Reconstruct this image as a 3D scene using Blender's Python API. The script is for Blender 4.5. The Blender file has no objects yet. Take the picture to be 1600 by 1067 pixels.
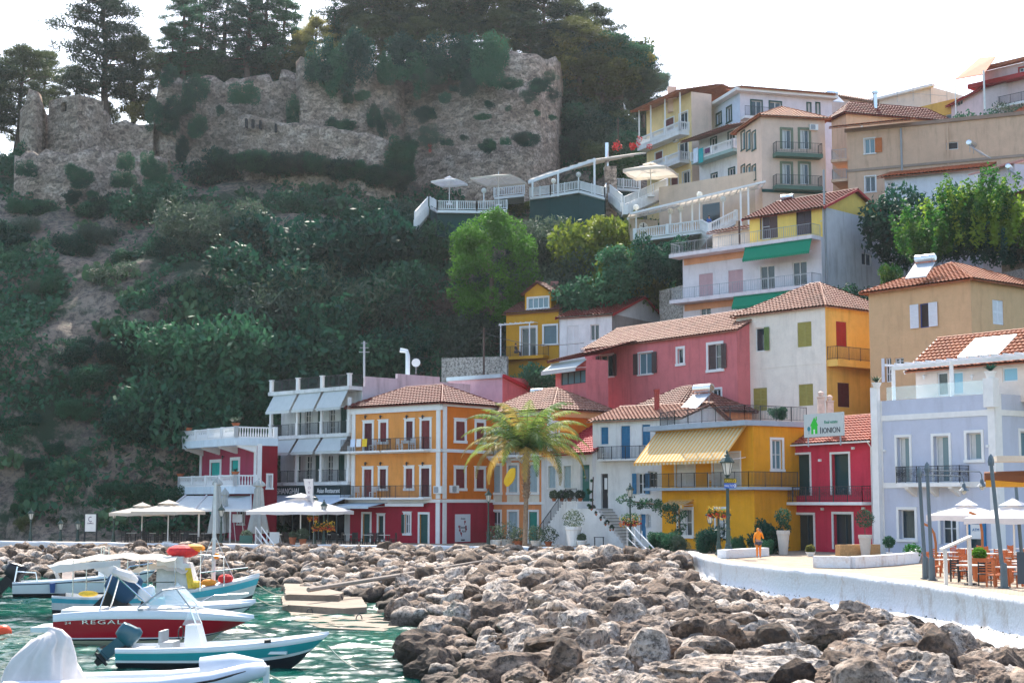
import bpy, math, random
import numpy as np
from mathutils import Vector, Matrix, noise
R = math.radians
S = bpy.context.scene
COL = S.collection
# ------------------------------------------------------------------ camera, sky, sun, exposure
FPX = 2400.0
TILT = R(6.0)
CAMZ = 5.0
cam_d = bpy.data.cameras.new('camera'); cam = bpy.data.objects.new('camera', cam_d); COL.objects.link(cam)
cam.location = (0, 0, CAMZ); cam.rotation_euler = (R(90)+TILT, 0, 0)
cam_d.sensor_width = 36; cam_d.lens = 36*FPX/1600; cam_d.clip_end = 6000; cam_d.clip_start = 0.5
S.camera = cam
SUN_AZ = R(-7)      # left of straight ahead
SUN_EL = R(48)
w = bpy.data.worlds.new('World'); S.world = w; w.use_nodes = True
nt = w.node_tree; bg = nt.nodes['Background']
sky = nt.nodes.new('ShaderNodeTexSky'); sky.sky_type = 'NISHITA'; sky.sun_disc = False
sky.sun_elevation = SUN_EL; sky.sun_rotation = SUN_AZ; sky.altitude = 0
sky.air_density = 1.1; sky.dust_density = 1.8; sky.ozone_density = 0.7
nt.links.new(sky.outputs[0], bg.inputs[0]); bg.inputs[1].default_value = 0.12
sd = bpy.data.lights.new('sun', 'SUN'); sd.energy = 3.1; sd.angle = R(0.53); sd.color = (1.0, 0.93, 0.82)
sun = bpy.data.objects.new('sun', sd); COL.objects.link(sun)
sdir = Vector((math.sin(SUN_AZ)*math.cos(SUN_EL), math.cos(SUN_AZ)*math.cos(SUN_EL), math.sin(SUN_EL)))
sun.rotation_euler = sdir.to_track_quat('Z', 'Y').to_euler(); sun.location = (0, 0, 120)
S.view_settings.view_transform = 'Standard'; S.view_settings.look = 'None'
S.view_settings.exposure = 1.74; S.view_settings.gamma = 1.0
S.cycles.use_denoising = True
S.cycles.max_bounces = 6; S.cycles.diffuse_bounces = 3; S.cycles.glossy_bounces = 2
S.cycles.transmission_bounces = 4; S.cycles.transparent_max_bounces = 8; S.cycles.volume_bounces = 0
S.cycles.caustics_reflective = False; S.cycles.caustics_refractive = False
S.cycles.sample_clamp_indirect = 4
rnd = random.Random(7)
# ------------------------------------------------------------------ pixel helpers (layout measured on the photo)
def ray(px, py):
 u = (px-800)/FPX; v = (533.5-py)/FPX
 return Vector((u, math.cos(TILT)-v*math.sin(TILT), math.sin(TILT)+v*math.cos(TILT)))
def P(px, py, D):
 d = ray(px, py); return Vector((0, 0, CAMZ)) + d*(D/d.y)
def G(px, py, z=1.8):
 d = ray(px, py); return Vector((0, 0, CAMZ)) + d*((z-CAMZ)/d.z)
def el(py):
 d = ray(800, py); return d.z/d.y
def V(*a): return Vector(a)
# ------------------------------------------------------------------ object helpers
ORG = {}
def tag(o, label=None, cat=None, group=None, kind=None):
 if label: o['label'] = label
 if cat: o['category'] = cat
 if group: o['group'] = group
 if kind: o['kind'] = kind
 return o
def thing(name, label, cat, loc=(0, 0, 0), group=None):
 o = bpy.data.objects.new(name, None); COL.objects.link(o); o.location = loc
 o.empty_display_size = .3
 ORG[o] = Vector(loc)
 return tag(o, label, cat, group)
def copy_tree(o, parent=None):
 c = o.copy(); COL.objects.link(c)
 if parent is not None: c.parent = parent
 for ch in o.children: copy_tree(ch, c)
 return c
def place(proto, used, loc, rz=0, label=None, sc=1, group=None):
 o = copy_tree(proto) if used else proto
 o.location = loc; o.rotation_euler = (0, 0, rz)
 o.scale = (sc, sc, sc) if not isinstance(sc, tuple) else sc
 if label: o['label'] = label
 if group: o['group'] = group
 return o
class MB:
 def __init__(s): s.v = []; s.f = []; s.m = []; s.mi = 0; s.smooth = False; s.sm = []
 def face(s, pts):
  n = len(s.v); s.v.extend([tuple(p) for p in pts]); s.f.append(tuple(range(n, n+len(pts)))); s.m.append(s.mi); s.sm.append(s.smooth)
 def raw(s, vs, fs):
  n = len(s.v); s.v.extend([tuple(p) for p in vs])
  for f in fs: s.f.append(tuple(i+n for i in f)); s.m.append(s.mi); s.sm.append(s.smooth)
 def hexa(s, p):  # 8 points: bottom 0-3 ccw, top 4-7
  s.raw(p, [(0, 3, 2, 1), (4, 5, 6, 7), (0, 1, 5, 4), (1, 2, 6, 5), (2, 3, 7, 6), (3, 0, 4, 7)])
 def box(s, c, size, rz=0, M=None):
  hx, hy, hz = size[0]/2, size[1]/2, size[2]/2
  ca, sa = math.cos(rz), math.sin(rz)
  pts = []
  for z in (-hz, hz):
   for x, y in ((-hx, -hy), (hx, -hy), (hx, hy), (-hx, hy)):
    if M is not None:
     q = M @ Vector((x, y, z)); pts.append((c[0]+q.x, c[1]+q.y, c[2]+q.z))
    else: pts.append((c[0]+x*ca-y*sa, c[1]+x*sa+y*ca, c[2]+z))
  s.hexa(pts)
 def wbox(s, W, s0, s1, z0, z1, o0, o1):
  q = [W.pt(s0, 0, o1), W.pt(s1, 0, o1), W.pt(s1, 0, o0), W.pt(s0, 0, o0)]
  s.hexa([(p.x, p.y, z0) for p in q]+[(p.x, p.y, z1) for p in q])
 def bar(s, a, b, wd, ht=None):
  a = Vector(a); b = Vector(b); d = (b-a)
  if d.length < 1e-5: return
  ht = ht or wd
  d.normalize(); up = Vector((0, 0, 1)) if abs(d.z) < .95 else Vector((0, 1, 0))
  x = d.cross(up).normalized()*wd/2; y = x.cross(d).normalized()*ht/2
  s.hexa([a-x-y, a+x-y, b+x-y, b-x-y, a-x+y, a+x+y, b+x+y, b-x+y])
 def tube(s, pts, r, n=6, cap=True):
  pts = [Vector(p) for p in pts]; rs = r if isinstance(r, (list, tuple)) else [r]*len(pts)
  rings = []; prev = None
  for i, p in enumerate(pts):
   d = (pts[min(i+1, len(pts)-1)]-pts[max(i-1, 0)])
   if d.length < 1e-6: d = Vector((0, 0, 1))
   d.normalize()
   if prev is None: ref = Vector((1, 0, 0)) if abs(d.x) < .8 else Vector((0, 1, 0)); x = d.cross(ref).normalized()
   else:
    x = prev-d*prev.dot(d)
    x = x.normalized() if x.length > 1e-4 else d.orthogonal().normalized()
   prev = x; y = d.cross(x)
   rings.append([p+(x*math.cos(2*math.pi*k/n)+y*math.sin(2*math.pi*k/n))*rs[i] for k in range(n)])
  vs = [q for rg in rings for q in rg]; fs = []
  for i in range(len(pts)-1):
   for k in range(n):
    a = i*n+k; b = i*n+(k+1) % n; fs.append((a, b, b+n, a+n))
  if cap: fs.append(tuple(range(n))[::-1]); fs.append(tuple((len(pts)-1)*n+k for k in range(n)))
  s.raw(vs, fs)
 def lathe(s, c, prof, n=10, cap=True):
  vs = []; fs = []
  for r, z in prof:
   for k in range(n):
    a = 2*math.pi*k/n; vs.append((c[0]+r*math.cos(a), c[1]+r*math.sin(a), c[2]+z))
  for i in range(len(prof)-1):
   for k in range(n):
    a = i*n+k; b = i*n+(k+1) % n; fs.append((a, b, b+n, a+n))
  if cap: fs.append(tuple(range(n))[::-1]); fs.append(tuple((len(prof)-1)*n+k for k in range(n)))
  s.raw(vs, fs)
 def ball(s, c, r, n=10, m=6):
  rr = r if isinstance(r, tuple) else (r, r, r)
  prof = [(math.sin(math.pi*i/m), -math.cos(math.pi*i/m)) for i in range(m+1)]
  vs = []; fs = []
  for q, z in prof:
   for k in range(n):
    a = 2*math.pi*k/n; vs.append((c[0]+rr[0]*q*math.cos(a), c[1]+rr[1]*q*math.sin(a), c[2]+rr[2]*z))
  for i in range(m):
   for k in range(n):
    a = i*n+k; b = i*n+(k+1) % n; fs.append((a, b, b+n, a+n))
  s.raw(vs, fs)
 def build(s, name, mat, parent=None, label=None):
  me = bpy.data.meshes.new(name)
  if parent is not None: o0 = ORG[parent]
  else:
   a = np.array(s.v, dtype=float)
   lo = a.min(0); hi = a.max(0); o0 = Vector(((lo[0]+hi[0])/2, (lo[1]+hi[1])/2, lo[2]))
  vs = np.array(s.v, dtype=float) - np.array(o0)
  me.from_pydata(vs.tolist(), [], s.f)
  mats = mat if isinstance(mat, (list, tuple)) else [mat]
  for m in mats: me.materials.append(m)
  if len(mats) > 1: me.polygons.foreach_set('material_index', s.m)
  if any(s.sm): me.polygons.foreach_set('use_smooth', s.sm)
  me.update()
  o = bpy.data.objects.new(name, me); COL.objects.link(o)
  ORG[o] = Vector(o0)
  if parent is not None: o.parent = parent
  else: o.location = o0
  if label: o['label'] = label
  return o
# ------------------------------------------------------------------ materials
def nmat(name):
 m = bpy.data.materials.new(name); m.use_nodes = True
 n = m.node_tree.nodes; b = n['Principled BSDF']; return m, n, m.node_tree.links, b
def M(name, col, rough=.8, var=.12, scale=1.2, bump=0.0, bscale=30, metal=0.0, spec=.3, dirt=None, dcol=None, streak=False):
 m, n, l, b = nmat(name)
 b.inputs['Roughness'].default_value = rough; b.inputs['Metallic'].default_value = metal
 b.inputs['Specular IOR Level'].default_value = spec
 c = (*col, 1)
 if var <= 0 and not dirt: b.inputs['Base Color'].default_value = c
 geo = n.new('ShaderNodeNewGeometry')
 pos = geo.outputs['Position']
 last = None
 if var > 0:
  nz = n.new('ShaderNodeTexNoise'); nz.inputs['Scale'].default_value = scale; nz.inputs['Detail'].default_value = 6; nz.inputs['Roughness'].default_value = .65
  l.new(pos, nz.inputs['Vector'])
  mr = n.new('ShaderNodeMapRange'); mr.inputs['From Min'].default_value = .3; mr.inputs['From Max'].default_value = .7
  mr.inputs['To Min'].default_value = 1-var; mr.inputs['To Max'].default_value = 1+var
  l.new(nz.outputs[0], mr.inputs['Value'])
  mx = n.new('ShaderNodeVectorMath'); mx.operation = 'SCALE'; mx.inputs[0].default_value = col
  l.new(mr.outputs[0], mx.inputs['Scale']); last = mx.outputs[0]
 if dirt:
  mp = n.new('ShaderNodeMapping'); mp.inputs['Scale'].default_value = (1.6, 1.6, .25) if streak else (.8, .8, .8)
  l.new(pos, mp.inputs['Vector'])
  nz2 = n.new('ShaderNodeTexNoise'); nz2.inputs['Scale'].default_value = 1.0; nz2.inputs['Detail'].default_value = 8; nz2.inputs['Roughness'].default_value = .7
  l.new(mp.outputs[0], nz2.inputs['Vector'])
  r2 = n.new('ShaderNodeMapRange'); r2.inputs['From Min'].default_value = .5; r2.inputs['From Max'].default_value = .75; r2.inputs['To Max'].default_value = dirt
  l.new(nz2.outputs[0], r2.inputs['Value'])
  mix = n.new('ShaderNodeMix'); mix.data_type = 'RGBA'
  l.new(r2.outputs[0], mix.inputs['Factor'])
  if last: l.new(last, mix.inputs['A'])
  else: mix.inputs['A'].default_value = c
  mix.inputs['B'].default_value = (*(dcol or (col[0]*.45, col[1]*.42, col[2]*.4)), 1)
  last = mix.outputs['Result']
 if last: l.new(last, b.inputs['Base Color'])
 if bump:
  nb = n.new('ShaderNodeTexNoise'); nb.inputs['Scale'].default_value = bscale; nb.inputs['Detail'].default_value = 5
  l.new(pos, nb.inputs['Vector'])
  bp = n.new('ShaderNodeBump'); bp.inputs['Strength'].default_value = bump; bp.inputs['Distance'].default_value = .05
  l.new(nb.outputs[0], bp.inputs['Height']); l.new(bp.outputs[0], b.inputs['Normal'])
 return m
def stucco(name, col, dirt=.35, var=.08):
 dirt = min(.75, dirt*1.5); return M(name, col, rough=.9, var=var, scale=1.1, bump=.35, bscale=7, dirt=dirt, streak=True, spec=.15)
def tiles(name, col, col2, moss=.3):
 m, n, l, b = nmat(name); b.inputs['Roughness'].default_value = .65; b.inputs['Specular IOR Level'].default_value = .2
 geo = n.new('ShaderNodeNewGeometry')
 nz = n.new('ShaderNodeTexNoise'); nz.inputs['Scale'].default_value = 3.2; nz.inputs['Detail'].default_value = 3; nz.inputs['Roughness'].default_value = .8
 l.new(geo.outputs['Position'], nz.inputs['Vector'])
 cr = n.new('ShaderNodeValToRGB'); cr.color_ramp.elements[0].position = .32; cr.color_ramp.elements[1].position = .68
 cr.color_ramp.elements[0].color = (*col, 1); cr.color_ramp.elements[1].color = (*col2, 1)
 l.new(nz.outputs[0], cr.inputs[0])
 n2 = n.new('ShaderNodeTexNoise'); n2.inputs['Scale'].default_value = .7; n2.inputs['Detail'].default_value = 7
 l.new(geo.outputs['Position'], n2.inputs['Vector'])
 r2 = n.new('ShaderNodeMapRange'); r2.inputs['From Min'].default_value = .52; r2.inputs['From Max'].default_value = .7; r2.inputs['To Max'].default_value = moss
 l.new(n2.outputs[0], r2.inputs['Value'])
 mix = n.new('ShaderNodeMix'); mix.data_type = 'RGBA'; l.new(r2.outputs[0], mix.inputs['Factor']); l.new(cr.outputs[0], mix.inputs['A'])
 mix.inputs['B'].default_value = (.10, .065, .05, 1)
 l.new(mix.outputs['Result'], b.inputs['Base Color'])
 return m
def leafmat(name, col, col2, transl=.35, rough=.6, scale=.6):
 m, n, l, b = nmat(name)
 out = n['Material Output']
 geo = n.new('ShaderNodeNewGeometry'); oi = n.new('ShaderNodeObjectInfo')
 nz = n.new('ShaderNodeTexNoise'); nz.inputs['Scale'].default_value = scale; nz.inputs['Detail'].default_value = 4; nz.inputs['Roughness'].default_value = .7
 l.new(geo.outputs['Position'], nz.inputs['Vector'])
 ad = n.new('ShaderNodeMath'); ad.operation = 'MULTIPLY_ADD'; ad.inputs[1].default_value = .6; ad.inputs[2].default_value = -.28
 l.new(oi.outputs['Random'], ad.inputs[0])
 sm = n.new('ShaderNodeMath'); sm.operation = 'ADD'; l.new(nz.outputs[0], sm.inputs[0]); l.new(ad.outputs[0], sm.inputs[1])
 cr = n.new('ShaderNodeValToRGB'); cr.color_ramp.elements[0].position = .3; cr.color_ramp.elements[1].position = .7
 cr.color_ramp.elements[0].color = (*col, 1); cr.color_ramp.elements[1].color = (*col2, 1)
 l.new(sm.outputs[0], cr.inputs[0]); l.new(cr.outputs[0], b.inputs['Base Color'])
 b.inputs['Roughness'].default_value = rough; b.inputs['Specular IOR Level'].default_value = .25
 tr = n.new('ShaderNodeBsdfTranslucent'); l.new(cr.outputs[0], tr.inputs[0])
 mx = n.new('ShaderNodeMixShader'); mx.inputs[0].default_value = transl
 l.new(b.outputs[0], mx.inputs[1]); l.new(tr.outputs[0], mx.inputs[2]); l.new(mx.outputs[0], out.inputs[0])
 return m
def glassmat(name, col=(.02, .04, .05), rough=.06, spec=.6):
 m, n, l, b = nmat(name); b.inputs['Base Color'].default_value = (*col, 1); b.inputs['Roughness'].default_value = rough
 b.inputs['Specular IOR Level'].default_value = spec
 nz = n.new('ShaderNodeTexNoise'); nz.inputs['Scale'].default_value = .8
 bp = n.new('ShaderNodeBump'); bp.inputs['Strength'].default_value = .06; l.new(nz.outputs[0], bp.inputs['Height']); l.new(bp.outputs[0], b.inputs['Normal'])
 return m
def clearglass(name, col=(.75, .95, .95), alpha=.25):
 m, n, l, b = nmat(name); b.inputs['Base Color'].default_value = (*col, 1); b.inputs['Roughness'].default_value = .05; b.inputs['Alpha'].default_value = alpha
 return m
WHITE = M('white_paint', (.74, .74, .74), .6, .05, 1.5)
WHITEWALL = stucco('white_stucco', (.72, .71, .70), .3)
TRIM = M('white_trim', (.76, .75, .73), .7, .06, 2)
IRON = M('black_iron', (.03, .035, .04), .5, .1, 3, spec=.4)
IRONGREEN = M('green_iron', (.03, .06, .05), .45, .1, 3, spec=.4)
GREYMET = M('grey_metal', (.30, .32, .34), .45, .1, 2, spec=.5)
STEEL = M('steel', (.6, .62, .64), .25, .03, 2, metal=1.0)
GLASS = glassmat('window_glass')
GLASSB = glassmat('pale_glass', (.12, .22, .26), .1)
WOODD = M('dark_wood', (.07, .04, .03), .7, .2, 5)
TERRA = M('terracotta', (.42, .13, .06), .8, .15, 4)
T_RED = tiles('red_tiles', (.10, .014, .012), (.22, .045, .03), .35)
T_PINK = tiles('faded_tiles', (.20, .075, .05), (.45, .25, .18), .35)
T_ORANGE = tiles('orange_tiles', (.24, .06, .03), (.45, .17, .08), .25)
T_BROWN = tiles('brown_tiles', (.12, .045, .035), (.27, .11, .08), .4)
# ------------------------------------------------------------------ facades
class Wall:
 def __init__(s, A, B):
  s.A = Vector((A[0], A[1])); s.B = Vector((B[0], B[1])); d = s.B-s.A; s.L = d.length; s.t = d/s.L
  s.n = Vector((s.t.y, -s.t.x))
 def pt(s, a, z=0, o=0):
  q = s.A+s.t*a+s.n*o; return Vector((q.x, q.y, z))
 def off(s, o): return Wall(s.A+s.n*o, s.B+s.n*o)
 def sz(s, px, py):
  d = ray(px, py); k = (s.A.x*s.n.x+s.A.y*s.n.y)/(d.x*s.n.x+d.y*s.n.y)
  q = Vector((0, 0, CAMZ))+d*k
  return (Vector((q.x, q.y))-s.A).dot(s.t), q.z
 def rect(s, x0, y0, x1, y1):
  yc = (y0+y1)/2; xc = (x0+x1)/2
  a = s.sz(x0, yc)[0]; b = s.sz(x1, yc)[0]
  return (min(a, b), max(a, b), s.sz(xc, y1)[1], s.sz(xc, y0)[1])
def wgrid(mb, W, s0, s1, z0, z1, holes, depth=.2):
 hs = []
 for h in holes:
  a, b, c, d = max(h[0], s0), min(h[1], s1), max(h[2], z0), min(h[3], z1)
  if b-a > .02 and d-c > .02: hs.append((a, b, c, d))
 ss = sorted({s0, s1, *[h[0] for h in hs], *[h[1] for h in hs]}); zs = sorted({z0, z1, *[h[2] for h in hs], *[h[3] for h in hs]})
 for i in range(len(ss)-1):
  for j in range(len(zs)-1):
   cs = (ss[i]+ss[i+1])/2; cz = (zs[j]+zs[j+1])/2
   if any(h[0] < cs < h[1] and h[2] < cz < h[3] for h in hs): continue
   mb.face([W.pt(ss[i], zs[j]), W.pt(ss[i+1], zs[j]), W.pt(ss[i+1], zs[j+1]), W.pt(ss[i], zs[j+1])])
 for a, b, c, d in hs:
  k = -depth
  mb.face([W.pt(a, c), W.pt(a, d), W.pt(a, d, k), W.pt(a, c, k)]); mb.face([W.pt(b, c), W.pt(b, c, k), W.pt(b, d, k), W.pt(b, d)])
  mb.face([W.pt(a, c), W.pt(a, c, k), W.pt(b, c, k), W.pt(b, c)]); mb.face([W.pt(a, d), W.pt(b, d), W.pt(b, d, k), W.pt(a, d, k)])
def rail(mb, pts, h=1.0, style='bar', bw=.022, step=.13, post=1.4, W=None):
 pts = [Vector(p) for p in pts]; Z = Vector((0, 0, 1))
 for a, b in zip(pts[:-1], pts[1:]):
  L = (b-a).length
  if L < .05: continue
  d = (b-a)
  if style in ('bar', 'scroll'):
   mb.bar(a+Z*h, b+Z*h, .045, .04); mb.bar(a+Z*.1, b+Z*.1, .03, .03)
   n = max(1, int(L/step))
   for i in range(n+1):
    q = a+d*(i/n); mb.bar(q+Z*.1, q+Z*h, bw)
   n = max(1, round(L/post))
   for i in range(n+1):
    q = a+d*(i/n); mb.bar(q-Z*.02, q+Z*(h+.03), .05)
   if style == 'scroll':
    mb.bar(a+Z*(h-.18), b+Z*(h-.18), .02, .02)
    n = max(1, int(L/.42)); u = d.normalized()
    for i in range(n):
     c = a+d*((i+.5)/n)+Z*(h*.55)
     for rr in (.17, .09):
      mb.tube([c+(u*math.cos(t)+Z*math.sin(t)*1.25)*rr for t in [k*math.pi/5 for k in range(11)]], .012, 3, False)
  elif style == 'lines':
   n = max(1, round(L/post))
   for k in (h, h*.66, h*.33): mb.bar(a+Z*k, b+Z*k, .03, .03)
   for i in range(n+1):
    q = a+d*(i/n); mb.bar(q, q+Z*h, .04)
  elif style == 'balus':
   mb.bar(a+Z*(h-.05), b+Z*(h-.05), .2, .11); mb.bar(a+Z*.06, b+Z*.06, .2, .12)
   n = max(1, int(L/.24))
   for i in range(n):
    q = a+d*((i+.5)/n)
    mb.lathe(q, [(.055, .12), (.075, .22), (.07, .34), (.035, h*.62), (.045, h*.72), (.06, h-.1)], 6, False)
   n = max(1, round(L/3.2))
   for i in range(n+1):
    q = a+d*(i/n); mb.box((q.x, q.y, q.z+(h+.04)/2), (.3, .3, h+.04), math.atan2(d.y, d.x))
  elif style == 'slat':   # white timber uprights
   mb.bar(a+Z*h, b+Z*h, .09, .06); mb.bar(a+Z*.14, b+Z*.14, .05, .07)
   n = max(1, int(L/.2))
   for i in range(n+1):
    q = a+d*(i/n); mb.bar(q+Z*.1, q+Z*h, .075, .04)
   n = max(1, round(L/2.4))
   for i in range(n+1):
    q = a+d*(i/n); mb.bar(q-Z*.05, q+Z*(h+.1), .13)
GL = dict(bar=IRON, scroll=IRON, lines=IRON)
def tileslope(mb, e0, e1, r1, r0, per=.34, row=.44, amp=.085):
 e0, e1, r1, r0 = map(Vector, (e0, e1, r1, r0))
 u = (e1-e0); U = u.length; u.normalize()
 nrm = u.cross(((r0+r1)/2-(e0+e1)/2)).normalized(); v = nrm.cross(u).normalized()
 if nrm.z < 0: nrm = -nrm
 Vv = (r0-e0).dot(v); u0 = (r0-e0).dot(u); u1 = (r1-e0).dot(u)
 sub = 4; nu = max(2, int(U/per)*sub); prof = [0, .75, 1, .75]
 nr = max(1, int(round(Vv/row))); vs = []; rows = []
 for k in range(nr):
  rows.append((Vv*k/nr, .085)); rows.append((Vv*(k+1)/nr-.001, .0))
 for vi, st in rows:
  for i in range(nu+1):
   uu = U*i/nu
   top = Vv
   if u0 > .01 and uu < u0: top = Vv*uu/u0
   if u1 < U-.01 and uu > u1: top = min(top, Vv*(U-uu)/(U-u1))
   vv = min(vi, top)
   vs.append(e0+u*uu+v*vv+nrm*(prof[i % sub]*amp+st))
 fs = []
 for j in range(len(rows)-1):
  for i in range(nu):
   a = j*(nu+1)+i; fs.append((a, a+1, a+nu+2, a+nu+1))
 mb.raw(vs, fs)
 # soffit under the tiles
 o = nrm*-.09
 mb.face([e0+o, r0+o, r1+o, e1+o]); mb.face([e0+o, e1+o, e1, e0])
def ridge(mb, a, b, r=.11):
 a = Vector(a); b = Vector(b); L = (b-a).length; n = max(2, int(L/.4))
 for i in range(n):
  p = a+(b-a)*(i/n); q = a+(b-a)*((i+1.08)/n)
  mb.tube([p, q], [r, r*.82], 7, True)
class House:
 """Front wall A-B and right-hand side wall B-C; openings and balconies measured on the photo."""
 def __init__(s, name, label, cat, A, B, wd, z0, z1, mat, sidemat=None, depth=.2, group=None):
  A = Vector((A[0], A[1])); B = Vector((B[0], B[1]))
  s.F = Wall(A, B); p = -s.F.n
  C = B+p*wd; D = A+p*wd
  s.S = Wall(B, C); s.K = Wall(C, D); s.Lw = Wall(D, A)
  if z0 > 3 and name not in ('top_floor', 'dormer_house', 'penthouse', 'roof_house'): z0 = min([z0]+[H(q.x, q.y)-.8 for q in (A, B, C, D)])
  s.A, s.B, s.C, s.D = A, B, C, D; s.z0, s.z1 = z0, z1; s.wd = wd
  s.mat = mat; s.sidemat = sidemat; s.depth = depth
  s.holes = {'F': [], 'S': [], 'L': [], 'K': []}
  c = (A+B+C+D)/4
  s.root = thing(name, label, cat, (c.x, c.y, z0), group)
 def face(s, f): return {'F': s.F, 'S': s.S, 'L': s.Lw, 'K': s.K}[f]
 def part(s, mb, name, mat, label=None, parent=None): return mb.build(name, mat, parent or s.root, label)
 def finish(s, top=True):
  mb = MB(); ms = [s.mat]
  if s.sidemat: ms.append(s.sidemat)
  for f in 'FSKL':
   W = s.face(f); mb.mi = 1 if (f == 'S' and s.sidemat) else 0
   wgrid(mb, W, 0, W.L, s.z0, s.z1, s.holes[f], s.depth)
  mb.mi = 0
  if top: mb.face([(q.x, q.y, s.z1-.02) for q in (s.A, s.B, s.C, s.D)])
  s.wall = mb.build('wall', ms if len(ms) > 1 else ms[0], s.root)
  return s
 def win(s, f, x0, y0, x1, y1, **k):
  W = s.face(f); return s.winr(f, W.rect(x0, y0, x1, y1), **k)
 def winr(s, f, r, sur=None, sw=.14, proud=.06, sash=None, pane=None, shut=None, shmat=None, mull=1, bars=1, sill=True, name='window', shw=None, lab=None, curtain=False, key=False):
  W = s.face(f); a, b, c, d = r; s.holes[f].append(r); dp = -s.depth
  sash = sash or WHITE; pane = pane or GLASS
  top = None
  if sur:
   mb = MB()
   mb.wbox(W, a-sw, a, c, d, -.02, proud); mb.wbox(W, b, b+sw, c, d, -.02, proud)
   mb.wbox(W, a-sw, b+sw, d, d+sw, -.02, proud)
   if key: mb.wbox(W, a-sw-.06, b+sw+.06, d+sw, d+sw+.07, -.02, proud+.05)
   if name == 'window': mb.wbox(W, a-sw-(.05 if sill else 0), b+sw+(.05 if sill else 0), c-sw, c, -.02, proud+(.04 if sill else 0))
   top = mb.build(name, sur, s.root, lab)
  closed = shut == 'closed'
  mb = MB(); fr = .07
  mb.wbox(W, a, a+fr, c, d, dp+.01, dp+.08); mb.wbox(W, b-fr, b, c, d, dp+.01, dp+.08)
  mb.wbox(W, a+fr, b-fr, d-fr, d, dp+.01, dp+.08); mb.wbox(W, a+fr, b-fr, c, c+fr, dp+.01, dp+.08)
  for i in range(mull):
   m = a+(b-a)*(i+1)/(mull+1); mb.wbox(W, m-.04, m+.04, c+fr, d-fr, dp+.015, dp+.075)
  if bars:
   for i in range(bars):
    zz = c+(d-c)*(i+1)/(bars+1)
    for j in range(mull+1):
     u0 = a+(b-a)*j/(mull+1)+(.04 if j else fr); u1 = a+(b-a)*(j+1)/(mull+1)-(.04 if j < mull else fr)
     mb.wbox(W, u0, u1, zz-.02, zz+.02, dp+.02, dp+.07)
  if top is None:
   top = mb.build(name, sash, s.root, lab)
  elif not closed: mb.build('sash', sash, top)
  mb = MB(); mb.wbox(W, a+.01, b-.01, c+.01, d-.01, dp-.03, dp+.012); mb.build('pane', pane, top)
  if curtain:
   mb = MB(); m = (a+b)/2
   mb.wbox(W, a+fr+.02, a+(b-a)*.38, c+fr, d-fr, dp+.013, dp+.02); mb.build('curtain', CURT, top)
  if shut:
   hw = (b-a)/2 if not shw else shw
   def leaf(u0, u1, o):
    mb = MB(); t = .045
    mb.wbox(W, u0, u0+.06, c+.02, d-.02, o, o+t); mb.wbox(W, u1-.06, u1, c+.02, d-.02, o, o+t)
    zs = [c+.02, c+.02+(d-c)*.47, d-.10]
    for q in zs: mb.wbox(W, u0+.06, u1-.06, q, q+.08, o, o+t)
    n = int((d-c-.1)/.11)
    for i in range(n):
     q = c+.08+i*.11
     A0 = W.pt(u0+.06, q, o+.002); A1 = W.pt(u1-.06, q, o+.002); B0 = W.pt(u0+.06, q+.10, o+t-.006); B1 = W.pt(u1-.06, q+.10, o+t-.006)
     C0 = W.pt(u0+.06, q+.12, o+t-.02); C1 = W.pt(u1-.06, q+.12, o+t-.02)
     mb.face([A0, A1, B1, B0]); mb.face([B0, B1, C1, C0])
    mb.wbox(W, u0+.06, u1-.06, c+.03, d-.03, o-.006, o+.001)
    mb.build('shutter', shmat, top)
   if shut in ('closed', 'halfL', 'halfR'):
    m = (a+b)/2
    if shut != 'halfR': leaf(a+.015, m-.004, dp+.09)
    if shut != 'halfL': leaf(m+.004, b-.015, dp+.09)
   if shut in ('open', 'openL', 'halfR'): leaf(a-hw-.02, a-.03, proud+.02)
   if shut in ('open', 'openR', 'halfL'): leaf(b+.03, b+hw+.02, proud+.02)
  return top
 def door(s, f, x0, y0, x1, y1, **k):
  W = s.face(f); r = W.rect(x0, y0, x1, y1); return s.doorr(f, r, **k)
 def doorr(s, f, r, sur=None, sw=.14, dmat=None, panel=True, lab=None, glass=None):
  W = s.face(f); a, b, c, d = r; s.holes[f].append(r); dp = -s.depth
  mb = MB(); mb.wbox(W, a, b, c, d, dp-.03, dp+.03)
  if panel:
   w = b-a
   for q0, q1 in ((.08, .42), (.5, .93)):
    mb.wbox(W, a+w*.16, b-w*.16, c+(d-c)*q0, c+(d-c)*q1, dp+.03, dp+.05)
  o = mb.build('door', dmat, s.root, lab)
  mb = MB(); mb.wbox(W, b-.14, b-.09, c+.95, c+1.15, dp+.03, dp+.1); mb.build('handle', STEEL, o)
  if glass:
   mb = MB(); w = b-a; mb.wbox(W, a+w*.3, b-w*.3, c+(d-c)*.55, c+(d-c)*.88, dp+.05, dp+.06); mb.build('pane', glass, o)
  if sur:
   mb = MB(); mb.wbox(W, a-sw, a, c, d, -.02, .06); mb.wbox(W, b, b+sw, c, d, -.02, .06); mb.wbox(W, a-sw, b+sw, d, d+sw, -.02, .06)
   mb.build('door_frame', sur, o)
  return o
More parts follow.
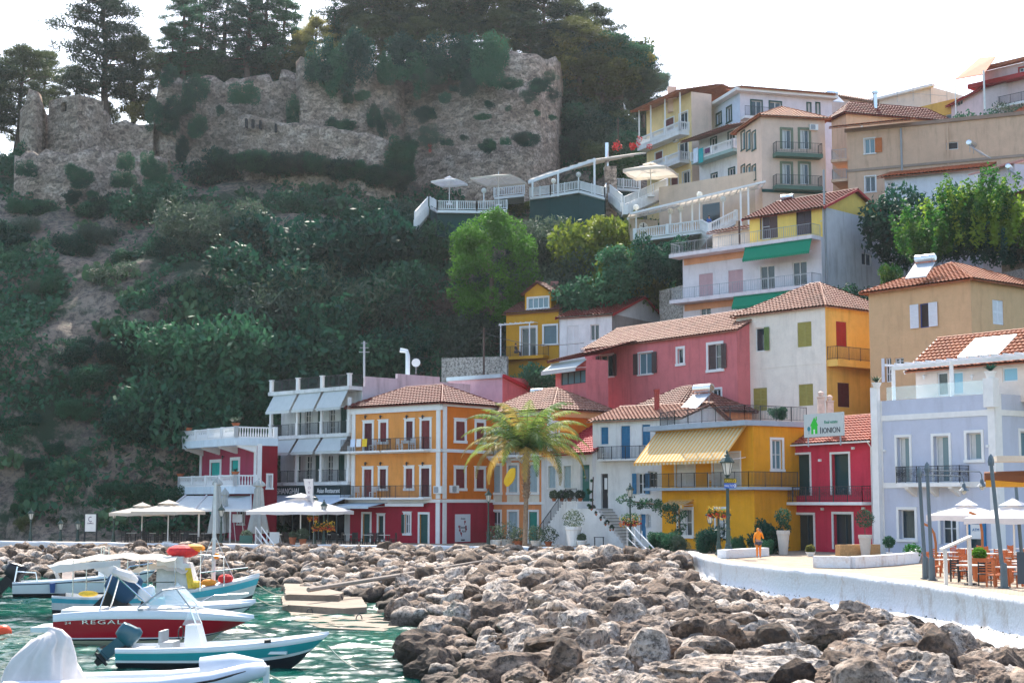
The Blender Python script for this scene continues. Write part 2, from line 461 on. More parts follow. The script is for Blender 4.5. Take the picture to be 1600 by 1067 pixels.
 def balcony(s, f, x0, x1, py, out, style='bar', h=1.0, slab=.18, smat=None, rmat=None, brk=0, under=None, r=None, sides=True, step=.13, lab=None):
  W = s.face(f)
  Wo = W.off(out)
  if r is None:
   a = Wo.sz(x0, py)[0]; b = Wo.sz(x1, py)[0]; z = Wo.sz((x0+x1)/2, py)[1]
  else: a, b, z = r
  mb = MB(); mb.wbox(W, a, b, z-slab, z, -.05, out)
  if brk:
   for i in range(brk):
    u = a+(b-a)*(i+.5)/brk
    p = [W.pt(u-.14, z-slab, 0), W.pt(u+.14, z-slab, 0), W.pt(u+.14, z-slab, out*.9), W.pt(u-.14, z-slab, out*.9), W.pt(u-.14, z-slab-.6, 0), W.pt(u+.14, z-slab-.6, 0), W.pt(u+.14, z-slab-.12, out*.9), W.pt(u-.14, z-slab-.12, out*.9)]
    mb.hexa([p[4], p[5], p[6], p[7], p[0], p[1], p[2], p[3]])
  bo = mb.build('balcony', smat or TRIM, s.root, lab)
  if style:
   mb = MB(); e = .07
   pts = [W.pt(a+e, z, out-e), W.pt(b-e, z, out-e)]
   if sides: pts = [W.pt(a+e, z, 0)]+pts+[W.pt(b-e, z, 0)]
   if style == 'glass':
    for p, q in zip(pts[:-1], pts[1:]): mb.bar(p+V(0, 0, .5), q+V(0, 0, .5), .02, 1.0)
    mb.build('railing', rmat or CLEAR, bo)
   else:
    rail(mb, pts, h, style, step=step); mb.build('railing', rmat or (WHITE if style in ('balus', 'slat') else IRON), bo)
  return (a, b, z, bo)
 def hip(s, rise, ov=.4, mat=None, capmat=None, z=None, rows=.42, name='roof', ridgeax='auto', lab=None):
  z = z if z is not None else s.z1
  F = s.F; L = F.L; w = s.wd
  def q(a, b, zz): p = F.A+F.t*a-F.n*b; return Vector((p.x, p.y, zz))
  e = [q(-ov, -ov, z), q(L+ov, -ov, z), q(L+ov, w+ov, z), q(-ov, w+ov, z)]
  LL = L+2*ov; ww = w+2*ov
  if LL >= ww: h = ww/2; r0 = q(-ov+h*.9, w/2, z+rise); r1 = q(L+ov-h*.9, w/2, z+rise); ra = [r0, r1, r1, r0]
  else: h = LL/2; r0 = q(L/2, -ov+h*.9, z+rise); r1 = q(L/2, w+ov-h*.9, z+rise); ra = [r0, r0, r1, r1]
  mb = MB()
  tileslope(mb, e[0], e[1], ra[1], ra[0], row=rows)
  tileslope(mb, e[1], e[2], ra[2], ra[1], row=rows)
  tileslope(mb, e[2], e[3], ra[3], ra[2], row=rows)
  tileslope(mb, e[3], e[0], ra[0], ra[3], row=rows)
  ro = mb.build(name, mat, s.root, lab)
  up = V(0, 0, .05); mb = MB()
  ridge(mb, r0+up, r1+up)
  for i in range(4): ridge(mb, e[i]+up, ra[i]+up, .09)
  mb.build('ridge_tiles', capmat or mat, ro)
  return ro
 def gable(s, rise, ov=.35, mat=None, z=None, axis='F', wallmat=None, fascia=None, off=0.5, lab=None, capmat=None):
  """axis 'F': ridge parallel to front; off = ridge position 0..1 from front to back"""
  z = z if z is not None else s.z1
  F = s.F; L = F.L; w = s.wd
  def q(a, b, zz): p = F.A+F.t*a-F.n*b; return Vector((p.x, p.y, zz))
  mb = MB(); wm = MB()
  if axis == 'F':
   m = w*off; k = rise/m; kb = rise/(w-m)
   r0 = q(-ov, m, z+rise); r1 = q(L+ov, m, z+rise)
   tileslope(mb, q(-ov, -ov, z-k*ov), q(L+ov, -ov, z-k*ov), r1, r0)
   tileslope(mb, q(L+ov, w+ov, z-kb*ov), q(-ov, w+ov, z-kb*ov), r0, r1)
   for a in (0, L): wm.face([q(a, 0, z-.01), q(a, w, z-.01), q(a, m, z+rise-.1)])
   ends = [((q(L+ov, -ov, z-k*ov)), r1), (q(L+ov, w+ov, z-kb*ov), r1), (q(-ov, -ov, z-k*ov), r0)]
  else:
   m = L*off; k = rise/m; kb = rise/(L-m)
   r0 = q(m, -ov, z+rise); r1 = q(m, w+ov, z+rise)
   tileslope(mb, q(-ov, w+ov, z-k*ov), q(-ov, -ov, z-k*ov), r0, r1)
   tileslope(mb, q(L+ov, -ov, z-kb*ov), q(L+ov, w+ov, z-kb*ov), r1, r0)
   for b in (0, w): wm.face([q(0, b, z-.01), q(L, b, z-.01), q(m, b, z+rise-.1)])
   ends = [(q(-ov, -ov, z-k*ov), r0), (q(L+ov, -ov, z-kb*ov), r0)]
  ro = mb.build('roof', mat, s.root, lab)
  mb = MB(); ridge(mb, r0+V(0, 0, .05), r1+V(0, 0, .05)); mb.build('ridge_tiles', capmat or mat, ro)
  wm.build('gable', wallmat or s.mat, s.root)
  if fascia:
   mb = MB()
   for a, b in ends: mb = MB(); mb.bar(a+V(0, 0, -.05), b+V(0, 0, -.05), .06, .22); mb.build('bargeboard', fascia, ro)
  return ro
 def band(s, f, py, px, h=.2, o=.06, mat=None, zb=None, s0=0, s1=None):
  W = s.face(f); z = zb if zb is not None else W.sz(px, py)[1]
  mb = MB(); mb.wbox(W, s0 if s0 else -o, (s1 if s1 is not None else W.L+o), z-h/2, z+h/2, -.02, o)
  return mb.build('band', mat or TRIM, s.root)
 def pil(s, f, sc, wd=.35, z0=None, z1=None, o=.07, mat=None):
  W = s.face(f); mb = MB(); mb.wbox(W, sc-wd/2, sc+wd/2, z0 if z0 is not None else s.z0, z1 if z1 is not None else s.z1, -.02, o)
  return mb.build('pilaster', mat or TRIM, s.root)
 def sconce(s, f, px, py, mat=None):
  W = s.face(f); a, z = W.sz(px, py); mb = MB()
  p = W.pt(a, z, .0); q = W.pt(a, z+.05, .22)
  mb.bar(p, q, .04); mb.lathe((q.x, q.y, q.z-.28), [(.05, 0), (.09, .2), (.11, .22), (.02, .32)], 6)
  return mb.build('wall_lamp', mat or IRON, s.root)
CURT = M('curtain', (.6, .6, .58), .9, .1, 3)
CLEAR = clearglass('clear_glass')
def corner_pair(xA, yA, xB, yB, DB, DA=None, yr=None):
 """ground plan of a facade's two corners and the height of the level line seen at yA (left) and yB (right)"""
 if DA is None: DA = el(yB)*DB/el(yA)
 z = CAMZ+el(yB)*DB
 a = P(xA, yA, DA); b = P(xB, yB, DB)
 return Vector((a.x, a.y)), Vector((b.x, b.y)), z
def width_to(A, B, xC, yC=700):
 """how deep the side wall must be for its far corner to be seen at column xC"""
 t = (B-A).normalized(); p = Vector((-t.y, t.x))
 u = ray(xC, yC); k = u.x/u.y
 return (k*B.y-B.x)/(p.x-k*p.y)
def text_mesh(txt, size, font_ext=.01, align='CENTER', shear=0, space=1.0):
 c = bpy.data.curves.new('lettering', 'FONT'); c.body = txt; c.size = size; c.extrude = font_ext; c.align_x = align; c.shear = shear; c.space_character = space
 c.resolution_u = 3
 o = bpy.data.objects.new('lettering', c); COL.objects.link(o)
 dg = bpy.context.evaluated_depsgraph_get(); me = bpy.data.meshes.new_from_object(o.evaluated_get(dg))
 vs = [tuple(v.co) for v in me.vertices]; fs = [tuple(p.vertices) for p in me.polygons]
 bpy.data.objects.remove(o); bpy.data.curves.remove(c); bpy.data.meshes.remove(me)
 return vs, fs
def wtext(mb, W, txt, s, z, o, size, wide=1.0, **k):
 vs, fs = text_mesh(txt, size, **k)
 mb.raw([W.pt(s+x*wide, z+y, o+zz) for x, y, zz in vs], fs)
# ------------------------------------------------------------------ terrain
PROF = {
-400: [(100,1.5),(128,1.5),(134,2),(141,9),(150,22),(160,30),(172,38),(182,45),(200,50),(300,50)],
0: [(100,1.5),(133,1.7),(136,2.5),(141,9),(148,21),(160,29),(172,37),(180,44),(200,50),(300,52)],
300: [(100,1.5),(134,1.7),(138,2.5),(144,11),(154,26),(165,33),(178,40),(190,47),(200,54),(300,57)],
500: [(100,1.5),(138,1.7),(144,4.5),(151,14),(160,26),(172,36),(182,42),(192,50),(200,57),(300,62)],
700: [(100,1.5),(134,1.7),(140,4),(148,12),(158,22),(168,30),(176,35),(187,42),(193,46),(206,58),(300,66)],
850: [(100,1.5),(131,1.7),(138,5),(150,14),(160,22),(170,31),(178,36),(190,42),(205,50),(215,57),(300,64)],
905: [(100,1.5),(126,1.7),(133,5),(146,13),(158,23),(170,32),(178,37),(190,44),(198,56),(206,62),(300,64)],
960: [(100,1.5),(122,1.7),(130,5),(142,11),(152,18),(162,27),(172,34),(182,40),(192,49),(200,57),(207,61),(225,60),(300,58)],
1015: [(100,1.5),(118,1.7),(126,6),(139,12),(150,18),(160,26),(170,33),(180,38),(192,44),(202,52),(209,55),(225,50),(300,48)],
1060: [(100,1.5),(116,1.7),(124,6),(137,13),(148,20),(160,28),(170,34),(180,39),(200,43),(225,44),(300,48)],
1200: [(90,1.5),(112,1.7),(118,8),(128,12),(138,18),(147,24),(160,31),(175,37),(200,44),(240,56),(300,58)],
1400: [(85,1.5),(105,1.7),(110,8),(119,12),(130,18),(142,24),(155,32),(170,39),(200,48),(240,58),(300,60)],
1600: [(80,1.5),(103,1.7),(108,8),(116,12),(130,20),(142,28),(155,35),(170,42),(200,50),(240,60),(300,62)],
2200: [(80,1.5),(100,1.7),(108,8),(116,12),(130,20),(142,28),(155,35),(170,42),(200,50),(240,60),(300,62)],
}
PK = sorted(PROF); PD = np.arange(80, 301, 1.0)
PT = np.array([np.interp(PD, [q[0] for q in PROF[k]], [q[1] for q in PROF[k]]) for k in PK])
_k = np.array([1, 2, 3, 2, 1])/9.
PT = np.array([np.convolve(np.pad(r, 2, mode='edge'), _k, 'valid') for r in PT])
def H(x, y):
 px = 800+2400*x/y
 i = int(np.searchsorted(PK, px))-1; i = max(0, min(len(PK)-2, i))
 t = (px-PK[i])/(PK[i+1]-PK[i]); t = max(0, min(1, t)); t = t*t*(3-2*t)
 r = (y-80)
 r = max(0, min(len(PD)-1.001, r)); j = int(r); g = r-j
 a = PT[i][j]*(1-g)+PT[i][j+1]*g; b = PT[i+1][j]*(1-g)+PT[i+1][j+1]*g
 return a*(1-t)+b*t
def rough(x, y, h):
 if h < 2.2: return 0
 px = 800+2400*x/y
 am = min(1, (h-2.2)/4)*(1.0 if px < 960 else .25)
 p = Vector((x*.12, y*.12, h*.16))
 n = noise.fractal(p, 1.0, 2.0, 6)*2.0
 r = noise.ridged_multi_fractal(Vector((x*.07+5, y*.07, h*.11)), 1.0, 2.1, 5, 1.0, 2.0)-1.0
 return am*(n*.9+r*1.0)
def T(px, py, d0=100, d1=290):
 """where the sight line through a pixel meets the hillside"""
 d = ray(px, py); k = d0
 while k < d1:
  q = Vector((0, 0, CAMZ))+d*(k/d.y)
  if q.z <= H(q.x, q.y): return q
  k += .4
 return Vector((0, 0, CAMZ))+d*(d1/d.y)
def rockmat(name, cols, dark=(.05, .048, .045), scale=.35, bump=.8, bdist=.25, veg=None, obj=False, tonea=None, wet=False):
 m, n, l, b = nmat(name); b.inputs['Roughness'].default_value = .85; b.inputs['Specular IOR Level'].default_value = .25
 geo = n.new('ShaderNodeNewGeometry')
 vec = geo.outputs['Position']
 nz = n.new('ShaderNodeTexNoise'); nz.inputs['Scale'].default_value = scale; nz.inputs['Detail'].default_value = 9; nz.inputs['Roughness'].default_value = .68
 l.new(vec, nz.inputs['Vector'])
 cr = n.new('ShaderNodeValToRGB'); e = cr.color_ramp.elements
 e[0].position = .3; e[1].position = .72; e[0].color = (*cols[0], 1); e[1].color = (*cols[-1], 1)
 for i, c in enumerate(cols[1:-1]):
  q = e.new(.3+.42*(i+1)/(len(cols)-1)); q.color = (*c, 1)
 src = nz.outputs[0]
 if obj or tonea:
  if obj: oi = n.new('ShaderNodeObjectInfo'); ro = oi.outputs['Random']
  else: at = n.new('ShaderNodeAttribute'); at.attribute_name = tonea; ro = at.outputs['Fac']
  ma = n.new('ShaderNodeMath'); ma.operation = 'MULTIPLY_ADD'; ma.inputs[1].default_value = .42; ma.inputs[2].default_value = -.19; l.new(ro, ma.inputs[0])
  ad = n.new('ShaderNodeMath'); ad.operation = 'ADD'; l.new(nz.outputs[0], ad.inputs[0]); l.new(ma.outputs[0], ad.inputs[1]); src = ad.outputs[0]
 l.new(src, cr.inputs[0]); last = cr.outputs[0]
 # pits and cracks
 n3 = n.new('ShaderNodeTexNoise'); n3.inputs['Scale'].default_value = scale*7; n3.inputs['Detail'].default_value = 8; n3.inputs['Roughness'].default_value = .75
 l.new(vec, n3.inputs['Vector'])
 r3 = n.new('ShaderNodeMapRange'); r3.inputs['From Min'].default_value = .55; r3.inputs['From Max'].default_value = .40; r3.inputs['To Max'].default_value = .85
 l.new(n3.outputs[0], r3.inputs['Value'])
 mx = n.new('ShaderNodeMix'); mx.data_type = 'RGBA'; l.new(r3.outputs[0], mx.inputs['Factor']); l.new(last, mx.inputs['A']); mx.inputs['B'].default_value = (*dark, 1); last = mx.outputs['Result']
 if veg:
  n4 = n.new('ShaderNodeTexNoise'); n4.inputs['Scale'].default_value = .11; n4.inputs['Detail'].default_value = 9; n4.inputs['Roughness'].default_value = .7
  l.new(vec, n4.inputs['Vector'])
  r4 = n.new('ShaderNodeMapRange'); r4.inputs['From Min'].default_value = .49; r4.inputs['From Max'].default_value = .56; l.new(n4.outputs[0], r4.inputs['Value'])
  m4 = n.new('ShaderNodeMix'); m4.data_type = 'RGBA'; l.new(r4.outputs[0], m4.inputs['Factor']); l.new(last, m4.inputs['A']); m4.inputs['B'].default_value = (*veg, 1); last = m4.outputs['Result']
 if wet:
  sx = n.new('ShaderNodeSeparateXYZ'); l.new(vec, sx.inputs[0])
  aw = n.new('ShaderNodeMath'); aw.operation = 'ADD'; l.new(sx.outputs[2], aw.inputs[0])
  sc = n.new('ShaderNodeMath'); sc.operation = 'MULTIPLY'; sc.inputs[1].default_value = -.5; l.new(nz.outputs[0], sc.inputs[0]); l.new(sc.outputs[0], aw.inputs[1])
  r5 = n.new('ShaderNodeMapRange'); r5.inputs['From Min'].default_value = .35; r5.inputs['From Max'].default_value = .05; r5.inputs['To Max'].default_value = .85; l.new(aw.outputs[0], r5.inputs['Value'])
  m5 = n.new('ShaderNodeMix'); m5.data_type = 'RGBA'; l.new(r5.outputs[0], m5.inputs['Factor']); l.new(last, m5.inputs['A']); m5.inputs['B'].default_value = (.025, .02, .014, 1); last = m5.outputs['Result']
 l.new(last, b.inputs['Base Color'])
 bp = n.new('ShaderNodeBump'); bp.inputs['Strength'].default_value = bump; bp.inputs['Distance'].default_value = bdist
 l.new(n3.outputs[0], bp.inputs['Height']); l.new(bp.outputs[0], b.inputs['Normal'])
 return m
M_CLIFF = rockmat('cliff_rock', [(.17, .12, .085), (.33, .25, .19), (.50, .41, .33)], scale=.22, bump=1, bdist=.6, veg=(.028, .055, .028))
def np_mesh(name, vs, fs, mat, smooth=False, parent=None):
 me = bpy.data.meshes.new(name); nv = len(vs); nf = len(fs); k = fs.shape[1]
 me.vertices.add(nv); me.vertices.foreach_set('co', np.asarray(vs, dtype=np.float32).ravel())
 me.loops.add(nf*k); me.loops.foreach_set('vertex_index', np.asarray(fs, dtype=np.int32).ravel())
 me.polygons.add(nf); me.polygons.foreach_set('loop_start', np.arange(0, nf*k, k, dtype=np.int32)); me.polygons.foreach_set('loop_total', np.full(nf, k, dtype=np.int32))
 if smooth: me.polygons.foreach_set('use_smooth', np.ones(nf, dtype=bool))
 me.update(calc_edges=True); me.materials.append(mat)
 o = bpy.data.objects.new(name, me); COL.objects.link(o)
 if parent is not None: o.parent = parent; ORG[o] = ORG[parent]
 else: ORG[o] = Vector((0, 0, 0))
 return o
def gridfaces(nu, nv):
 i = np.arange(nv-1)[:, None]*nu+np.arange(nu-1)[None, :]
 i = i.ravel(); return np.stack([i, i+1, i+nu+1, i+nu], 1)
EDGE_PX = [(-380, 842), (-150, 844), (0, 845), (120, 846.5), (250, 848.5), (420, 850.5), (620, 851.5), (800, 853), (930, 855.5), (1040, 857.5), (1072, 860), (1090, 867), (1120, 875), (1200, 885), (1300, 894.5), (1400, 906), (1500, 920), (1600, 935), (1750, 962), (2000, 1015), (2300, 1090)]
def EDGED(px):
 return float(np.interp(px, [e[0] for e in EDGE_PX], [G(e[0], e[1], 1.86).y for e in EDGE_PX]))
cols = np.linspace(-380, 2180, 430); ds = np.concatenate([np.arange(44, 126, 2.0), np.arange(126, 215, .5), np.arange(216, 300, 6.0)])
vs = []
for D in ds:
 for c in cols:
  x = (c-800)/2400*D; h = H(x, D); r = rough(x, D, h)
  ed = EDGED(c)
  if D < ed+4: h = -2.5
  elif D < ed+8: h = 1.55
  vs.append((x, D-r*.55, h+r*.45))
vs = np.array(vs)
terrain = np_mesh('hillside', vs, gridfaces(len(cols), len(ds)), M_CLIFF, True)
tag(terrain, kind='structure')
# ------------------------------------------------------------------ sea
m, n, l, b = nmat('sea_water'); b.inputs['Base Color'].default_value = (.0, .095, .075, 1); b.inputs['Roughness'].default_value = .06; b.inputs['Specular IOR Level'].default_value = .36
b.inputs['IOR'].default_value = 1.33
geo = n.new('ShaderNodeNewGeometry'); mp = n.new('ShaderNodeMapping'); mp.inputs['Scale'].default_value = (1.0, .8, 1); l.new(geo.outputs['Position'], mp.inputs[0])
nz = n.new('ShaderNodeTexNoise'); nz.inputs['Scale'].default_value = 5; nz.inputs['Detail'].default_value = 4; nz.inputs['Roughness'].default_value = .6; l.new(mp.outputs[0], nz.inputs['Vector'])
bp = n.new('ShaderNodeBump'); bp.inputs['Strength'].default_value = .5; bp.inputs['Distance'].default_value = .06; l.new(nz.outputs[0], bp.inputs['Height']); l.new(bp.outputs[0], b.inputs['Normal'])
n2 = n.new('ShaderNodeTexNoise'); n2.inputs['Scale'].default_value = .12; n2.inputs['Detail'].default_value = 4; l.new(geo.outputs['Position'], n2.inputs['Vector'])
cr = n.new('ShaderNodeValToRGB'); cr.color_ramp.elements[0].position = .35; cr.color_ramp.elements[1].position = .65
cr.color_ramp.elements[0].color = (.0, .026, .024, 1); cr.color_ramp.elements[1].color = (.001, .085, .055, 1); l.new(n2.outputs[0], cr.inputs[0]); l.new(cr.outputs[0], b.inputs['Base Color'])
M_SEA = m
xs = np.arange(-44, 6.01, .125); ys = np.concatenate([np.arange(30, 64, .125), np.arange(64, 130, .25)])
X, Y = np.meshgrid(xs, ys); Zs = np.zeros_like(X); rg = np.random.RandomState(3)
for i in range(34):
 lam = .36*(1.068**i)*rg.uniform(.9, 1.1); th = rg.uniform(-.95, .95)+math.pi/2*1.05; k = 2*math.pi/lam
 am = lam*.0105*(1 if lam < 1.6 else .5); ph = rg.uniform(0, 6.28)
 Zs += am*np.sin(k*(X*math.cos(th)+Y*math.sin(th))+ph+.6*np.sin(.5*X+.4*Y+i))
edge = np.minimum(np.minimum(X-xs[0], xs[-1]-X), np.minimum(Y-ys[0], ys[-1]-Y)); Zs *= np.clip(edge/3, 0, 1)
vw = np.stack([X.ravel(), Y.ravel(), Zs.ravel()], 1); fw = gridfaces(len(xs), len(ys))
BX = [-5000, xs[0], xs[-1], 5000]; BY = [-3000, ys[0], ys[-1], 5000]; ev = []; ef = []
for i in range(3):
 for j in range(3):
  if i == 1 and j == 1: continue
  k = len(vw)+len(ev); ev += [(BX[i], BY[j], 0), (BX[i+1], BY[j], 0), (BX[i+1], BY[j+1], 0), (BX[i], BY[j+1], 0)]; ef.append((k, k+1, k+2, k+3))
sea = np_mesh('sea', np.vstack([vw, np.array(ev)]), np.vstack([fw, np.array(ef)]), M_SEA, True); tag(sea, kind='structure')
# ------------------------------------------------------------------ promenade and sea wall
EDGE_PX = [(-380, 842), (-150, 844), (0, 845), (120, 846.5), (250, 848.5), (420, 850.5), (620, 851.5), (800, 853), (930, 855.5), (1040, 857.5), (1072, 860), (1090, 867), (1120, 875), (1200, 885), (1300, 894.5), (1400, 906), (1500, 920), (1600, 935), (1750, 962), (2000, 1015), (2300, 1090)]
EDGE = [G(a, b, 1.86).to_2d() for a, b in EDGE_PX]
def resample(pl, step):
 out = [pl[0].copy()]
 for a, b in zip(pl[:-1], pl[1:]):
  n = max(1, int((b-a).length/step))
  for i in range(n): out.append(a+(b-a)*((i+1)/n))
 return out
E2 = resample(EDGE, .45)
for _ in range(3):
 E2 = [E2[0]]+[(E2[i-1]+E2[i]*2+E2[i+1])/4 for i in range(1, len(E2)-1)]+[E2[-1]]
def normal_at(i, pl):
 a = pl[max(0, i-1)]; b = pl[min(len(pl)-1, i+1)]; t = (b-a).normalized(); return Vector((t.y, -t.x))
profw = [(-.62, 1.72), (-.60, 1.84), (-.3, 1.87), (.02, 1.86), (.07, 1.80), (.06, 1.62), (.0, 1.50), (-.01, .95), (.02, .62), (.12, .56), (.45, .05), (.8, -.5), (1.0, -1.6)]
vs = []
for i, p in enumerate(E2):
 nn = normal_at(i, E2)
 for j, (o, z) in enumerate(profw):
  k = noise.noise(Vector((p.x*.9, p.y*.9, z*2)))*.05+noise.noise(Vector((p.x*3, p.y*3, z*5)))*.03
  big = noise.noise(Vector((p.x*.25, p.y*.25, 4)))*.05
  q = p+nn*(o+(k if j > 1 else 0)); vs.append((q.x, q.y, z+(k*.6+big if 1 <= j < 7 else 0)))
mw, n, l, b = nmat('whitewash'); b.inputs['Roughness'].default_value = .85
geo = n.new('ShaderNodeNewGeometry'); mp = n.new('ShaderNodeMapping'); mp.inputs['Scale'].default_value = (.8, .8, .5); l.new(geo.outputs['Position'], mp.inputs[0])
nz = n.new('ShaderNodeTexNoise'); nz.inputs['Scale'].default_value = 1.3; nz.inputs['Detail'].default_value = 9; nz.inputs['Roughness'].default_value = .72; l.new(mp.outputs[0], nz.inputs['Vector'])
cr = n.new('ShaderNodeValToRGB'); e = cr.color_ramp.elements; e[0].position = .30; e[1].position = .48; e[0].color = (.52, .44, .38, 1); e[1].color = (.76, .76, .77, 1)
l.new(nz.outputs[0], cr.inputs[0]); l.new(cr.outputs[0], b.inputs['Base Color'])
nb = n.new('ShaderNodeTexNoise'); nb.inputs['Scale'].default_value = 6; nb.inputs['Detail'].default_value = 6; l.new(geo.outputs['Position'], nb.inputs['Vector'])
bp = n.new('ShaderNodeBump'); bp.inputs['Strength'].default_value = .7; bp.inputs['Distance'].default_value = .08; l.new(nb.outputs[0], bp.inputs['Height']); l.new(bp.outputs[0], b.inputs['Normal'])
M_WASH = mw
wall = np_mesh('sea_wall', np.array(vs), gridfaces(len(profw), len(E2)), M_WASH, True)
tag(wall, 'long whitewashed sea wall edging the promenade behind the boulders', 'sea wall')
# paving
M_PAVE = M('paving', (.42, .34, .26), .9, .16, 1.5, bump=.4, bscale=7, dirt=.5)
_n = M_PAVE.node_tree.nodes; _l2 = M_PAVE.node_tree.links; _b = _n['Principled BSDF']; _br = _n.new('ShaderNodeTexBrick'); _g = _n.new('ShaderNodeNewGeometry'); _l2.new(_g.outputs['Position'], _br.inputs[0]); _br.inputs['Scale'].default_value = 1.1; _br.inputs['Mortar Size'].default_value = .03; _br.inputs['Color1'].default_value = (1, 1, 1, 1); _br.inputs['Color2'].default_value = (.8, .78, .74, 1); _br.inputs['Mortar'].default_value = (.45, .4, .35, 1)
_mm = _n.new('ShaderNodeMix'); _mm.data_type = 'RGBA'; _mm.blend_type = 'MULTIPLY'; _mm.inputs['Factor'].default_value = 1; _src = _b.inputs['Base Color'].links[0].from_socket; _l2.new(_src, _mm.inputs['A']); _l2.new(_br.outputs[0], _mm.inputs['B']); _l2.new(_mm.outputs['Result'], _b.inputs['Base Color'])
mb = MB(); m_in = [E2[i]-normal_at(i, E2)*.58 for i in range(0, len(E2), 4)]
for a, b2 in zip(m_in[:-1], m_in[1:]):
 fa = a+(a.normalized()*45 if a.x < 8 else Vector((30, 22))); fb = b2+(b2.normalized()*45 if b2.x < 8 else Vector((30, 22)))
 mb.face([(a.x, a.y, 1.78), (b2.x, b2.y, 1.78), (fb.x, fb.y, 1.79), (fa.x, fa.y, 1.79)])
pv = mb.build('promenade', M_PAVE); tag(pv, kind='structure')
# pale seam line with weeds on the sea wall
M_WEED = leafmat('weed', (.02, .03, .01), (.05, .06, .02), .1)
mb = MB()
for i in range(len(E2)):
 p = E2[i]
 if 8 < p.x and p.y < 98:
  nn = normal_at(i, E2)
  for k in range(7):
   q = p+nn*(.05+rnd.random()*.06)+Vector((rnd.uniform(-.25, .25), rnd.uniform(-.4, .4))); z = .62+rnd.uniform(-.04, .05)
   if rnd.random() < .6:
    s_ = rnd.uniform(.02, .055); a = Vector((rnd.uniform(-1, 1), rnd.uniform(-1, 1), rnd.uniform(-.5, 1)))*s_; b_ = Vector((rnd.uniform(-1, 1), rnd.uniform(-1, 1), rnd.uniform(-.5, 1)))*s_
    c = Vector((q.x, q.y, z)); mb.face([c-a, c-b_, c+a, c+b_])
tag(mb.build('wall_weeds', M_WEED), kind='stuff')
# ------------------------------------------------------------------ boulders
SHORE_PX = [(-380, 893), (-150, 898), (0, 903), (150, 908), (250, 914), (360, 916), (425, 918), (450, 926), (590, 950), (618, 975), (655, 985), (640, 1003), (630, 1025), (655, 1067), (700, 1110), (760, 1250)]
SHORE = [G(a, b, 0).to_2d() for a, b in SHORE_PX]+[Vector((1.5, 24))]
def pdist(p, pl):
 best = 1e9
 for a, b in zip(pl[:-1], pl[1:]):
  d = b-a; t = max(0, min(1, (p-a).dot(d)/max(d.length_squared, 1e-9))); best = min(best, (p-(a+d*t)).length)
 return best
poly = SHORE+[Vector((12, 24))]+EDGE[::-1]
def inpoly(p):
 c = False; j = len(poly)-1
 for i in range(len(poly)):
  a, b = poly[i], poly[j]
  if (a.y > p.y) != (b.y > p.y) and p.x < (b.x-a.x)*(p.y-a.y)/(b.y-a.y)+a.x: c = not c
  j = i
 return c
def heap(p, e=EDGE):
 ds_ = pdist(p, SHORE); dw = pdist(p, e)
 t = ds_/(ds_+dw+1e-6)
 top = np.interp(p.y, [30, 50, 62, 75, 85, 94, 100, 130], [-.2, -.15, -.1, .0, .45, 1.5, 1.6, 1.25])
 mid = np.interp(p.y, [35, 55, 75, 90, 100], [1.3, 1.3, 1.3, .6, 0])*math.sin(math.pi*min(1, t)**.72)
 return -.35+(top+.35)*min(1, t*1.25)**.8+mid
ROCKC = [(.10, .066, .045), (.27, .185, .13), (.46, .355, .275), (.64, .545, .46)]
M_ROCK = rockmat('boulder_rock', ROCKC, dark=(.035, .032, .03), scale=.9, bump=1, bdist=.12, obj=True, wet=True)
M_ROCKB = rockmat('boulder_rock_rust', [(.16, .07, .035), (.36, .16, .08), (.48, .27, .16), (.54, .42, .33)], dark=(.05, .03, .022), scale=.9, bump=1, bdist=.12, obj=True, wet=True)
M_ROCKW = rockmat('boulder_rock_pale', [(.24, .2, .18), (.42, .36, .33), (.55, .49, .46)], dark=(.09, .075, .065), scale=.8, bump=1, bdist=.1, obj=True, wet=True)
M_ROCKF = rockmat('boulder_rock_pile', ROCKC, dark=(.035, .032, .03), scale=.9, bump=1, bdist=.12, tonea='tone', wet=True)
import bmesh
def rockgeo(seed, sub):
 bm = bmesh.new(); bmesh.ops.create_icosphere(bm, subdivisions=sub, radius=1)
 r = random.Random(seed); off = Vector((r.uniform(0, 50), r.uniform(0, 50), r.uniform(0, 50)))
 planes = [(Vector((r.gauss(0, 1), r.gauss(0, 1), r.gauss(0, 1))).normalized(), r.uniform(.42, .74)) for _ in range(15)]
 for v in bm.verts:
  p = v.co.copy(); d = 1.0
  for nn, h in planes:
   c = p.dot(nn)
   if c > h: d = min(d, h/c*.97+.03)
  k = noise.fractal(p*1.6+off, 1.0, 2.1, 4)*.09+noise.fractal(p*5+off, .8, 2.1, 5)*.075
  v.co = p*(d+k)
 me = bpy.data.meshes.new('boulder'); bm.to_mesh(me); bm.free(); return me
RK = [[], [], []]
for i in range(12):
 for q, mt in enumerate((M_ROCK, M_ROCKB, M_ROCKW)):
  if q == 0: me = rockgeo(i, 4); base = me
  else: me = base.copy()
  me.materials.append(mt); RK[q].append(me)
LOW = []
for i in range(8):
 me = rockgeo(100+i, 3); a = np.zeros(len(me.vertices)*3); me.vertices.foreach_get('co', a)
 f = np.zeros(len(me.loops), dtype=np.int32); me.loops.foreach_get('vertex_index', f); LOW.append((a.reshape(-1, 3), f.reshape(-1, 3)))
cand = []
yy = 27.0
while yy < 126:
 st = .98
 x0 = -75*yy/130-2; xx = x0
 while xx < 26:
  p = Vector((xx+rnd.uniform(-.45, .45), yy+rnd.uniform(-.45, .45)))
  px = 800+2400*p.x/p.y
  if -260 < px < 1760 and inpoly(p):
   cand.append(p)
  xx += st*1.04
 yy += st*.86
rocks = []
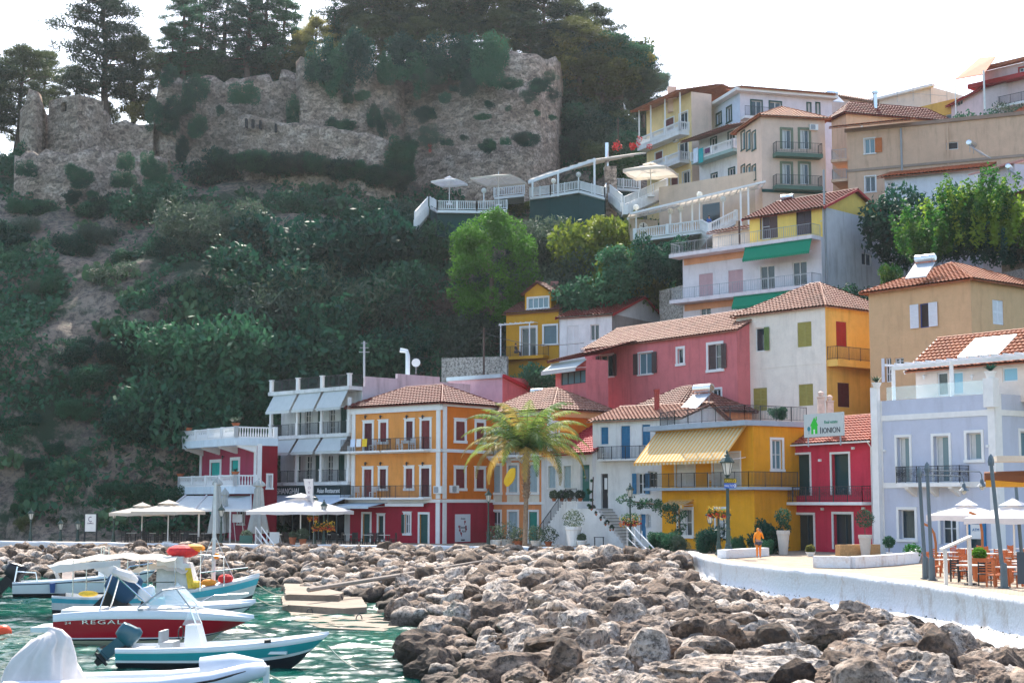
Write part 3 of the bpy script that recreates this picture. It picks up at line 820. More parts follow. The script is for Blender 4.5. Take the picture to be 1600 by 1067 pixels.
for p in cand:
 dw = pdist(p, EDGE); ds_ = pdist(p, SHORE)
 r = rnd.choice([.38, .48, .56, .66, .8, 1.0]) * (1.0 if p.y < 95 else .85)
 if dw < .9: r = min(r, .6); 
 if dw < (.45 if p.y > 92 or p.x < 5 else 1.25): continue
 z = heap(p)+rnd.uniform(-.34, .28)
 if dw < 2: z -= .15
 sc = (r*rnd.uniform(.95, 1.45), r*rnd.uniform(.8, 1.2), r*rnd.uniform(.68, 1.0))
 rocks.append((p.x, p.y, z, sc))
# bed under the stones, so that no water shows between them
vs = []; gx = np.linspace(0, 1, 34); bed = resample(SHORE, 2.0)
def proj_edge(p):
 best = None
 for a, b in zip(EDGE[:-1], EDGE[1:]):
  d = b-a; t = max(0, min(1, (p-a).dot(d)/max(d.length_squared, 1e-9))); q = a+d*t; L = (p-q).length
  if best is None or L < best[0]: best = (L, q)
 return best[1]
by = np.arange(24, 131, 1.0)
gxs = np.arange(-75, 30, 1.0); vs = []; fs = []
for j, y in enumerate(by):
 for i, x in enumerate(gxs):
  p = Vector((x, y)); ins = inpoly(p); vs.append((x, y, (heap(p)-.95) if ins and pdist(p, EDGE) > .6 else -1.5))
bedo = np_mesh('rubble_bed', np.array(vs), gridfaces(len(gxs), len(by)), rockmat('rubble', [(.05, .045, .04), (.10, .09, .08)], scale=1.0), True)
tag(bedo, kind='structure')
def shown(r): return max(r[3][0], r[3][1])/r[1]*(1 if 0 < 800+2400*r[0]/r[1] < 1600 and 785+2400*(5-r[2])/r[1] < 1085 else .05)
rocks.sort(key=shown, reverse=True)
NB = 286
for i, (x, y, z, sc) in enumerate(rocks[:NB]):
 q = rnd.random(); q = 0 if q < .66 else (1 if q < .82 else 2)
 if z > .9 and q == 0 and rnd.random() < .35: q = 2
 o = bpy.data.objects.new('boulder', rnd.choice(RK[q])); COL.objects.link(o)
 o.location = (x, y, z); o.scale = sc; o.rotation_euler = (rnd.uniform(-.35, .35), rnd.uniform(-.35, .35), rnd.uniform(0, 6.28))
 zn = ' at the bottom edge of the photo' if y < 44 else (' in the near half below the white sea wall' if y < 58 and x > 3 else (' by the glittering water' if pdist(Vector((x, y)), SHORE) < 3 else (' next to the sea wall' if pdist(Vector((x, y)), EDGE) < 3.2 else ' in the middle of the breakwater')))
 tag(o, ('rough grey brown boulder', 'rusty reddish boulder', 'pale whitish boulder')[q]+zn, 'boulder', ('grey brown boulders', 'rusty boulders', 'pale boulders')[q]+zn)
V_ = []; F_ = []; Tn = []; nvv = 0
for (x, y, z, sc) in rocks[NB:]:
 a, f = rnd.choice(LOW)
 Mx = np.array((Matrix.Rotation(rnd.uniform(0, 6.28), 3, 'Z') @ Matrix.Rotation(rnd.uniform(-.35, .35), 3, 'X') @ Matrix.Diagonal(Vector(sc))))
 V_.append(a@Mx.T+np.array([x, y, z])); F_.append(f+nvv); nvv += len(a); Tn.append(np.full(len(a), rnd.random()))
pile = np_mesh('boulder_heap', np.vstack(V_), np.vstack(F_), M_ROCKF, False)
at = pile.data.attributes.new('tone', 'FLOAT', 'POINT'); at.data.foreach_set('value', np.concatenate(Tn))
tag(pile, kind='stuff')
def boulder(px, py, z, sc, rz, kind, label, seed):
 g = G(px, py, z); o = bpy.data.objects.new('boulder', RK[kind][seed]); COL.objects.link(o); o.location = (g.x, g.y, z); o.scale = sc; o.rotation_euler = (0, 0, rz)
 tag(o, label, 'boulder')
boulder(738, 890, 1.0, (1.55, 1.2, .9), .1, 2, 'large cream coloured boulder near the top of the heap below the palm', 3)
boulder(1215, 1052, 1.15, (2.6, 1.2, .55), .05, 2, 'long flat topped pale slab of rock at the bottom edge of the photo', 5)
boulder(1390, 1005, .9, (1.7, 1.1, .9), .6, 0, 'dark rounded boulder lying against the foot of the white sea wall', 2)
boulder(1455, 1035, 1.0, (1.1, 1.0, .9), .2, 0, 'upright speckled grey boulder standing in front of the white sea wall', 7)
boulder(700, 990, .35, (1.9, 1.5, 1.0), .8, 0, 'big smooth brown boulder at the water edge right of the concrete slabs', 9)
boulder(780, 1050, .6, (1.9, 1.3, .9), .3, 0, 'broad furrowed grey boulder at the bottom edge beside the glittering water', 1)
# ------------------------------------------------------------------ concrete slabs in the water
M_CONC = M('concrete', (.24, .19, .145), .85, .18, 1.2, bump=.6, bscale=5, dirt=.5)
def slab(pts, z, th, label, rings=()):
 mb = MB(); q = [G(a, b, z) for a, b in pts]; n = len(q)
 q2 = []
 for i in range(n):
  a, b = q[i], q[(i+1) % n]; k = max(1, int((b-a).length/.7))
  q2 += [a+(b-a)*(j/k) for j in range(k)]
 q2 = [p+V(noise.noise(p*2)*.08, noise.noise(p*2+V(9, 0, 0))*.12, 0) for p in q2]; n = len(q2)
 top = [(p.x, p.y, z) for p in q2]; bot = [(p.x, p.y, z-th) for p in q2]
 mb.face(top)
 for i in range(n): mb.face([top[i], bot[i], bot[(i+1) % n], top[(i+1) % n]])
 o = mb.build('concrete_slab', M_CONC); tag(o, label, 'slab')
 if rings:
  mb = MB()
  for a, b in rings:
   c = G(a, b, z); mb.tube([c+V(math.cos(t)*.13, 0, math.sin(t)*.2) for t in [k*math.pi/6 for k in range(7)]], .025, 5)
  mb.build('mooring_ring', IRON, o)
slab([(444, 911), (484, 912), (536, 925), (531, 930), (446, 928)], .6, .8, 'topmost and smallest concrete slab of the landing')
slab([(440, 931), (565, 932), (574, 948), (536, 950), (442, 944)], .32, .6, 'thick middle concrete slab of the landing with iron rings', [(468, 934), (475, 937), (521, 934), (531, 937)])
slab([(442, 946), (520, 950), (598, 960), (604, 966), (640, 972), (600, 985), (500, 980), (462, 968)], .03, .5, 'low wet concrete slab awash in the glittering water', [(484, 957), (551, 959), (561, 967)])
mb = MB(); a = G(482, 921, .95); pts = [a, G(620, 899, 1.2), G(760, 875, 1.6), G(921, 850, 2.0)]
mb.tube(pts, [.12, .11, .06, .05], 6); tag(mb.build('pole', M('weathered_wood', (.30, .25, .21), .9, .2, 4, bump=.5)), 'very long weathered pole lying across the boulders up to the wall', 'pole')
# ================================================================== front row of houses
def awning(W, s0, s1, ztop, drop, out, mat, val=.25, name='awning', parent=None, label=None, stripes=None, sag=0, scal=True, arms=True, o0=.0):
 mb = MB(); n = max(2, int((s1-s0)/.2)); ms = mat if isinstance(mat, list) else [mat]
 for i in range(n):
  a = s0+(s1-s0)*i/n; b = s0+(s1-s0)*(i+1)/n; mb.mi = (i % 2) if len(ms) > 1 else 0
  p = [W.pt(a, ztop, o0), W.pt(b, ztop, o0), W.pt(b, ztop-drop, out), W.pt(a, ztop-drop, out)]
  d = V(0, 0, -.025)
  mb.face(p); mb.face([q+d for q in p][::-1])
  lo = ztop-drop-val
  if scal:
   c = (a+b)/2; mb.face([p[3], p[2], W.pt(b, lo+.06, out), W.pt((a+b)/2, lo, out), W.pt(a, lo+.06, out)])
  else: mb.face([p[3], p[2], W.pt(b, lo, out), W.pt(a, lo, out)])
 mb.mi = 0
 mb.bar(W.pt(s0, ztop-drop+.02, out-.02), W.pt(s1, ztop-drop+.02, out-.02), .06)
 mb.bar(W.pt(s0, ztop+.02, o0+.04), W.pt(s1, ztop+.02, o0+.04), .12)
 o = mb.build(name, mat, parent, label)
 if arms:
  mb = MB()
  for a in (s0+.05, s1-.05): mb.bar(W.pt(a, ztop-drop*.9, o0+.02), W.pt(a, ztop-drop-.02, out-.03), .035)
  mb.build('arm', WHITE, o)
 return o
def acunit(h, f, px, py, label=None, wdt=.85):
 W = h.face(f); a, z = W.off(.3).sz(px, py); mb = MB()
 mb.wbox(W, a-wdt/2, a+wdt/2, z-.3, z+.3, .06, .36)
 o = mb.build('air_conditioner', TRIM, h.root, label)
 mb = MB(); c = W.pt(a-wdt*.15, z, .365); t = W.t
 for rr in (.25, .17, .09): mb.tube([c+V(t.x*math.cos(k*.5236)*rr, t.y*math.cos(k*.5236)*rr, math.sin(k*.5236)*rr) for k in range(13)], .012, 4, False)
 mb.wbox(W, a-wdt*.15-.24, a-wdt*.15+.24, z-.24, z+.24, .36, .363)
 mb.build('fan_grille', GREYMET, o); return o
def gutter(h, f, z, o=.35, mat=None, down=True, s1=None):
 W = h.face(f); mb = MB(); e = s1 if s1 is not None else W.L
 mb.bar(W.pt(-.2, z, o), W.pt(e+.2, z, o), .12, .1)
 if down:
  mb.tube([W.pt(e-.02, z, o), W.pt(e-.05, z-.35, .09), W.pt(e-.05, h.z0+.2, .09)], .045, 6)
 return mb.build('gutter', mat or GREYMET, h.root)
# ---- A  red house with white balustraded terraces (far left)
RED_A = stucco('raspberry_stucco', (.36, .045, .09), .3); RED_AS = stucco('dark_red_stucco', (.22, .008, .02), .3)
TEALSH = M('teal_shutter', (.02, .42, .36), .6, .08, 3)
SAFE = stucco('pale_blue_stucco', (.62, .70, .76), .2)
a0, b0, zt = corner_pair(285, 675, 368, 667, 130.0)   # terrace edge
WT = Wall(a0, b0)
ta, tb = WT.pt(0, 0, -2.0).to_2d(), WT.pt(WT.L, 0, -2.0).to_2d()
WB_ = WT.off(-2.0); sA = WB_.sz(313, 720)[0]; A_ = WB_.pt(sA).to_2d(); B_ = tb
zfl_u = WT.sz(368, 695)[1]+.35; zfl_l = WT.sz(367, 771)[1]+.35
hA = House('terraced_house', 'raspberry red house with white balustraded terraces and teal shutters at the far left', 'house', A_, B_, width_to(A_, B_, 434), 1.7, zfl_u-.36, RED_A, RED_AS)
for x0, y0, x1, y1 in ((330, 722.5, 344, 749), (362, 719, 373, 747)):
 r = hA.F.rect(x0, y0, x1, y1); hA.winr('F', (r[0], r[1], zfl_l+.35, r[3]), sur=TRIM, sw=.28, shut='closed', shmat=TEALSH)
hA.win('F', 322, 798, 331, 818, sur=TRIM, shut='closed', shmat=TEALSH)
hA.win('F', 372, 795, 382, 818, sur=TRIM)
for sc in (.2, hA.F.L-.2): hA.pil('F', sc, .4, zfl_l, zfl_u-.2, .08)
hA.pil('S', .25, .4, 1.7, zfl_u-.2, .08)
hA.win('S', 418, 742, 424, 762, sur=TRIM, pane=GLASSB)
hA.finish()
for nm, zz, bt in (('upper', zfl_u, 1), ('lower', zfl_l, 0)):
 L0 = -sA if bt else -sA-.75; mb = MB()
 mb.wbox(hA.F, L0, hA.F.L+.02, zz-.35, zz+.28, 0.02 if not bt else -hA.wd, 2.0)
 t = mb.build('terrace', SAFE, hA.root, nm+' white terrace')
 mb = MB(); e = .12; z2 = zz+.28
 rail(mb, [hA.F.pt(L0+e, z2, -1.5 if bt else .05), hA.F.pt(L0+e, z2, 2-e), hA.F.pt(hA.F.L-e, z2, 2-e), hA.F.pt(hA.F.L-e, z2, -hA.wd+.2 if bt else .05)], .95, 'balus'); mb.build('balustrade', WHITE, t)
 if bt:
  mb = MB()
  for u in np.linspace(.5, hA.F.L-.3, 4):
   p = [hA.F.pt(u-.22, zz-.35, o) for o in (.02, 1.7)]
   for k in (0,):
    q = [hA.F.pt(u-.2, zz-.95, .02), hA.F.pt(u+.2, zz-.95, .02), hA.F.pt(u+.2, zz-.5, 1.6), hA.F.pt(u-.2, zz-.5, 1.6), hA.F.pt(u-.2, zz-.35, .02), hA.F.pt(u+.2, zz-.35, .02), hA.F.pt(u+.2, zz-.35, 1.7), hA.F.pt(u-.2, zz-.35, 1.7)]
    mb = MB(); mb.hexa(q); mb.build('bracket', TRIM, t)
hA.sconce('F', 351, 713)
# ---- B  white three-storey building over the Asian restaurant
WB = stucco('aged_white_stucco', (.66, .67, .66), .45); PINKW = stucco('faded_pink_wall', (.60, .50, .52), .5)
AWG = M('grey_awning', (.50, .53, .52), .85, .06, 2); GSH = M('dark_green_shutter', (.015, .07, .06), .6, .1, 3)
a0, b0, z_top = corner_pair(419, 613, 545, 602.5, 130.0)
WO = Wall(a0, b0); out = 1.5
A_, B_ = WO.pt(0, 0, -out).to_2d(), WO.pt(WO.L, 0, -out).to_2d()
hB = House('apartment_block', 'white three storey building with grey awnings above the Asian restaurant', 'building', A_, B_, 13, 1.7, z_top, WB, PINKW)
zm = WO.sz(482, 679)[1]; zl = WO.sz(482, 753)[1]
LB = hB.F.L
for zz, nm in ((zm, 'mid'), (zl, 'low')):
 us = [.22, .34, .50, .64, .78, .90] if nm == 'mid' else [.22, .36, .48, .62, .76, .9]
 for i, u in enumerate(us):
  c = LB*u; kk = i in (1, 3)
  hB.winr('F', (c-.42, c+.42, zz+.08, zz+2.35), sur=None, shut=None if kk else 'closed', shmat=GSH, bars=3, sash=TRIM)
hB.winr('F', (.4, LB-2.2, 1.75, zl-1.0), pane=glassmat('shop_glass', (.012, .022, .028), .1), mull=6, bars=0, sash=M('grey_frame', (.25, .3, .32), .5, 0), name='shopfront')
hB.finish()
for zz, lab in ((z_top, 'roof terrace'), (zm, None), (zl, None)):
 st = None
 r = hB.balcony('F', 0, 0, 0, out, None, r=(0, LB, zz), slab=.32 if lab else .28, smat=WB, lab=lab)
 mb = MB(); pts = [hB.F.pt(.1, zz, 0), hB.F.pt(.1, zz, out-.1), hB.F.pt(LB-.1, zz, out-.1)]
 if lab: pts += [hB.F.pt(LB-.1, zz, 0)]
 rail(mb, pts, 1.0, 'bar', step=.11); mb.build('railing', IRON, r[3])
 mb = MB()
 for u in (0.02, .36, .66, .985):
  c = LB*u+.12
  mb = MB()
  mb.wbox(hB.F, c-.14, c+.14, zz, zz+1.0, out-.26, out+.02)
  mb.wbox(hB.F, c-.19, c+.19, zz+1.0, zz+1.08, out-.31, out+.07)
  if not lab: mb.wbox(hB.F, c-.13, c+.13, zz+1.08, zz+3.0, out-.25, out-.02)
  mb.build('balcony_pillar', TRIM, r[3])
for zz, dr in ((z_top, 1.55), (zm, 1.25)):
 for u0, u1 in ((.05, .35), (.38, .65), (.68, .97)):
  awning(hB.F, LB*u0+.1, LB*u1+.1, zz-.3, dr, out+.75, AWG, .22, 'awning', hB.root, o0=out-.15)
# sign board
mb = MB(); mb.wbox(hB.F, .3, LB+.2, zl-1.15, zl-.32, out-.1, out+.02)
sg = mb.build('restaurant_sign', M('sign_black', (.008, .03, .035), .5, 0), hB.root)
mb = MB(); wtext(mb, hB.F, "'SHANGHAI", LB*.27, zl-1.0, out+.03, .72, .9); wtext(mb, hB.F, "Asian Restaurant", LB*.775, zl-.93, out+.03, .58, .78); mb.build('lettering', TRIM, sg)
awning(hB.F, .2, LB+.5, zl-1.2, .75, out+2.3, M('pale_awning', (.50, .58, .66), .85, .05, 2), .2, 'awning', hB.root, scal=False, o0=out)
# things on its roof
mb = MB(); q = hB.S.pt(5, z_top, -1.5)
mb.wbox(hB.S, .3, 12.8, z_top, z_top+.9, -.25, .0); mb.wbox(hB.S, 4.0, 9, z_top+.9, z_top+1.35, -.3, .0)
mb.build('parapet', PINKW, hB.root)
# ---- C  orange corner house
ORF = stucco('golden_orange_stucco', (.74, .30, .075), .25); ORS = stucco('orange_stucco_shaded', (.66, .17, .015), .25)  # second orange is for side walls, their weaker light mixed into the colour
DRED = stucco('dark_crimson_stucco', (.34, .018, .04), .3); MAROON = M('maroon_shutter', (.10, .02, .025), .6, .12, 3); MAR2 = M('red_brown_shutter', (.20, .035, .035), .6, .12, 3)
a0, b0, ze = corner_pair(549, 637.5, 690, 629.5, 123.5)
wC = width_to(a0, b0, 777)
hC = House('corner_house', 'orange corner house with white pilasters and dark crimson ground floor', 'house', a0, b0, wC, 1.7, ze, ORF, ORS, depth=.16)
F = hC.F; LC = F.L
zf1 = F.sz(640, 703)[1]; zf0 = F.sz(640, 777)[1]
def colr(f, x0, x1, zz0, zz1): r = hC.face(f).rect(x0, 650, x1, 660); return (r[0], r[1], zz0, zz1)
for i, (x0, x1) in enumerate(((570, 582), (594.5, 604.5), (635, 645.5), (659, 672))):
 for zf, up in ((zf1, 1), (zf0, 0)):
  dr = i in (0, 3)
  hC.winr('F', colr('F', x0, x1, zf+(.05 if dr else .75), zf+2.35), sur=TRIM, sw=.2, shut='closed', shmat=MAROON if (i+up) % 2 else MAR2, key=True, sill=True)
for (x0, x1) in ((712, 726), (744, 756)):
 for zf in (zf1, zf0):
  r = hC.S.rect(x0, 650, x1, 660); hC.winr('S', (r[0], r[1], zf+.75, zf+2.3), sur=TRIM, sw=.22, shut='closed', shmat=MAR2, key=True)
hC.winr('F', colr('F', 634, 642, 2.55, 4.1), sur=TRIM, sw=.16, shut='openL', shmat=GSH, key=True)
hC.winr('F', colr('F', 593, 601, 2.0, 3.95), sur=TRIM, sw=.16, pane=GLASS, sash=GSH, key=True)
gdoor = M('green_door', (.01, .075, .07), .5, .1, 3)
hC.doorr('F', colr('F', 657, 670, 1.75, 4.1), sur=TRIM, sw=.18, dmat=gdoor, lab=None)
hC.doorr('F', colr('F', 569, 580, 1.75, 4.1), sur=TRIM, sw=.18, dmat=gdoor)
hC.finish()
# crimson ground-floor cladding as a thin plinth skin in front
zg = zf0-.28
holes = [(r[0], r[1], r[2], r[3]) for r in hC.holes['F'] if r[3] < zg+.2]
mb = MB(); wgrid(mb, hC.F.off(.012), 0, LC+.012, 1.7, zg, holes, .03); wgrid(mb, hC.S.off(.012), -.012, hC.S.L, 1.7, zg, [], .03)
mb.build('crimson_ground_floor', DRED, hC.root)
for zz in (zf1-.1, zg): hC.band('F', 0, 0, .26, .12, zb=zz); hC.band('S', 0, 0, .26, .12, zb=zz)
hC.band('F', 0, 0, .55, .18, zb=ze-.28); hC.band('S', 0, 0, .22, .18, zb=ze-.12)
for u in (.35, LC-.3):
 for q0, q1 in ((zf1+.05, ze-.55), (zf0-.1, zf1-.25)): hC.pil('F', u, .42, q0, q1, .09)
for q0, q1 in ((zf1+.05, ze-.25), (zf0-.1, zf1-.25)): hC.pil('S', .35, .42, q0, q1, .09)
hC.pil('F', LC-.3, .42, 1.7, zg-.15, .1, TRIM); hC.pil('S', .35, .42, 1.7, zg-.15, .1, TRIM)
hC.hip(1.75, .45, T_RED)
for zf in (zf1, zf0):
 hC.balcony('F', 547, 602, 0, 1.0, 'bar', .95, .16, r=(-.3, LC*.42, zf), step=.14)
 hC.balcony('F', 610, 676, 0, 1.0, 'bar', .95, .16, r=(LC*.44, LC*.90, zf), step=.14)
for x in (573.5, 597, 638, 663):
 for y in (650, 723): hC.sconce('F', x, y)
acunit(hC, 'F', 684, 765); acunit(hC, 'S', 711, 764)
# shop awning of crimson ground floor
awning(hC.F, -.1, LC*.42, zf0-.4, .35, 2.2, M('pale_awning_c', (.52, .60, .66), .85, .05, 2), .15, 'awning', hC.root, scal=False)
awning(hC.F, LC*.44, LC*.86, zf0-.4, .12, .5, WHITE, .2, 'awning', hC.root, scal=False, arms=False)
# poster board
W = hC.S; r = W.rect(710.5, 803, 734, 846)
mb = MB(); mb.wbox(W, r[0], r[1], r[2], r[3], .02, .07); po = mb.build('poster_board', M('poster_paper', (.62, .64, .68), .5, .04, 6), None)
tag(po, 'white poster with dark red flowers on the crimson side wall', 'poster')
mb = MB(); cs, cz = (r[0]+r[1])/2, (r[2]+r[3])/2
wtext(mb, W, 'Sweet', cs, cz-.05, .075, .34, shear=.3); wtext(mb, W, 'Art', cs+.05, cz-.36, .075, .32, shear=.3); mb.wbox(W, cs-.22, cs+.22, r[2]+.08, r[2]+.2, .07, .08)
wtext(mb, W, 'Ionian', cs, r[3]-.42, .075, .22, shear=.3)
mb.build('lettering', M('poster_ink', (.04, .05, .06), .6, 0), po)
mb = MB()
for ds_, dz in ((-.62, .12), (-.5, -.18), (-.28, -.45), (.32, .5), (.48, .1), (.52, -.1)):
 mb.tube([W.pt(cs+ds_*.75, cz+dz, .072), W.pt(cs+ds_*.75, cz+dz, .085)], [.11, .10], 7)
 mb.bar(W.pt(cs+ds_*.75, cz+dz, .08), W.pt(cs+ds_*.6, cz+dz-.22, .08), .05)
mb.build('flower_print', M('poster_red', (.25, .01, .03), .6, 0), po)
# ---- D  peach house behind the palm
PEACH = stucco('peach_orange_stucco', (.72, .27, .10), .3); CREAMD = stucco('cream_panel', (.72, .66, .55), .2)
LBL = M('pale_blue_shutter', (.36, .47, .52), .6, .08, 3)
a0, b0, ze = corner_pair(758, 647, 864, 640, 123.0)
wD = width_to(a0, b0, 955)
hD = House('townhouse', 'peach orange house with white pilasters and pale blue shutters directly behind the palm', 'house', a0, b0, wD, 1.7, ze, PEACH, ORS, depth=.18)
F = hD.F; LD = F.L; zb = F.sz(800, 786)[1]; zb2 = F.sz(800, 712)[1]
for x0, x1 in ((769, 782), (795, 809), (827, 840)):
 for y0, y1 in ((677, 690), (727, 760)):
  r = F.rect(x0, y0, x1, y1)
  zz = (zb+.9, zb+3.1) if y0 > 700 else (zb2+.1, zb2+2.2)
  hD.winr('F', (r[0], r[1], *zz), sur=TRIM, sw=.22, shut='closed', shmat=LBL)
 r = F.rect(x0, 800, x1, 825); hD.winr('F', (r[0], r[1], 1.8 if x0 > 826 else 2.3, 4.3), sur=TRIM, sw=.18, shut='closed' if x0 > 790 else None, shmat=LBL if x0 < 826 else M('green_sh2', (.03, .25, .2), .6, .1))
hD.win('S', 866, 660, 872, 690, sur=TRIM)
hD.finish()
for x0, x1 in ((769, 782), (795, 809), (827, 840)):
 r = F.rect(x0, 700, x1, 710); mb = MB(); mb.wbox(F, r[0]-.2, r[1]+.2, zb+.1, zb+.66, -.02, .03); mb.build('panel', CREAMD, hD.root)
for zz, hh in ((zb, .2), (zb2-.3, .22), (ze-.2, .4)): hD.band('F', 0, 0, hh, .12, zb=zz); 
hD.band('S', 0, 0, .5, .2, M('peach_cornice', (.72, .38, .16), .9), zb=ze-.3)
for u in (.3, LD-.3): hD.pil('F', u, .55, 1.7, ze-.4, .1)
hD.balcony('F', 0, 0, 0, .9, 'bar', .9, .15, r=(.6, LD*.9, zb2), brk=4)
hD.hip(2.0, .45, T_PINK)
# ---- E  low white house with the green door and stairs
a0, b0 = P(846, 790, 124.0).to_2d(), P(926, 790, 117.0).to_2d()
zE = Wall(a0, b0).sz(905, 706)[1]
hE = House('small_house', 'low white house with a green door at the top of an outside stair', 'house', a0, b0, 5, 1.7, zE, WHITEWALL, depth=.22)
F = hE.F
hE.win('F', 857.6, 727.6, 869, 762, sur=TRIM, sw=.1, shut='closed', shmat=LBL); hE.win('F', 881.5, 727.6, 893, 762, sur=TRIM, sw=.1, shut='closed', shmat=LBL)
zdo = F.sz(910, 783)[1]
r = F.rect(907, 726, 921, 760); hE.doorr('F', (r[0], r[1], zdo, r[3]), dmat=M('green_door2', (.02, .14, .12), .5, .08, 3), glass=GLASSB)
mb = MB(); a, z = F.sz(869, 826)
hE.win('F', 856, 814, 862, 827, bars=0)
hE.finish()
hE.gable(2.4, .3, M('red_roofing', (.36, .02, .03), .7, .2, 5), off=.95, z=zE)
# staircase left: rising to the green door
mb = MB(); Wf = F.off(1.3); n = 14
s_a = Wf.sz(838, 845)[0]; s_b = Wf.sz(884, 783)[0]
for i in range(n):
 u0 = s_a+(s_b-s_a)*i/n; zt_ = 1.75+(zdo-1.75)*(i+1)/n
 mb.wbox(F, u0, s_b, 1.75+(zdo-1.75)*i/n, zt_, .02, 1.35)
mb.wbox(F, s_b, F.L+.1, 1.7, zdo, .02, 1.4)
st = mb.build('stairs', WHITEWALL, hE.root)
mb = MB(); rail(mb, [F.pt(s_a, 1.9, 1.3), F.pt(s_b, zdo, 1.3), F.pt(F.L-.1, zdo, 1.35)], .95, 'bar', step=.14); mb.build('railing', IRON, st)
acunit(hE, 'F', 881, 798)
# ---- F  white house with blue shutters
BLUE = M('blue_shutter', (.03, .17, .33), .55, .12, 3)
a0, b0, ze = corner_pair(926, 657, 1062, 651.5, 112.5)
hF = House('cottage', 'white house with blue shutters and an iron balcony left of the yellow house', 'house', a0, b0, 7.0, 1.7, ze, WHITEWALL, depth=.24)
F = hF.F
hF.win('F', 938.5, 667, 950.5, 694, shut='closed', shmat=BLUE); hF.win('F', 1003, 663, 1016, 695.5, shut='closed', shmat=BLUE)
zb = F.off(.9).sz(965, 717)[1]
r = F.rect(970, 665, 984.5, 717); hF.winr('F', (r[0], r[1], zb+.05, r[3]), shut='closed', shmat=BLUE, name='balcony_door')
hF.win('F', 996, 739, 1009, 772, shut='open', shmat=BLUE, shw=.38)
hF.win('F', 1012.5, 736, 1027, 761, shut=None)
r = F.rect(939, 740, 950, 794); hF.doorr('F', r, dmat=M('black_door', (.03, .03, .035), .5, .1, 2), glass=WHITE)
hF.door('F', 1000, 803, 1009, 842, dmat=BLUE)
hF.win('F', 1010, 803, 1017, 825)
hF.finish()
hF.balcony('F', 0, 0, 0, .8, 'bar', .95, .12, r=(F.off(.8).sz(932, 717)[0], F.off(.8).sz(1000, 717)[0], zb), step=.12, smat=WHITEWALL)
hF.gable(1.2, .35, T_PINK, off=.6, z=ze)
# stair at the white house, going down to the right
mb = MB(); s_a = F.off(1.5).sz(936, 796)[0]; s_b = F.off(1.5).sz(982, 855)[0]; ztop = F.sz(945, 794)[1]; n = 13
for i in range(n):
 u0 = s_a+(s_b-s_a)*i/n; u1 = s_a+(s_b-s_a)*(i+1)/n
 mb.wbox(F, u0, u1+.02*(i < n-1), 1.72, ztop-(ztop-1.75)*(i+.5)/n, .02, 1.9)
mb.wbox(F, -1.2, s_a, 1.72, ztop, .02, 1.9)
st = mb.build('stairs', WHITEWALL, hF.root)
mb = MB()
for i in range(n):
 u0 = s_a+(s_b-s_a)*i/n; u1 = s_a+(s_b-s_a)*(i+1)/n; zz = ztop-(ztop-1.75)*(i+.5)/n
 mb.wbox(F, u0-.02, u1+.03, zz+.003, zz+.05, .02, 1.45)
mb.build('tread', M('stair_stone', (.20, .19, .15), .9, .2, 4), st)
# brick-red hipped roof block behind it
c1 = P(1034, 610, 124); 
h2 = House('house', 'low house with a dark red hipped roof and a round chimney behind the white cottage', 'house', P(972, 640, 124).to_2d(), P(1058, 640, 117).to_2d(), 7, 8, CAMZ+el(644)*120, PEACH)
h2.finish(); h2.hip(2.1, .4, T_BROWN)
mb = MB(); c = P(1026.5, 640, 116.5); mb.lathe((c.x, c.y, c.z-1), [(.2, 0), (.2, 2.4), (.25, 2.42), (.25, 2.55)], 8); mb.build('chimney', M('red_pipe', (.30, .05, .04), .7, .15, 3), h2.root)
# ---- G  yellow house with striped awning
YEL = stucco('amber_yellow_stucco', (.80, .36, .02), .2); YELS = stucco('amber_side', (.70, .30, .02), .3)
BLSLAB = M('blue_grey_slab', (.34, .40, .46), .8, .1, 2, dirt=.2)
a0, b0, zt = corner_pair(1033, 663, 1176.5, 652, 103.5, DA=112.0)
wG = width_to(a0, b0, 1262)
zt = Wall(a0, b0).off(.9).sz(1161, 656)[1]
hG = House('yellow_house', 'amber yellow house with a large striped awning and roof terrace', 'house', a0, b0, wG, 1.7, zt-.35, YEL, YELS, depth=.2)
F = hG.F; LG = F.L
zb = F.off(.9).sz(1100, 761)[1]
r = F.rect(1056, 700, 1085, 750); hG.winr('F', (r[0], r[1], zb+.05, zb+2.3), sur=TRIM, shut='closed', shmat=WHITE, name='balcony_door')
r = F.rect(1114, 700, 1156, 750); hG.winr('F', (r[0], r[1], zb+.05, zb+2.3), sur=TRIM, shut='closed', shmat=WHITE, name='balcony_door')
hG.win('F', 1060, 795, 1082, 837, sur=TRIM, sw=.16, curtain=True, shut=None); hG.win('F', 1119, 795, 1134, 837, sur=TRIM, sw=.16, curtain=True)
hG.win('S', 1206, 687, 1222, 733, sur=TRIM, sw=.16, pane=GLASSB)
hG.finish()
# terrace slab + rail, wrapping
mb = MB(); mb.wbox(F, -.9, LG+.25, zt-.35, zt, -wG, .95); ts = mb.build('terrace_slab', BLSLAB, hG.root)
mb = MB(); rail(mb, [F.pt(-.5, zt, -.3), F.pt(2.6, zt, .8), F.pt(LG+.15, zt, .85), F.pt(LG+.15, zt, -wG+.2)], 1.0, 'bar', step=.13); mb.build('railing', IRON, ts)
mb = MB(); mb.wbox(F, -1.0, LG+.55, zb-.2, zb, -.05, .95); mb.wbox(F, LG-.05, LG+.55, zb-.2, zb, -3.6, -.05); bs = mb.build('balcony', BLSLAB, hG.root)
mb = MB(); rail(mb, [F.pt(-.9, zb, 0), F.pt(-.9, zb, .87), F.pt(LG+.45, zb, .87), F.pt(LG+.45, zb, -3.5)], 1.0, 'bar', step=.12); mb.build('railing', IRON, bs)
STRY = M('awning_yellow', (.86, .50, .13), .85, .05, 2); STRW = M('awning_cream', (.86, .76, .52), .85, .05, 2)
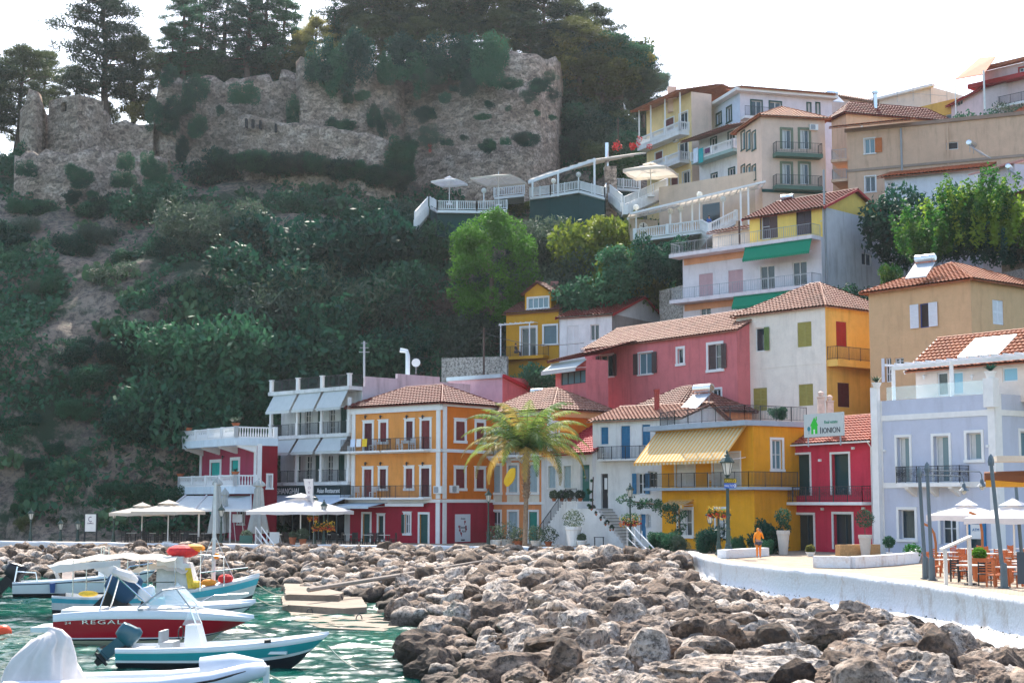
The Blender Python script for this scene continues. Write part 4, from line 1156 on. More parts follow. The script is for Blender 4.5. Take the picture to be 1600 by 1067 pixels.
awning(F, -.3, LG*.95, zt-.4, 2.3, 2.3, [STRY, STRW], .2, 'awning', hG.root, 'large yellow and cream striped awning', o0=.2)
r = F.rect(1046, 780, 1084, 795)
awning(F, r[0], r[1], F.sz(1065, 782)[1], .3, .9, [STRY, STRW], .28, 'awning', hG.root, 'small striped awning over the ground floor window')
# ---- H  red agency
REDH = stucco('carmine_stucco', (.56, .04, .075), .3)
a0, b0, ze = corner_pair(1215, 697, 1363, 689, 98.4)
hH = House('shop_house', 'small carmine red house with a real estate sign on its roof', 'shop', a0, b0, 6.5, 1.7, ze, REDH, depth=.32)
F = hH.F; LH = F.L
hH.win('F', 1241, 710, 1266, 774, sur=TRIM, sw=.14, pane=glassmat('teal_glass', (.01, .06, .07), .08), mull=0, bars=0, sash=M('dark_frame', (.02, .05, .06), .4, 0), name='balcony_door', sill=False)
hH.win('F', 1300, 709, 1327, 773, sur=TRIM, sw=.14, pane=glassmat('teal_glass2', (.01, .06, .07), .08), mull=0, bars=0, sash=M('dark_frame2', (.02, .05, .06), .4, 0), name='balcony_door', sill=False)
hH.win('F', 1244, 804, 1272, 866, sur=TRIM, sw=.16, mull=1, bars=0, sash=M('dark_frame3', (.03, .06, .07), .4, 0), name='shop_door', sill=False)
hH.win('F', 1303, 803, 1332, 858, sur=TRIM, sw=.16, mull=1, bars=0, sash=M('dark_frame4', (.03, .06, .07), .4, 0), name='shop_door', sill=False)
hH.finish()
zb = F.off(.9).sz(1290, 784)[1]
hH.balcony('F', 0, 0, 0, .9, 'scroll', 1.0, .2, r=(-.25, LH-.05, zb), step=.2)
hH.hip(1.9, .35, tiles('scarlet_tiles', (.24, .035, .025), (.45, .13, .075), .2)); gutter(hH, 'F', ze-.03, .42, TRIM)
for x, y in ((1225, 707), (1334, 700), (1282, 719), (1229, 795), (1286, 795), (1350, 794)):
 a, z = F.sz(x, y); mb = MB(); mb.wbox(F, a-.12, a+.12, z-.08, z+.08, 0, .12); mb.build('spotlight', WHITE, hH.root)
# roof sign (own thing)
Ws = Wall(P(1256, 660, 100.5).to_2d(), P(1317, 655, 97.0).to_2d())
z0 = Ws.sz(1286, 682)[1]; z1 = Ws.sz(1286, 645.5)[1]
t = thing('roof_sign', 'grey real estate sign board standing on the red roof', 'sign', (Ws.pt(Ws.L/2, z0-.6)))
mb = MB(); mb.wbox(Ws, 0, Ws.L, z0, z1, -.12, 0); mb.build('board', M('board_grey', (.52, .55, .53), .6, .04, 3), t)
for q_ in (.3, Ws.L-.4): mb = MB(); mb.wbox(Ws, q_, q_+.08, z0-.6, z0, -.1, -.04); mb.build('post', GREYMET, t)
mb = MB(); wtext(mb, Ws, 'IONION', Ws.L*.70, z0+.22, .01, .50, 1.0); mb.wbox(Ws, Ws.L*.425, Ws.L*.445, z0+.2, z0+.62, .0, .012); mb.build('lettering', M('ink', (.02, .03, .04), .5, 0), t)
mb = MB(); wtext(mb, Ws, 'Real estate', Ws.L*.70, z0+.82, .01, .30, 1.0); mb.build('script', M('teal_ink', (.02, .25, .16), .5, 0), t)
mb = MB(); u = Ws.L*.27; w2 = .42
mb.face([Ws.pt(u-w2, z0+.72, .01), Ws.pt(u+w2, z0+.72, .01), Ws.pt(u+.02, z0+1.3, .01)])
mb.wbox(Ws, u-.3, u+.32, z0+.2, z0+.72, .002, .012); mb.wbox(Ws, u+.18, u+.28, z0+1.05, z0+1.32, .002, .012); mb.build('house_emblem', M('logo_green', (.02, .5, .03), .5, 0), t)
mb = MB(); mb.wbox(Ws, u-.06, u+.08, z0+.2, z0+.5, .014, .02); mb.build('emblem_door', TRIM, t)
mb = MB(); mb.tube([Ws.pt(u-.55, z0+.55, .0), Ws.pt(u-.55, z0+.55, .012)], .16, 8); mb.wbox(Ws, u-.57, u-.53, z0+.2, z0+.45, .0, .012); mb.build('tree_emblem', M('logo_blue', (.03, .22, .25), .5, 0), t)
# pair of chimneys behind the sign
mb = MB()
for px_, y0 in ((1283, 622), (1297, 628)):
 c = P(px_, 646, 103); zt_ = P(px_, y0, 103).z
 mb.box((c.x, c.y, (c.z+zt_)/2-.3), (.42, .42, zt_-c.z+.6)); mb.box((c.x, c.y, zt_+.05), (.5, .5, .08)); mb.lathe((c.x, c.y, zt_+.09), [(.14, 0), (.14, .12), (.2, .16), (.2, .3), (.05, .38)], 8)
tag(mb.build('chimney_pair', M('chimney_plaster', (.6, .45, .38), .9, .2, 3)), 'pair of capped plaster chimneys just above the real estate sign', 'chimney')
# ---- I  lavender blue villa
LAV = stucco('lavender_stucco', (.50, .53, .63), .16, .05)
a0, b0, zpar = corner_pair(1369, 654, 1554, 641, 90.5, DA=97.6)
wI = width_to(a0, b0, 1690)
F0 = Wall(a0, b0)
zpar = F0.sz(1460, 621)[1]; zroof = F0.sz(1460, 648)[1]
hI = House('villa', 'lavender blue villa with white trim, glass roof parapet and iron balcony', 'villa', a0, b0, wI, 1.7, zpar, LAV, LAV, depth=.34)
F = hI.F; LI = F.L
zb = F.off(.9).sz(1450, 754)[1]
for x0, y0, x1, y1 in ((1402, 683, 1421.5, 722), (1459, 681, 1483, 722)):
 r = F.rect(x0, y0, x1, y1); hI.winr('F', (r[0], r[1], zb+.05, r[3]), sur=TRIM, sw=.17, pane=GLASSB, mull=0, bars=0, curtain=True, name='balcony_door', sill=False)
hI.win('F', 1511, 676, 1534, 718, sur=TRIM, sw=.17, pane=GLASSB, mull=0, bars=0, curtain=True)
hI.win('F', 1405, 796, 1430, 842, sur=TRIM, sw=.17, mull=0, bars=0)
hI.win('F', 1470, 801, 1495, 850, sur=TRIM, sw=.17, mull=1, bars=1, name='french_door', sill=False)
hI.win('S', 1594, 674, 1612, 716, sur=TRIM, sw=.18, pane=GLASSB, mull=0, bars=0)
hI.win('S', 1579, 801, 1592, 814, sur=TRIM, sw=.14, mull=0, bars=0)
hI.finish()
for zz in (F.sz(1460, 649)[1], zb-.12):
 hI.band('F', 0, 0, .34, .05, zb=zz); hI.band('S', 0, 0, .34, .05, zb=zz)
hI.pil('F', .25, .5, 1.7, zpar, .06); hI.pil('F', LI-.22, .5, 1.7, zpar, .06); hI.pil('S', .3, .6, 1.7, zpar, .06)
hI.balcony('F', 0, 0, 0, .95, 'scroll', 1.0, .24, r=(F.off(.95).sz(1398, 752)[0], F.off(.95).sz(1500, 752)[0], zb), step=.1, brk=3)
for x, y in ((1383, 704), (1544, 697)):
 a, z = F.sz(x, y); mb = MB(); mb.wbox(F, a-.1, a+.1, z-.06, z+.08, 0, .12); mb.build('spotlight', WHITE, hI.root)
# bank machine: a thing of its own set on the facade
r = F.rect(1511, 792, 1541, 862)
t = thing('bank_machine', 'blue framed cash machine set in the villa wall behind the cafe chairs', 'cash machine', F.pt(r[0], 1.8))
mb = MB(); BL = M('bank_blue', (.02, .16, .33), .5, .05, 3)
mb.wbox(F, r[0], r[1], 3.75, 4.5, .0, .1); mb.wbox(F, r[0], r[0]+.3, 1.8, 3.75, 0, .1); mb.wbox(F, r[1]-.3, r[1], 1.8, 3.75, 0, .1); mb.build('frame', BL, t)
mb = MB(); mb.wbox(F, r[0]+.3, r[1]-.3, 2.9, 3.75, 0, .07); mb.wbox(F, r[0]+.3, r[1]-.3, 1.8, 2.2, 0, .09); mb.build('panel', TRIM, t)
mb = MB(); mb.wbox(F, r[0]+.34, r[1]-.34, 2.2, 2.88, .0, .05); mb.build('screen', GLASS, t)
mb = MB(); wtext(mb, F, 'ATM', (r[0]+r[1])/2, 3.35, .08, .24); mb.build('lettering', BL, t)
mb = MB(); wtext(mb, F, '101L', (r[0]+r[1])/2, 4.0, .11, .34); mb.build('bank_lettering', TRIM, t)
# roof terrace: glass rail, pillars, upper storey, pergola
mb = MB(); mb.wbox(F, -.1, .42, 1.75, F.sz(1370, 606)[1], .07, .4); mb.build('corner_pier', TRIM, hI.root); mb = MB(); mb.wbox(F, LI-.55, LI+.15, zpar-.8, F.sz(1558, 590)[1], -.3, .3); mb.build('corner_pier', TRIM, hI.root)
mb = MB(); mb.wbox(F, .8, LI-.6, zpar+.03, zpar+.85, -.12, -.1); mb.build('glass_railing', CLEAR, hI.root)
U0 = F.off(-2.6); zt2 = F.sz(1500, 566)[1]
uu = House('roof_house', 'cream upper storey with tiled roof standing on the lavender villa', 'penthouse', U0.pt(U0.sz(1431, 600)[0]-0.0, 0).to_2d(), U0.pt(LI+3.5, 0).to_2d(), 6, zpar-.4, CAMZ+el(566)*94.5, stucco('cream_upper', (.74, .64, .56), .1), depth=.15)
uu.win('F', 1465, 582, 1481, 618, sur=None, mull=0, bars=0, name='glass_door'); uu.win('F', 1488, 581, 1505, 616, pane=M('blue_sky_glass', (.25, .50, .62), .15, 0), mull=0, bars=0, name='glass_door')
uu.win('F', 1566, 574, 1590, 596, pane=M('blue_sky_glass2', (.25, .50, .62), .15, 0), mull=0, bars=0)
uu.finish(); uu.gable(2.0, .5, T_ORANGE, off=.5, z=uu.z1+.05, wallmat=TRIM, fascia=TRIM)
for x in (1447, 1522): uu.sconce('F', x, 587, TRIM)
zp = F.sz(1490, 561)[1]; mb = MB()
pf = F.off(-.5)
mb.bar(F.pt(.9, zp-.2, -.5), F.pt(LI+4, zp-.2, -.5), .16, .2)
for u in (1.05, LI*.62, LI+2.4): mb.bar(F.pt(u, zpar-.3, -.5), F.pt(u, zp-.1, -.5), .2)
for i in range(17):
 u = .9+i*.8; mb.bar(F.pt(u, zp, .15), F.pt(u, zp+.02, -3.0), .09, .14)
tag(mb.build('pergola', WHITE), 'white timber pergola over the roof terrace of the lavender villa', 'pergola')
# two collector panels on the tiles
e = uu.F; zz = uu.z1+.05
mb = MB(); k = 2.0/3.0
for i in range(2):
 a = e.sz(1490, 545)[0]+i*1.55; p = [e.pt(a+.0, zz+k*.35+.2, -.35), e.pt(a+1.5, zz+k*.35+.2, -.35), e.pt(a+1.5, zz+k*2.3+.2, -2.3), e.pt(a, zz+k*2.3+.2, -2.3)]
 mb.hexa([q-V(0, 0, .1) for q in p]+p)
mb.build('solar_panel', M('panel_glass', (.5, .52, .54), .12, 0, spec=.8), uu.root)
# ================================================================== houses further up the slope
def simple(name, label, xA, yA, xB, yB, DB, xC, ybase, mat, sidemat=None, DA=None, cat='house', z0=None, depth=.18, wd=None):
 a, b, z = corner_pair(xA, yA, xB, yB, DB, DA)
 wd = wd or width_to(a, b, xC, yA)
 zb_ = CAMZ+el(ybase)*DB if z0 is None else z0
 return House(name, label, cat, a, b, wd, zb_, z, mat, sidemat, depth=depth)
# ---- K cream / yellow house
CRM = stucco('cream_white_stucco', (.80, .72, .62), .2); KYEL = stucco('warm_yellow_stucco', (.80, .48, .12), .3); OLV = M('olive_shutter', (.34, .30, .08), .65, .1, 3); GRS = M('green_shutter', (.13, .20, .06), .65, .1, 3); REDSH = M('red_shutter', (.35, .02, .02), .6, .1, 3)
h = simple('house', 'cream house with yellow side wall and olive shutters under a pale tiled hip roof', 1150, 496, 1289, 479, 115.5, 1400, 700, CRM, KYEL)
F = h.F
h.win('F', 1180, 512, 1195, 549, shut='openR', shmat=GRS, sash=TRIM, mull=0, bars=0); h.win('F', 1246, 503, 1268, 542, shut='closed', shmat=OLV)
h.win('F', 1177, 606, 1198.6, 642, shut='closed', shmat=OLV); h.win('F', 1248, 600, 1270.5, 634, shut='closed', shmat=OLV)
h.win('S', 1306.5, 502.5, 1323, 541, shut='closed', shmat=REDSH, name='balcony_door'); h.win('S', 1309, 598, 1327.5, 636, shut='closed', shmat=MAROON)
h.finish(); h.hip(2.6, .35, T_PINK)
W = h.S; zb = W.off(1.0).sz(1330, 563)[1]
h.balcony('S', 0, 0, 0, 1.0, 'bar', 1.0, .5, r=(.1, W.L-.2, zb), step=.14, smat=KYEL)
mb = MB(); mb.wbox(F, -.02, F.L+.02, F.sz(1220, 573)[1]-.02, F.sz(1220, 573)[1]+.01, 0, .02); mb.build('band', CRM, h.root)
# ---- J beige house
BEI = stucco('beige_stucco', (.62, .40, .22), .2); WSH = M('white_shutter', (.72, .75, .8), .6, .05, 3)
h = simple('house', 'plain beige house with white shutters behind the lavender villa', 1357, 460, 1516, 437.5, 106.5, 1640, 690, BEI, DA=113.6)
h.win('F', 1437, 474, 1452, 512, shut='open', shmat=WSH, shw=.75, mull=0, bars=0, sash=M('blue_sash', (.05, .08, .25), .5, 0), pane=M('dark_opening', (.05, .035, .03), .8))
h.win('F', 1384, 559, 1393, 597, shut='openL', shmat=WSH, bars=2); h.win('F', 1398, 559, 1412, 575, bars=2)
h.win('S', 1551, 469, 1568, 507, shut='closed', shmat=WSH)
h.finish(); h.hip(2.1, .5, T_ORANGE)
def solar(px, py, D, label, rz=0, s=1.0):
 c = P(px, py, D); t = thing('solar_boiler', label, 'water heater', c)
 u = Vector((math.cos(rz), math.sin(rz), 0)); mb = MB(); a = c+u*-.75*s; b = c+u*.75*s
 mb.tube([a-u*.03, a, b, b+u*.03], [.2*s, .3*s, .3*s, .2*s], 14); mb.build('tank', STEEL, t)
 mb = MB(); f = Vector((u.y, -u.x, 0))
 for q in (-.5, .5): mb.bar(c+u*q*s+V(0, 0, -.3*s), c+u*q*s+V(0, 0, -.95*s)-f*.0, .05); mb.bar(c+u*q*s+V(0, 0, -.3*s), c+u*q*s+f*1.3*s+V(0, 0, -1.5*s), .05)
 mb.build('stand', GREYMET, t)
 mb = MB(); p = [c+u*-.8*s+f*.15*s+V(0, 0, -.35*s), c+u*.8*s+f*.15*s+V(0, 0, -.35*s), c+u*.8*s+f*1.7*s+V(0, 0, -1.55*s), c+u*-.8*s+f*1.7*s+V(0, 0, -1.55*s)]
 mb.hexa([q-V(0, 0, .08) for q in (p[3], p[2], p[1], p[0])]+[p[3], p[2], p[1], p[0]]); mb.build('collector', PANEL, t); return t
PANEL = M('solar_glass', (.34, .38, .42), .12, 0, spec=.9)
solar(1446, 404, 110.5, 'steel tank solar boiler on the roof of the beige house', -.7)
solar(1099, 607, 116, 'silver solar boiler with a long collector behind the yellow house terrace', -.9, 1.15)
solar(840, 611, 129, 'grey solar boiler on the roof just above the palm', -.6, .8)
solar(1230, 308, 141, 'silver boiler tank on the red roof of the white apartment house', -.6, .8)
# ---- L pink house
PNK = stucco('rose_pink_stucco', (.62, .18, .185), .35); BRSH = M('brown_shutter', (.09, .065, .065), .65, .1, 3)
h = simple('long_house', 'long rose pink house with brown shutters and a pale tiled roof', 914, 545, 1151, 513.5, 120.5, 1260, 700, PNK)
F = h.F
h.win('F', 938, 554.7, 958.5, 589, sur=TRIM, sw=.1, shut='open', shmat=BRSH, shw=.5, curtain=False, mull=1, bars=0)
h.win('F', 998, 551, 1019.5, 584.6, sur=TRIM, sw=.1, shut='open', shmat=BRSH, shw=.6, pane=GLASSB, mull=1, bars=0)
h.win('F', 1059, 545, 1068, 568, sur=TRIM, sw=.2, mull=0, bars=0)
h.win('F', 1107, 538, 1128, 577, sur=TRIM, sw=.22, shut='halfL', shmat=BRSH, shw=.55)
h.win('F', 1112.7, 608, 1127, 640, sur=TRIM, sw=.14, bars=0)
h.finish(); h.gable(2.0, .3, T_PINK, off=.5)
# extension with the grey awning
h = simple('annex', 'low pink annex with a grey awning over its window strip', 868, 566, 916, 561, 128, 950, 660, PNK, DA=132)
r = h.F.rect(876, 580, 915, 600); h.winr('F', r, mull=3, bars=0, pane=GLASSB, sash=M('dark_sash', (.05, .06, .07), .5))
h.finish(); awning(h.F, h.F.rect(862, 568, 870, 580)[0], h.F.L, h.z1-.05, .7, 1.1, AWG, .3, 'awning', h.root, scal=False)
mb = MB(); F = h.F; tileslope(mb, F.pt(-.6, h.z1+.1, .5), F.pt(F.L+.4, h.z1+.4, .5), F.pt(F.L+.4, h.z1+2.0, -5), F.pt(-.6, h.z1+1.2, -5)); mb.build('roof', T_RED, h.root)
# ---- pink gable roofed wall right of orange house roof
PNK2 = stucco('mauve_pink_stucco', (.56, .36, .42), .3)
h = simple('outbuilding', 'mauve pink flat building with a red edge just behind the orange corner house', 700, 598, 785, 588, 139, 850, 660, PNK2, PNK, DA=143)
h.finish(); mb = MB(); mb.bar(h.F.pt(0, h.z1+.05, .1), h.F.pt(h.F.L, h.z1+.05, .1), .3, .35); mb.build('coping', stucco('light_blue_coping', (.45, .55, .6), .2), h.root)
mb = MB(); mb.bar(h.S.pt(0, h.z1+.05, .1), h.S.pt(h.S.L, h.z1-1.5, .1), .3, .3); mb.build('red_coping', M('red_edge', (.45, .02, .03), .7), h.root)
# ---- M white house
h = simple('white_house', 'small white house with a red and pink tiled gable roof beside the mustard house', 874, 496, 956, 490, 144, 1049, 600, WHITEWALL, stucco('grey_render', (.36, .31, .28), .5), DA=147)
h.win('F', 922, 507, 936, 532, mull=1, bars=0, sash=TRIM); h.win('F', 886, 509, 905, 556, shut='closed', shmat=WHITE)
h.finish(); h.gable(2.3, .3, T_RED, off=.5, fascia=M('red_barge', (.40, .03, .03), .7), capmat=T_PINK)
# ---- N mustard house
MUS = stucco('mustard_stucco', (.56, .28, .025), .2)
h = simple('mustard_house', 'mustard house with a dormer and a small white pergola on its balcony', 791, 489.5, 873, 483.5, 150, 940, 615, MUS, stucco('peach_gable', (.70, .44, .26), .2), DA=153)
F = h.F; zb = F.off(1.2).sz(815, 556)[1]
r = F.rect(814.6, 512, 837.6, 552); h.winr('F', (r[0], r[1], zb+.05, r[3]), sur=TRIM, sw=.2, name='balcony_door', bars=0)
h.win('F', 850, 509, 870, 537, sur=TRIM, sw=.18, shut='closed', shmat=M('grey_blue_shutter', (.16, .24, .27), .6, .08))
h.doorr('F', (1.2, 2.1, h.z0+.05, h.z0+2.2), sur=TRIM, dmat=GSH)
h.finish(); h.gable(2.5, .35, T_BROWN, off=.6)
h.balcony('F', 0, 0, 0, 1.2, 'bar', 1.0, .3, r=(-.2, F.off(1.2).sz(849, 556)[0], zb), smat=MUS, step=.15)
mb = MB(); zt_ = F.off(1.2).sz(820, 505)[1]
for u in (0, 3.3): mb.bar(F.pt(u, zb, 1.1), F.pt(u, zt_, 1.1), .12)
mb.bar(F.pt(-.2, zt_, 1.1), F.pt(3.8, zt_+.05, 1.1), .12)
for i in range(7): mb.bar(F.pt(i*.6, zt_+.1, 1.4), F.pt(i*.6, zt_+.12, 0), .06)
mb.build('pergola', WHITE, h.root)
mb = MB(); mb.wbox(F, -.6, 1.1, h.z0-.4, h.z0+1.2, 1.05, 1.1); mb.build('roller_blind', M('blind', (.42, .36, .24), .9, .1, 2), h.root)
# dormer
Dm = F.off(-.3); a = Dm.sz(820, 470)[0]; b2 = Dm.sz(861, 470)[0]; z1_ = Dm.sz(840, 456)[1]
d = House('dormer_house', 'mustard dormer with a double window', 'dormer', Dm.pt(a).to_2d(), Dm.pt(b2).to_2d(), 3.2, h.z1-.2, z1_, MUS, depth=.12)
d.win('F', 825, 465, 857, 481.5, sur=TRIM, sw=.12, pane=GLASSB, mull=3, bars=0); d.finish(); d.gable(.95, .35, T_BROWN, axis='S')
d.root.parent = h.root; d.root.matrix_parent_inverse = Matrix.Translation(-ORG[h.root]); 
for k in ('label', 'category'): del d.root[k]
d.root.name = 'dormer'
acunit(d, 'S', 877, 466, wdt=1.0)
c = P(866, 450, 154); mb = MB(); mb.box((c.x, c.y, c.z-.6), (.7, .7, 2.2)); mb.box((c.x, c.y, c.z+.55), (.85, .85, .15)); mb.build('chimney', M('pink_brick', (.45, .2, .18), .9, .2, 4), h.root)
# ---- O white apartment house
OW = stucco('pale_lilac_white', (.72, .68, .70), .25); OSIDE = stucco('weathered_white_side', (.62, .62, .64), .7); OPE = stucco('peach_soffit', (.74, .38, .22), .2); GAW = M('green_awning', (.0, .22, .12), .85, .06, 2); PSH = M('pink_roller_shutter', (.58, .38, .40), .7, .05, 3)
a0, b0, zs = corner_pair(1045, 398, 1268, 366.5, 131.0)
W0 = Wall(a0, b0); out = 1.5
zs = W0.sz(1150, 383)[1]; zs2 = W0.sz(1170, 455)[1]
A_ = W0.off(-out).pt(W0.off(-out).sz(1067, 440)[0]).to_2d(); B_ = W0.pt(W0.L, 0, -out).to_2d()
h = House('apartment_house', 'white apartment house with a green awning, long balconies and yellow top floor', 'building', A_, B_, width_to(A_, B_, 1400), W0.sz(1200, 530)[1], zs-.02, OW, OSIDE, depth=.16)
F = h.F; LO = F.L
for x0, x1, cl in ((1092, 1114, 1), (1138, 1161, 1), (1188, 1210.5, 0), (1238.6, 1261, 0)):
 r = F.rect(x0, 430, x1, 440); h.winr('F', (r[0], r[1], zs2+.05, zs2+2.35), shut='closed' if cl else None, shmat=PSH, sash=TRIM, pane=GLASS, name='balcony_door')
h.win('S', 1346.5, 396, 1361.5, 415, sash=TRIM, bars=0)
h.winr('F', (2, 3.2, zs2-2.6, zs2-.6)); h.winr('F', (6, 7.2, zs2-2.6, zs2-.6))
h.finish()
for zz in (zs, zs2):
 e = -W0.off(-out).sz(1067, 440)[0]
 r = h.balcony('F', 0, 0, 0, out, None, r=(e, LO, zz), slab=.34, smat=OW)
 mb = MB(); mb.wbox(F, .2, LO*.55, zz-.95, zz-.36, .02, .06); mb.build('soffit_band', OPE, r[3])
 mb = MB(); rail(mb, [F.pt(e+.1, zz, 0), F.pt(e+.1, zz, out-.08), F.pt(LO-.1, zz, out-.08), F.pt(LO-.1, zz, 0)], 1.0, 'bar', step=.2, bw=.02); mb.build('railing', GREYMET, r[3])
r = F.off(out).rect(1163, 375, 1268, 395)
awning(F, r[0], LO-.05, zs-.36, 1.15, out+.35, GAW, .2, 'awning', h.root, 'green awning', o0=out-.1); awning(F, LO*.45, LO-.05, zs2-.36, 1.0, out+.3, GAW, .2, 'awning', h.root, 'green awning', o0=out-.1)
# top storey
OY = stucco('butter_yellow_stucco', (.80, .56, .14), .2)
q = W0.off(-out-.3); TA = q.pt(q.sz(1171, 350)[0]).to_2d(); zte = CAMZ+el(318)*131
t = House('top_floor', '', '', TA, Vector(q.pt(W0.L-.02).to_2d()), width_to(A_, B_, 1400)-.3, zs-.02, zte, OY, OSIDE, depth=.14)
t.win('F', 1190, 334, 1215, 373, shut='halfR', shmat=M('brown_closed', (.10, .06, .06), .6), shw=.02, pane=M('dark_pane', (.05, .03, .04), .4), name='balcony_door')
t.win('F', 1244, 327, 1268, 367, pane=M('dark_pane2', (.05, .03, .04), .4), name='balcony_door', sash=M('dark_fr', (.08, .05, .05), .5)); t.win('S', 1284, 345, 1284.5, 346)
t.finish(); t.gable(2.2, .5, T_RED, off=.45, fascia=M('red_fascia', (.40, .03, .03), .7))
t.root.parent = h.root; t.root.matrix_parent_inverse = Matrix.Translation(-ORG[h.root])
for k in ('label', 'category'):
 if k in t.root: del t.root[k]
mb = MB(); W = h.S; mb.tube([W.pt(.6, h.z0+2, .1), W.pt(.6, zte-.3, .1), W.pt(.3, zte-.1, .2), W.pt(.3, zte+3.2, .2)], .09, 6); mb.build('flue_pipe', GREYMET, h.root)
for u in (1.0,): mb = MB(); mb.bar(q.pt(TA and q.sz(1157, 350)[0], zs, .2), q.pt(q.sz(1157, 350)[0], zte-.2, .2), .16); mb.build('post', WOODD, h.root)
# little tiled canopy house left of it
mb = MB(); q2 = q.off(-1.5); e0 = q2.sz(1113, 345)[0]; e1 = q2.sz(1172, 345)[0]
mb.wbox(q2, e0, e1, zs, zs+2.0, -2, 0); mb.build('annex_wall', stucco('annex_cream', (.68, .6, .52), .3), h.root)
mb = MB(); tileslope(mb, q2.pt(e0-.2, zs+2.0, .7), q2.pt(e1+.2, zs+2.0, .7), q2.pt(e1+.2, zs+2.5, -1), q2.pt(e0-.2, zs+2.5, -1)); mb.build('canopy', T_BROWN, h.root)
# ---- Q tall yellow building
QY = stucco('soft_yellow_stucco', (.80, .60, .30), .15); QP = stucco('peach_panel', (.76, .56, .44), .15)
h = simple('tall_house', 'tall soft yellow house with white balconies at the top of the slope', 1010, 182, 1080, 143.5, 172, 1112, 330, QY, QP, DA=181, cat='house')
F = h.F; LQ = F.L
fl = [F.off(1.3).sz(1040, 212)[1], F.off(1.3).sz(1040, 258)[1], F.off(1.3).sz(1040, 305)[1]]
for zz, ws in ((fl[0], ((.42, .62), (.74, .92))), (fl[1], ((.2, .36), (.72, .92))), (fl[2], ((.55, .7), (.8, .95)))):
 for u0, u1 in ws: h.winr('F', (LQ*u0, LQ*u1, zz+.1, zz+2.4), sur=TRIM, sw=.12, bars=0, shut=None if u0 > .7 else 'closed', shmat=M('mar3', (.16, .05, .05), .6))
h.finish()
for i, zz in enumerate(fl[:2]):
 h.balcony('F', 0, 0, 0, 1.3, 'balus', 1.0, .5 if i == 0 else .3, r=(0 if i == 0 else LQ*.05, LQ*.95, zz), smat=WHITEWALL)
mb = MB()
for u in (0.03, .3, .62, .95): mb = MB(); mb.bar(F.pt(LQ*u, fl[0], 1.2), F.pt(LQ*u, h.z1-.1, 1.2), .16); mb.build('veranda_post', WHITE, h.root)
mb = MB(); z = h.z1; tileslope(mb, F.pt(-.6, z-.15, 1.9), F.pt(LQ+.3, z-.15, 1.9), F.pt(LQ+.3, z+1.3, -4), F.pt(-.6, z+1.3, -4)); tileslope(mb, F.pt(LQ+.3, z-.15, -9.9), F.pt(-.6, z-.15, -9.9), F.pt(-.6, z+1.3, -4), F.pt(LQ+.3, z+1.3, -4)); mb.build('roof', T_ORANGE, h.root)
mb = MB(); c = P(1050, 150, 176); mb.box((c.x, c.y, c.z-.5), (1, 1, 3)); mb.build('chimney', QP, h.root)
acunit(h, 'F', 1055, 218)
# ---- R blue-white house
RB = stucco('ice_blue_stucco', (.60, .67, .78), .15)
h = simple('hill_house', 'ice blue and white house with dark framed windows between the yellow and beige houses', 1109, 170, 1156, 144.5, 168, 1300, 260, RB, stucco('lilac_white', (.68, .64, .70), .15), DA=176)
for x0, y0, x1, y1 in ((1120, 178, 1127, 194), (1136, 168, 1143, 190)): h.win('F', x0, y0, x1, y1, sur=GSH, sw=.18, bars=0)
for x0, y0, x1, y1 in ((1174, 158, 1190, 186), (1203, 160, 1220, 178), (1262, 162, 1266, 185), (1276, 162, 1280, 190)): h.win('S', x0, y0, x1, y1, sur=GSH, sw=.15, bars=0)
h.finish(); W = h.S; zz = W.sz(1180, 186)[1]
mb = MB(); mb.wbox(W, 0, 5, zz-.3, zz, -.05, 1.2); b_ = mb.build('balcony', WHITEWALL, h.root); mb = MB(); rail(mb, [W.pt(.1, zz, 1.1), W.pt(4.9, zz, 1.1)], 1.1, 'bar'); mb.build('railing', IRON, b_)
mb = MB(); z = h.z1; mb.wbox(h.F, -.6, h.F.L+.8, z, z+.35, -h.wd-.4, .8); mb.wbox(h.S, -.4, h.S.L, z-3.2, z, 1.1, 1.25) if 0 else None; mb.build('flat_roof', TRIM, h.root)
mb = MB(); tileslope(mb, W.pt(-.4, z+.36, 1.0), W.pt(W.L, z+.36, 1.0), W.pt(W.L, z+1.1, -3), W.pt(-.4, z+1.1, -3)); mb.build('roof', T_ORANGE, h.root)
# lower balcony house with laundry between Q and S
h = simple('balcony_house', 'white house with green edged balconies and laundry hanging over the rail', 1092, 215, 1160, 196, 163, 1190, 330, WHITEWALL, DA=170)
F = h.F; l2 = [F.off(1.2).sz(1120, 240)[1], F.off(1.2).sz(1120, 297)[1]]
for zz in l2:
 for u in (.35, .75): h.winr('F', (F.L*u-.5, F.L*u+.5, zz+.1, zz+2.3), sur=GSH, sw=.12, bars=0)
h.finish()
for zz in l2: h.balcony('F', 0, 0, 0, 1.3, 'balus', 1.0, .35, r=(.3, F.L, zz), smat=stucco('green_white_slab', (.3, .42, .40), .2))
mb = MB(); z = h.z1; tileslope(mb, F.pt(-.8, z-.3, 2), F.pt(F.L+.2, z-.3, 2), F.pt(F.L+.2, z+.9, -3), F.pt(-.8, z+.9, -3)); mb.build('roof', T_BROWN, h.root)
for i, (x, c, lb) in enumerate(((1083, (.62, .7, .8), 'pale blue sheet hung out to dry'), (1091, (.02, .35, .36), 'teal towel hung out to dry'), (1101, (.12, .05, .12), 'dark purple cloth hung over the balcony rail'))):
 mb = MB(); W = F.off(1.36); a, z = W.sz(x, 236)
 for k in range(5):
  mb.face([W.pt(a+k*.2, z+.2, .04*(k % 2)), W.pt(a+k*.2, z-(1.5 if i < 2 else .3), .06*(k % 2)), W.pt(a+k*.2+.2, z-(1.4 if i < 2 else .4), .06*((k+1) % 2)), W.pt(a+k*.2+.2, z+.2, .04*((k+1) % 2))])
 tag(mb.build('laundry', M('cloth%d' % i, c, .9)), lb, 'laundry')
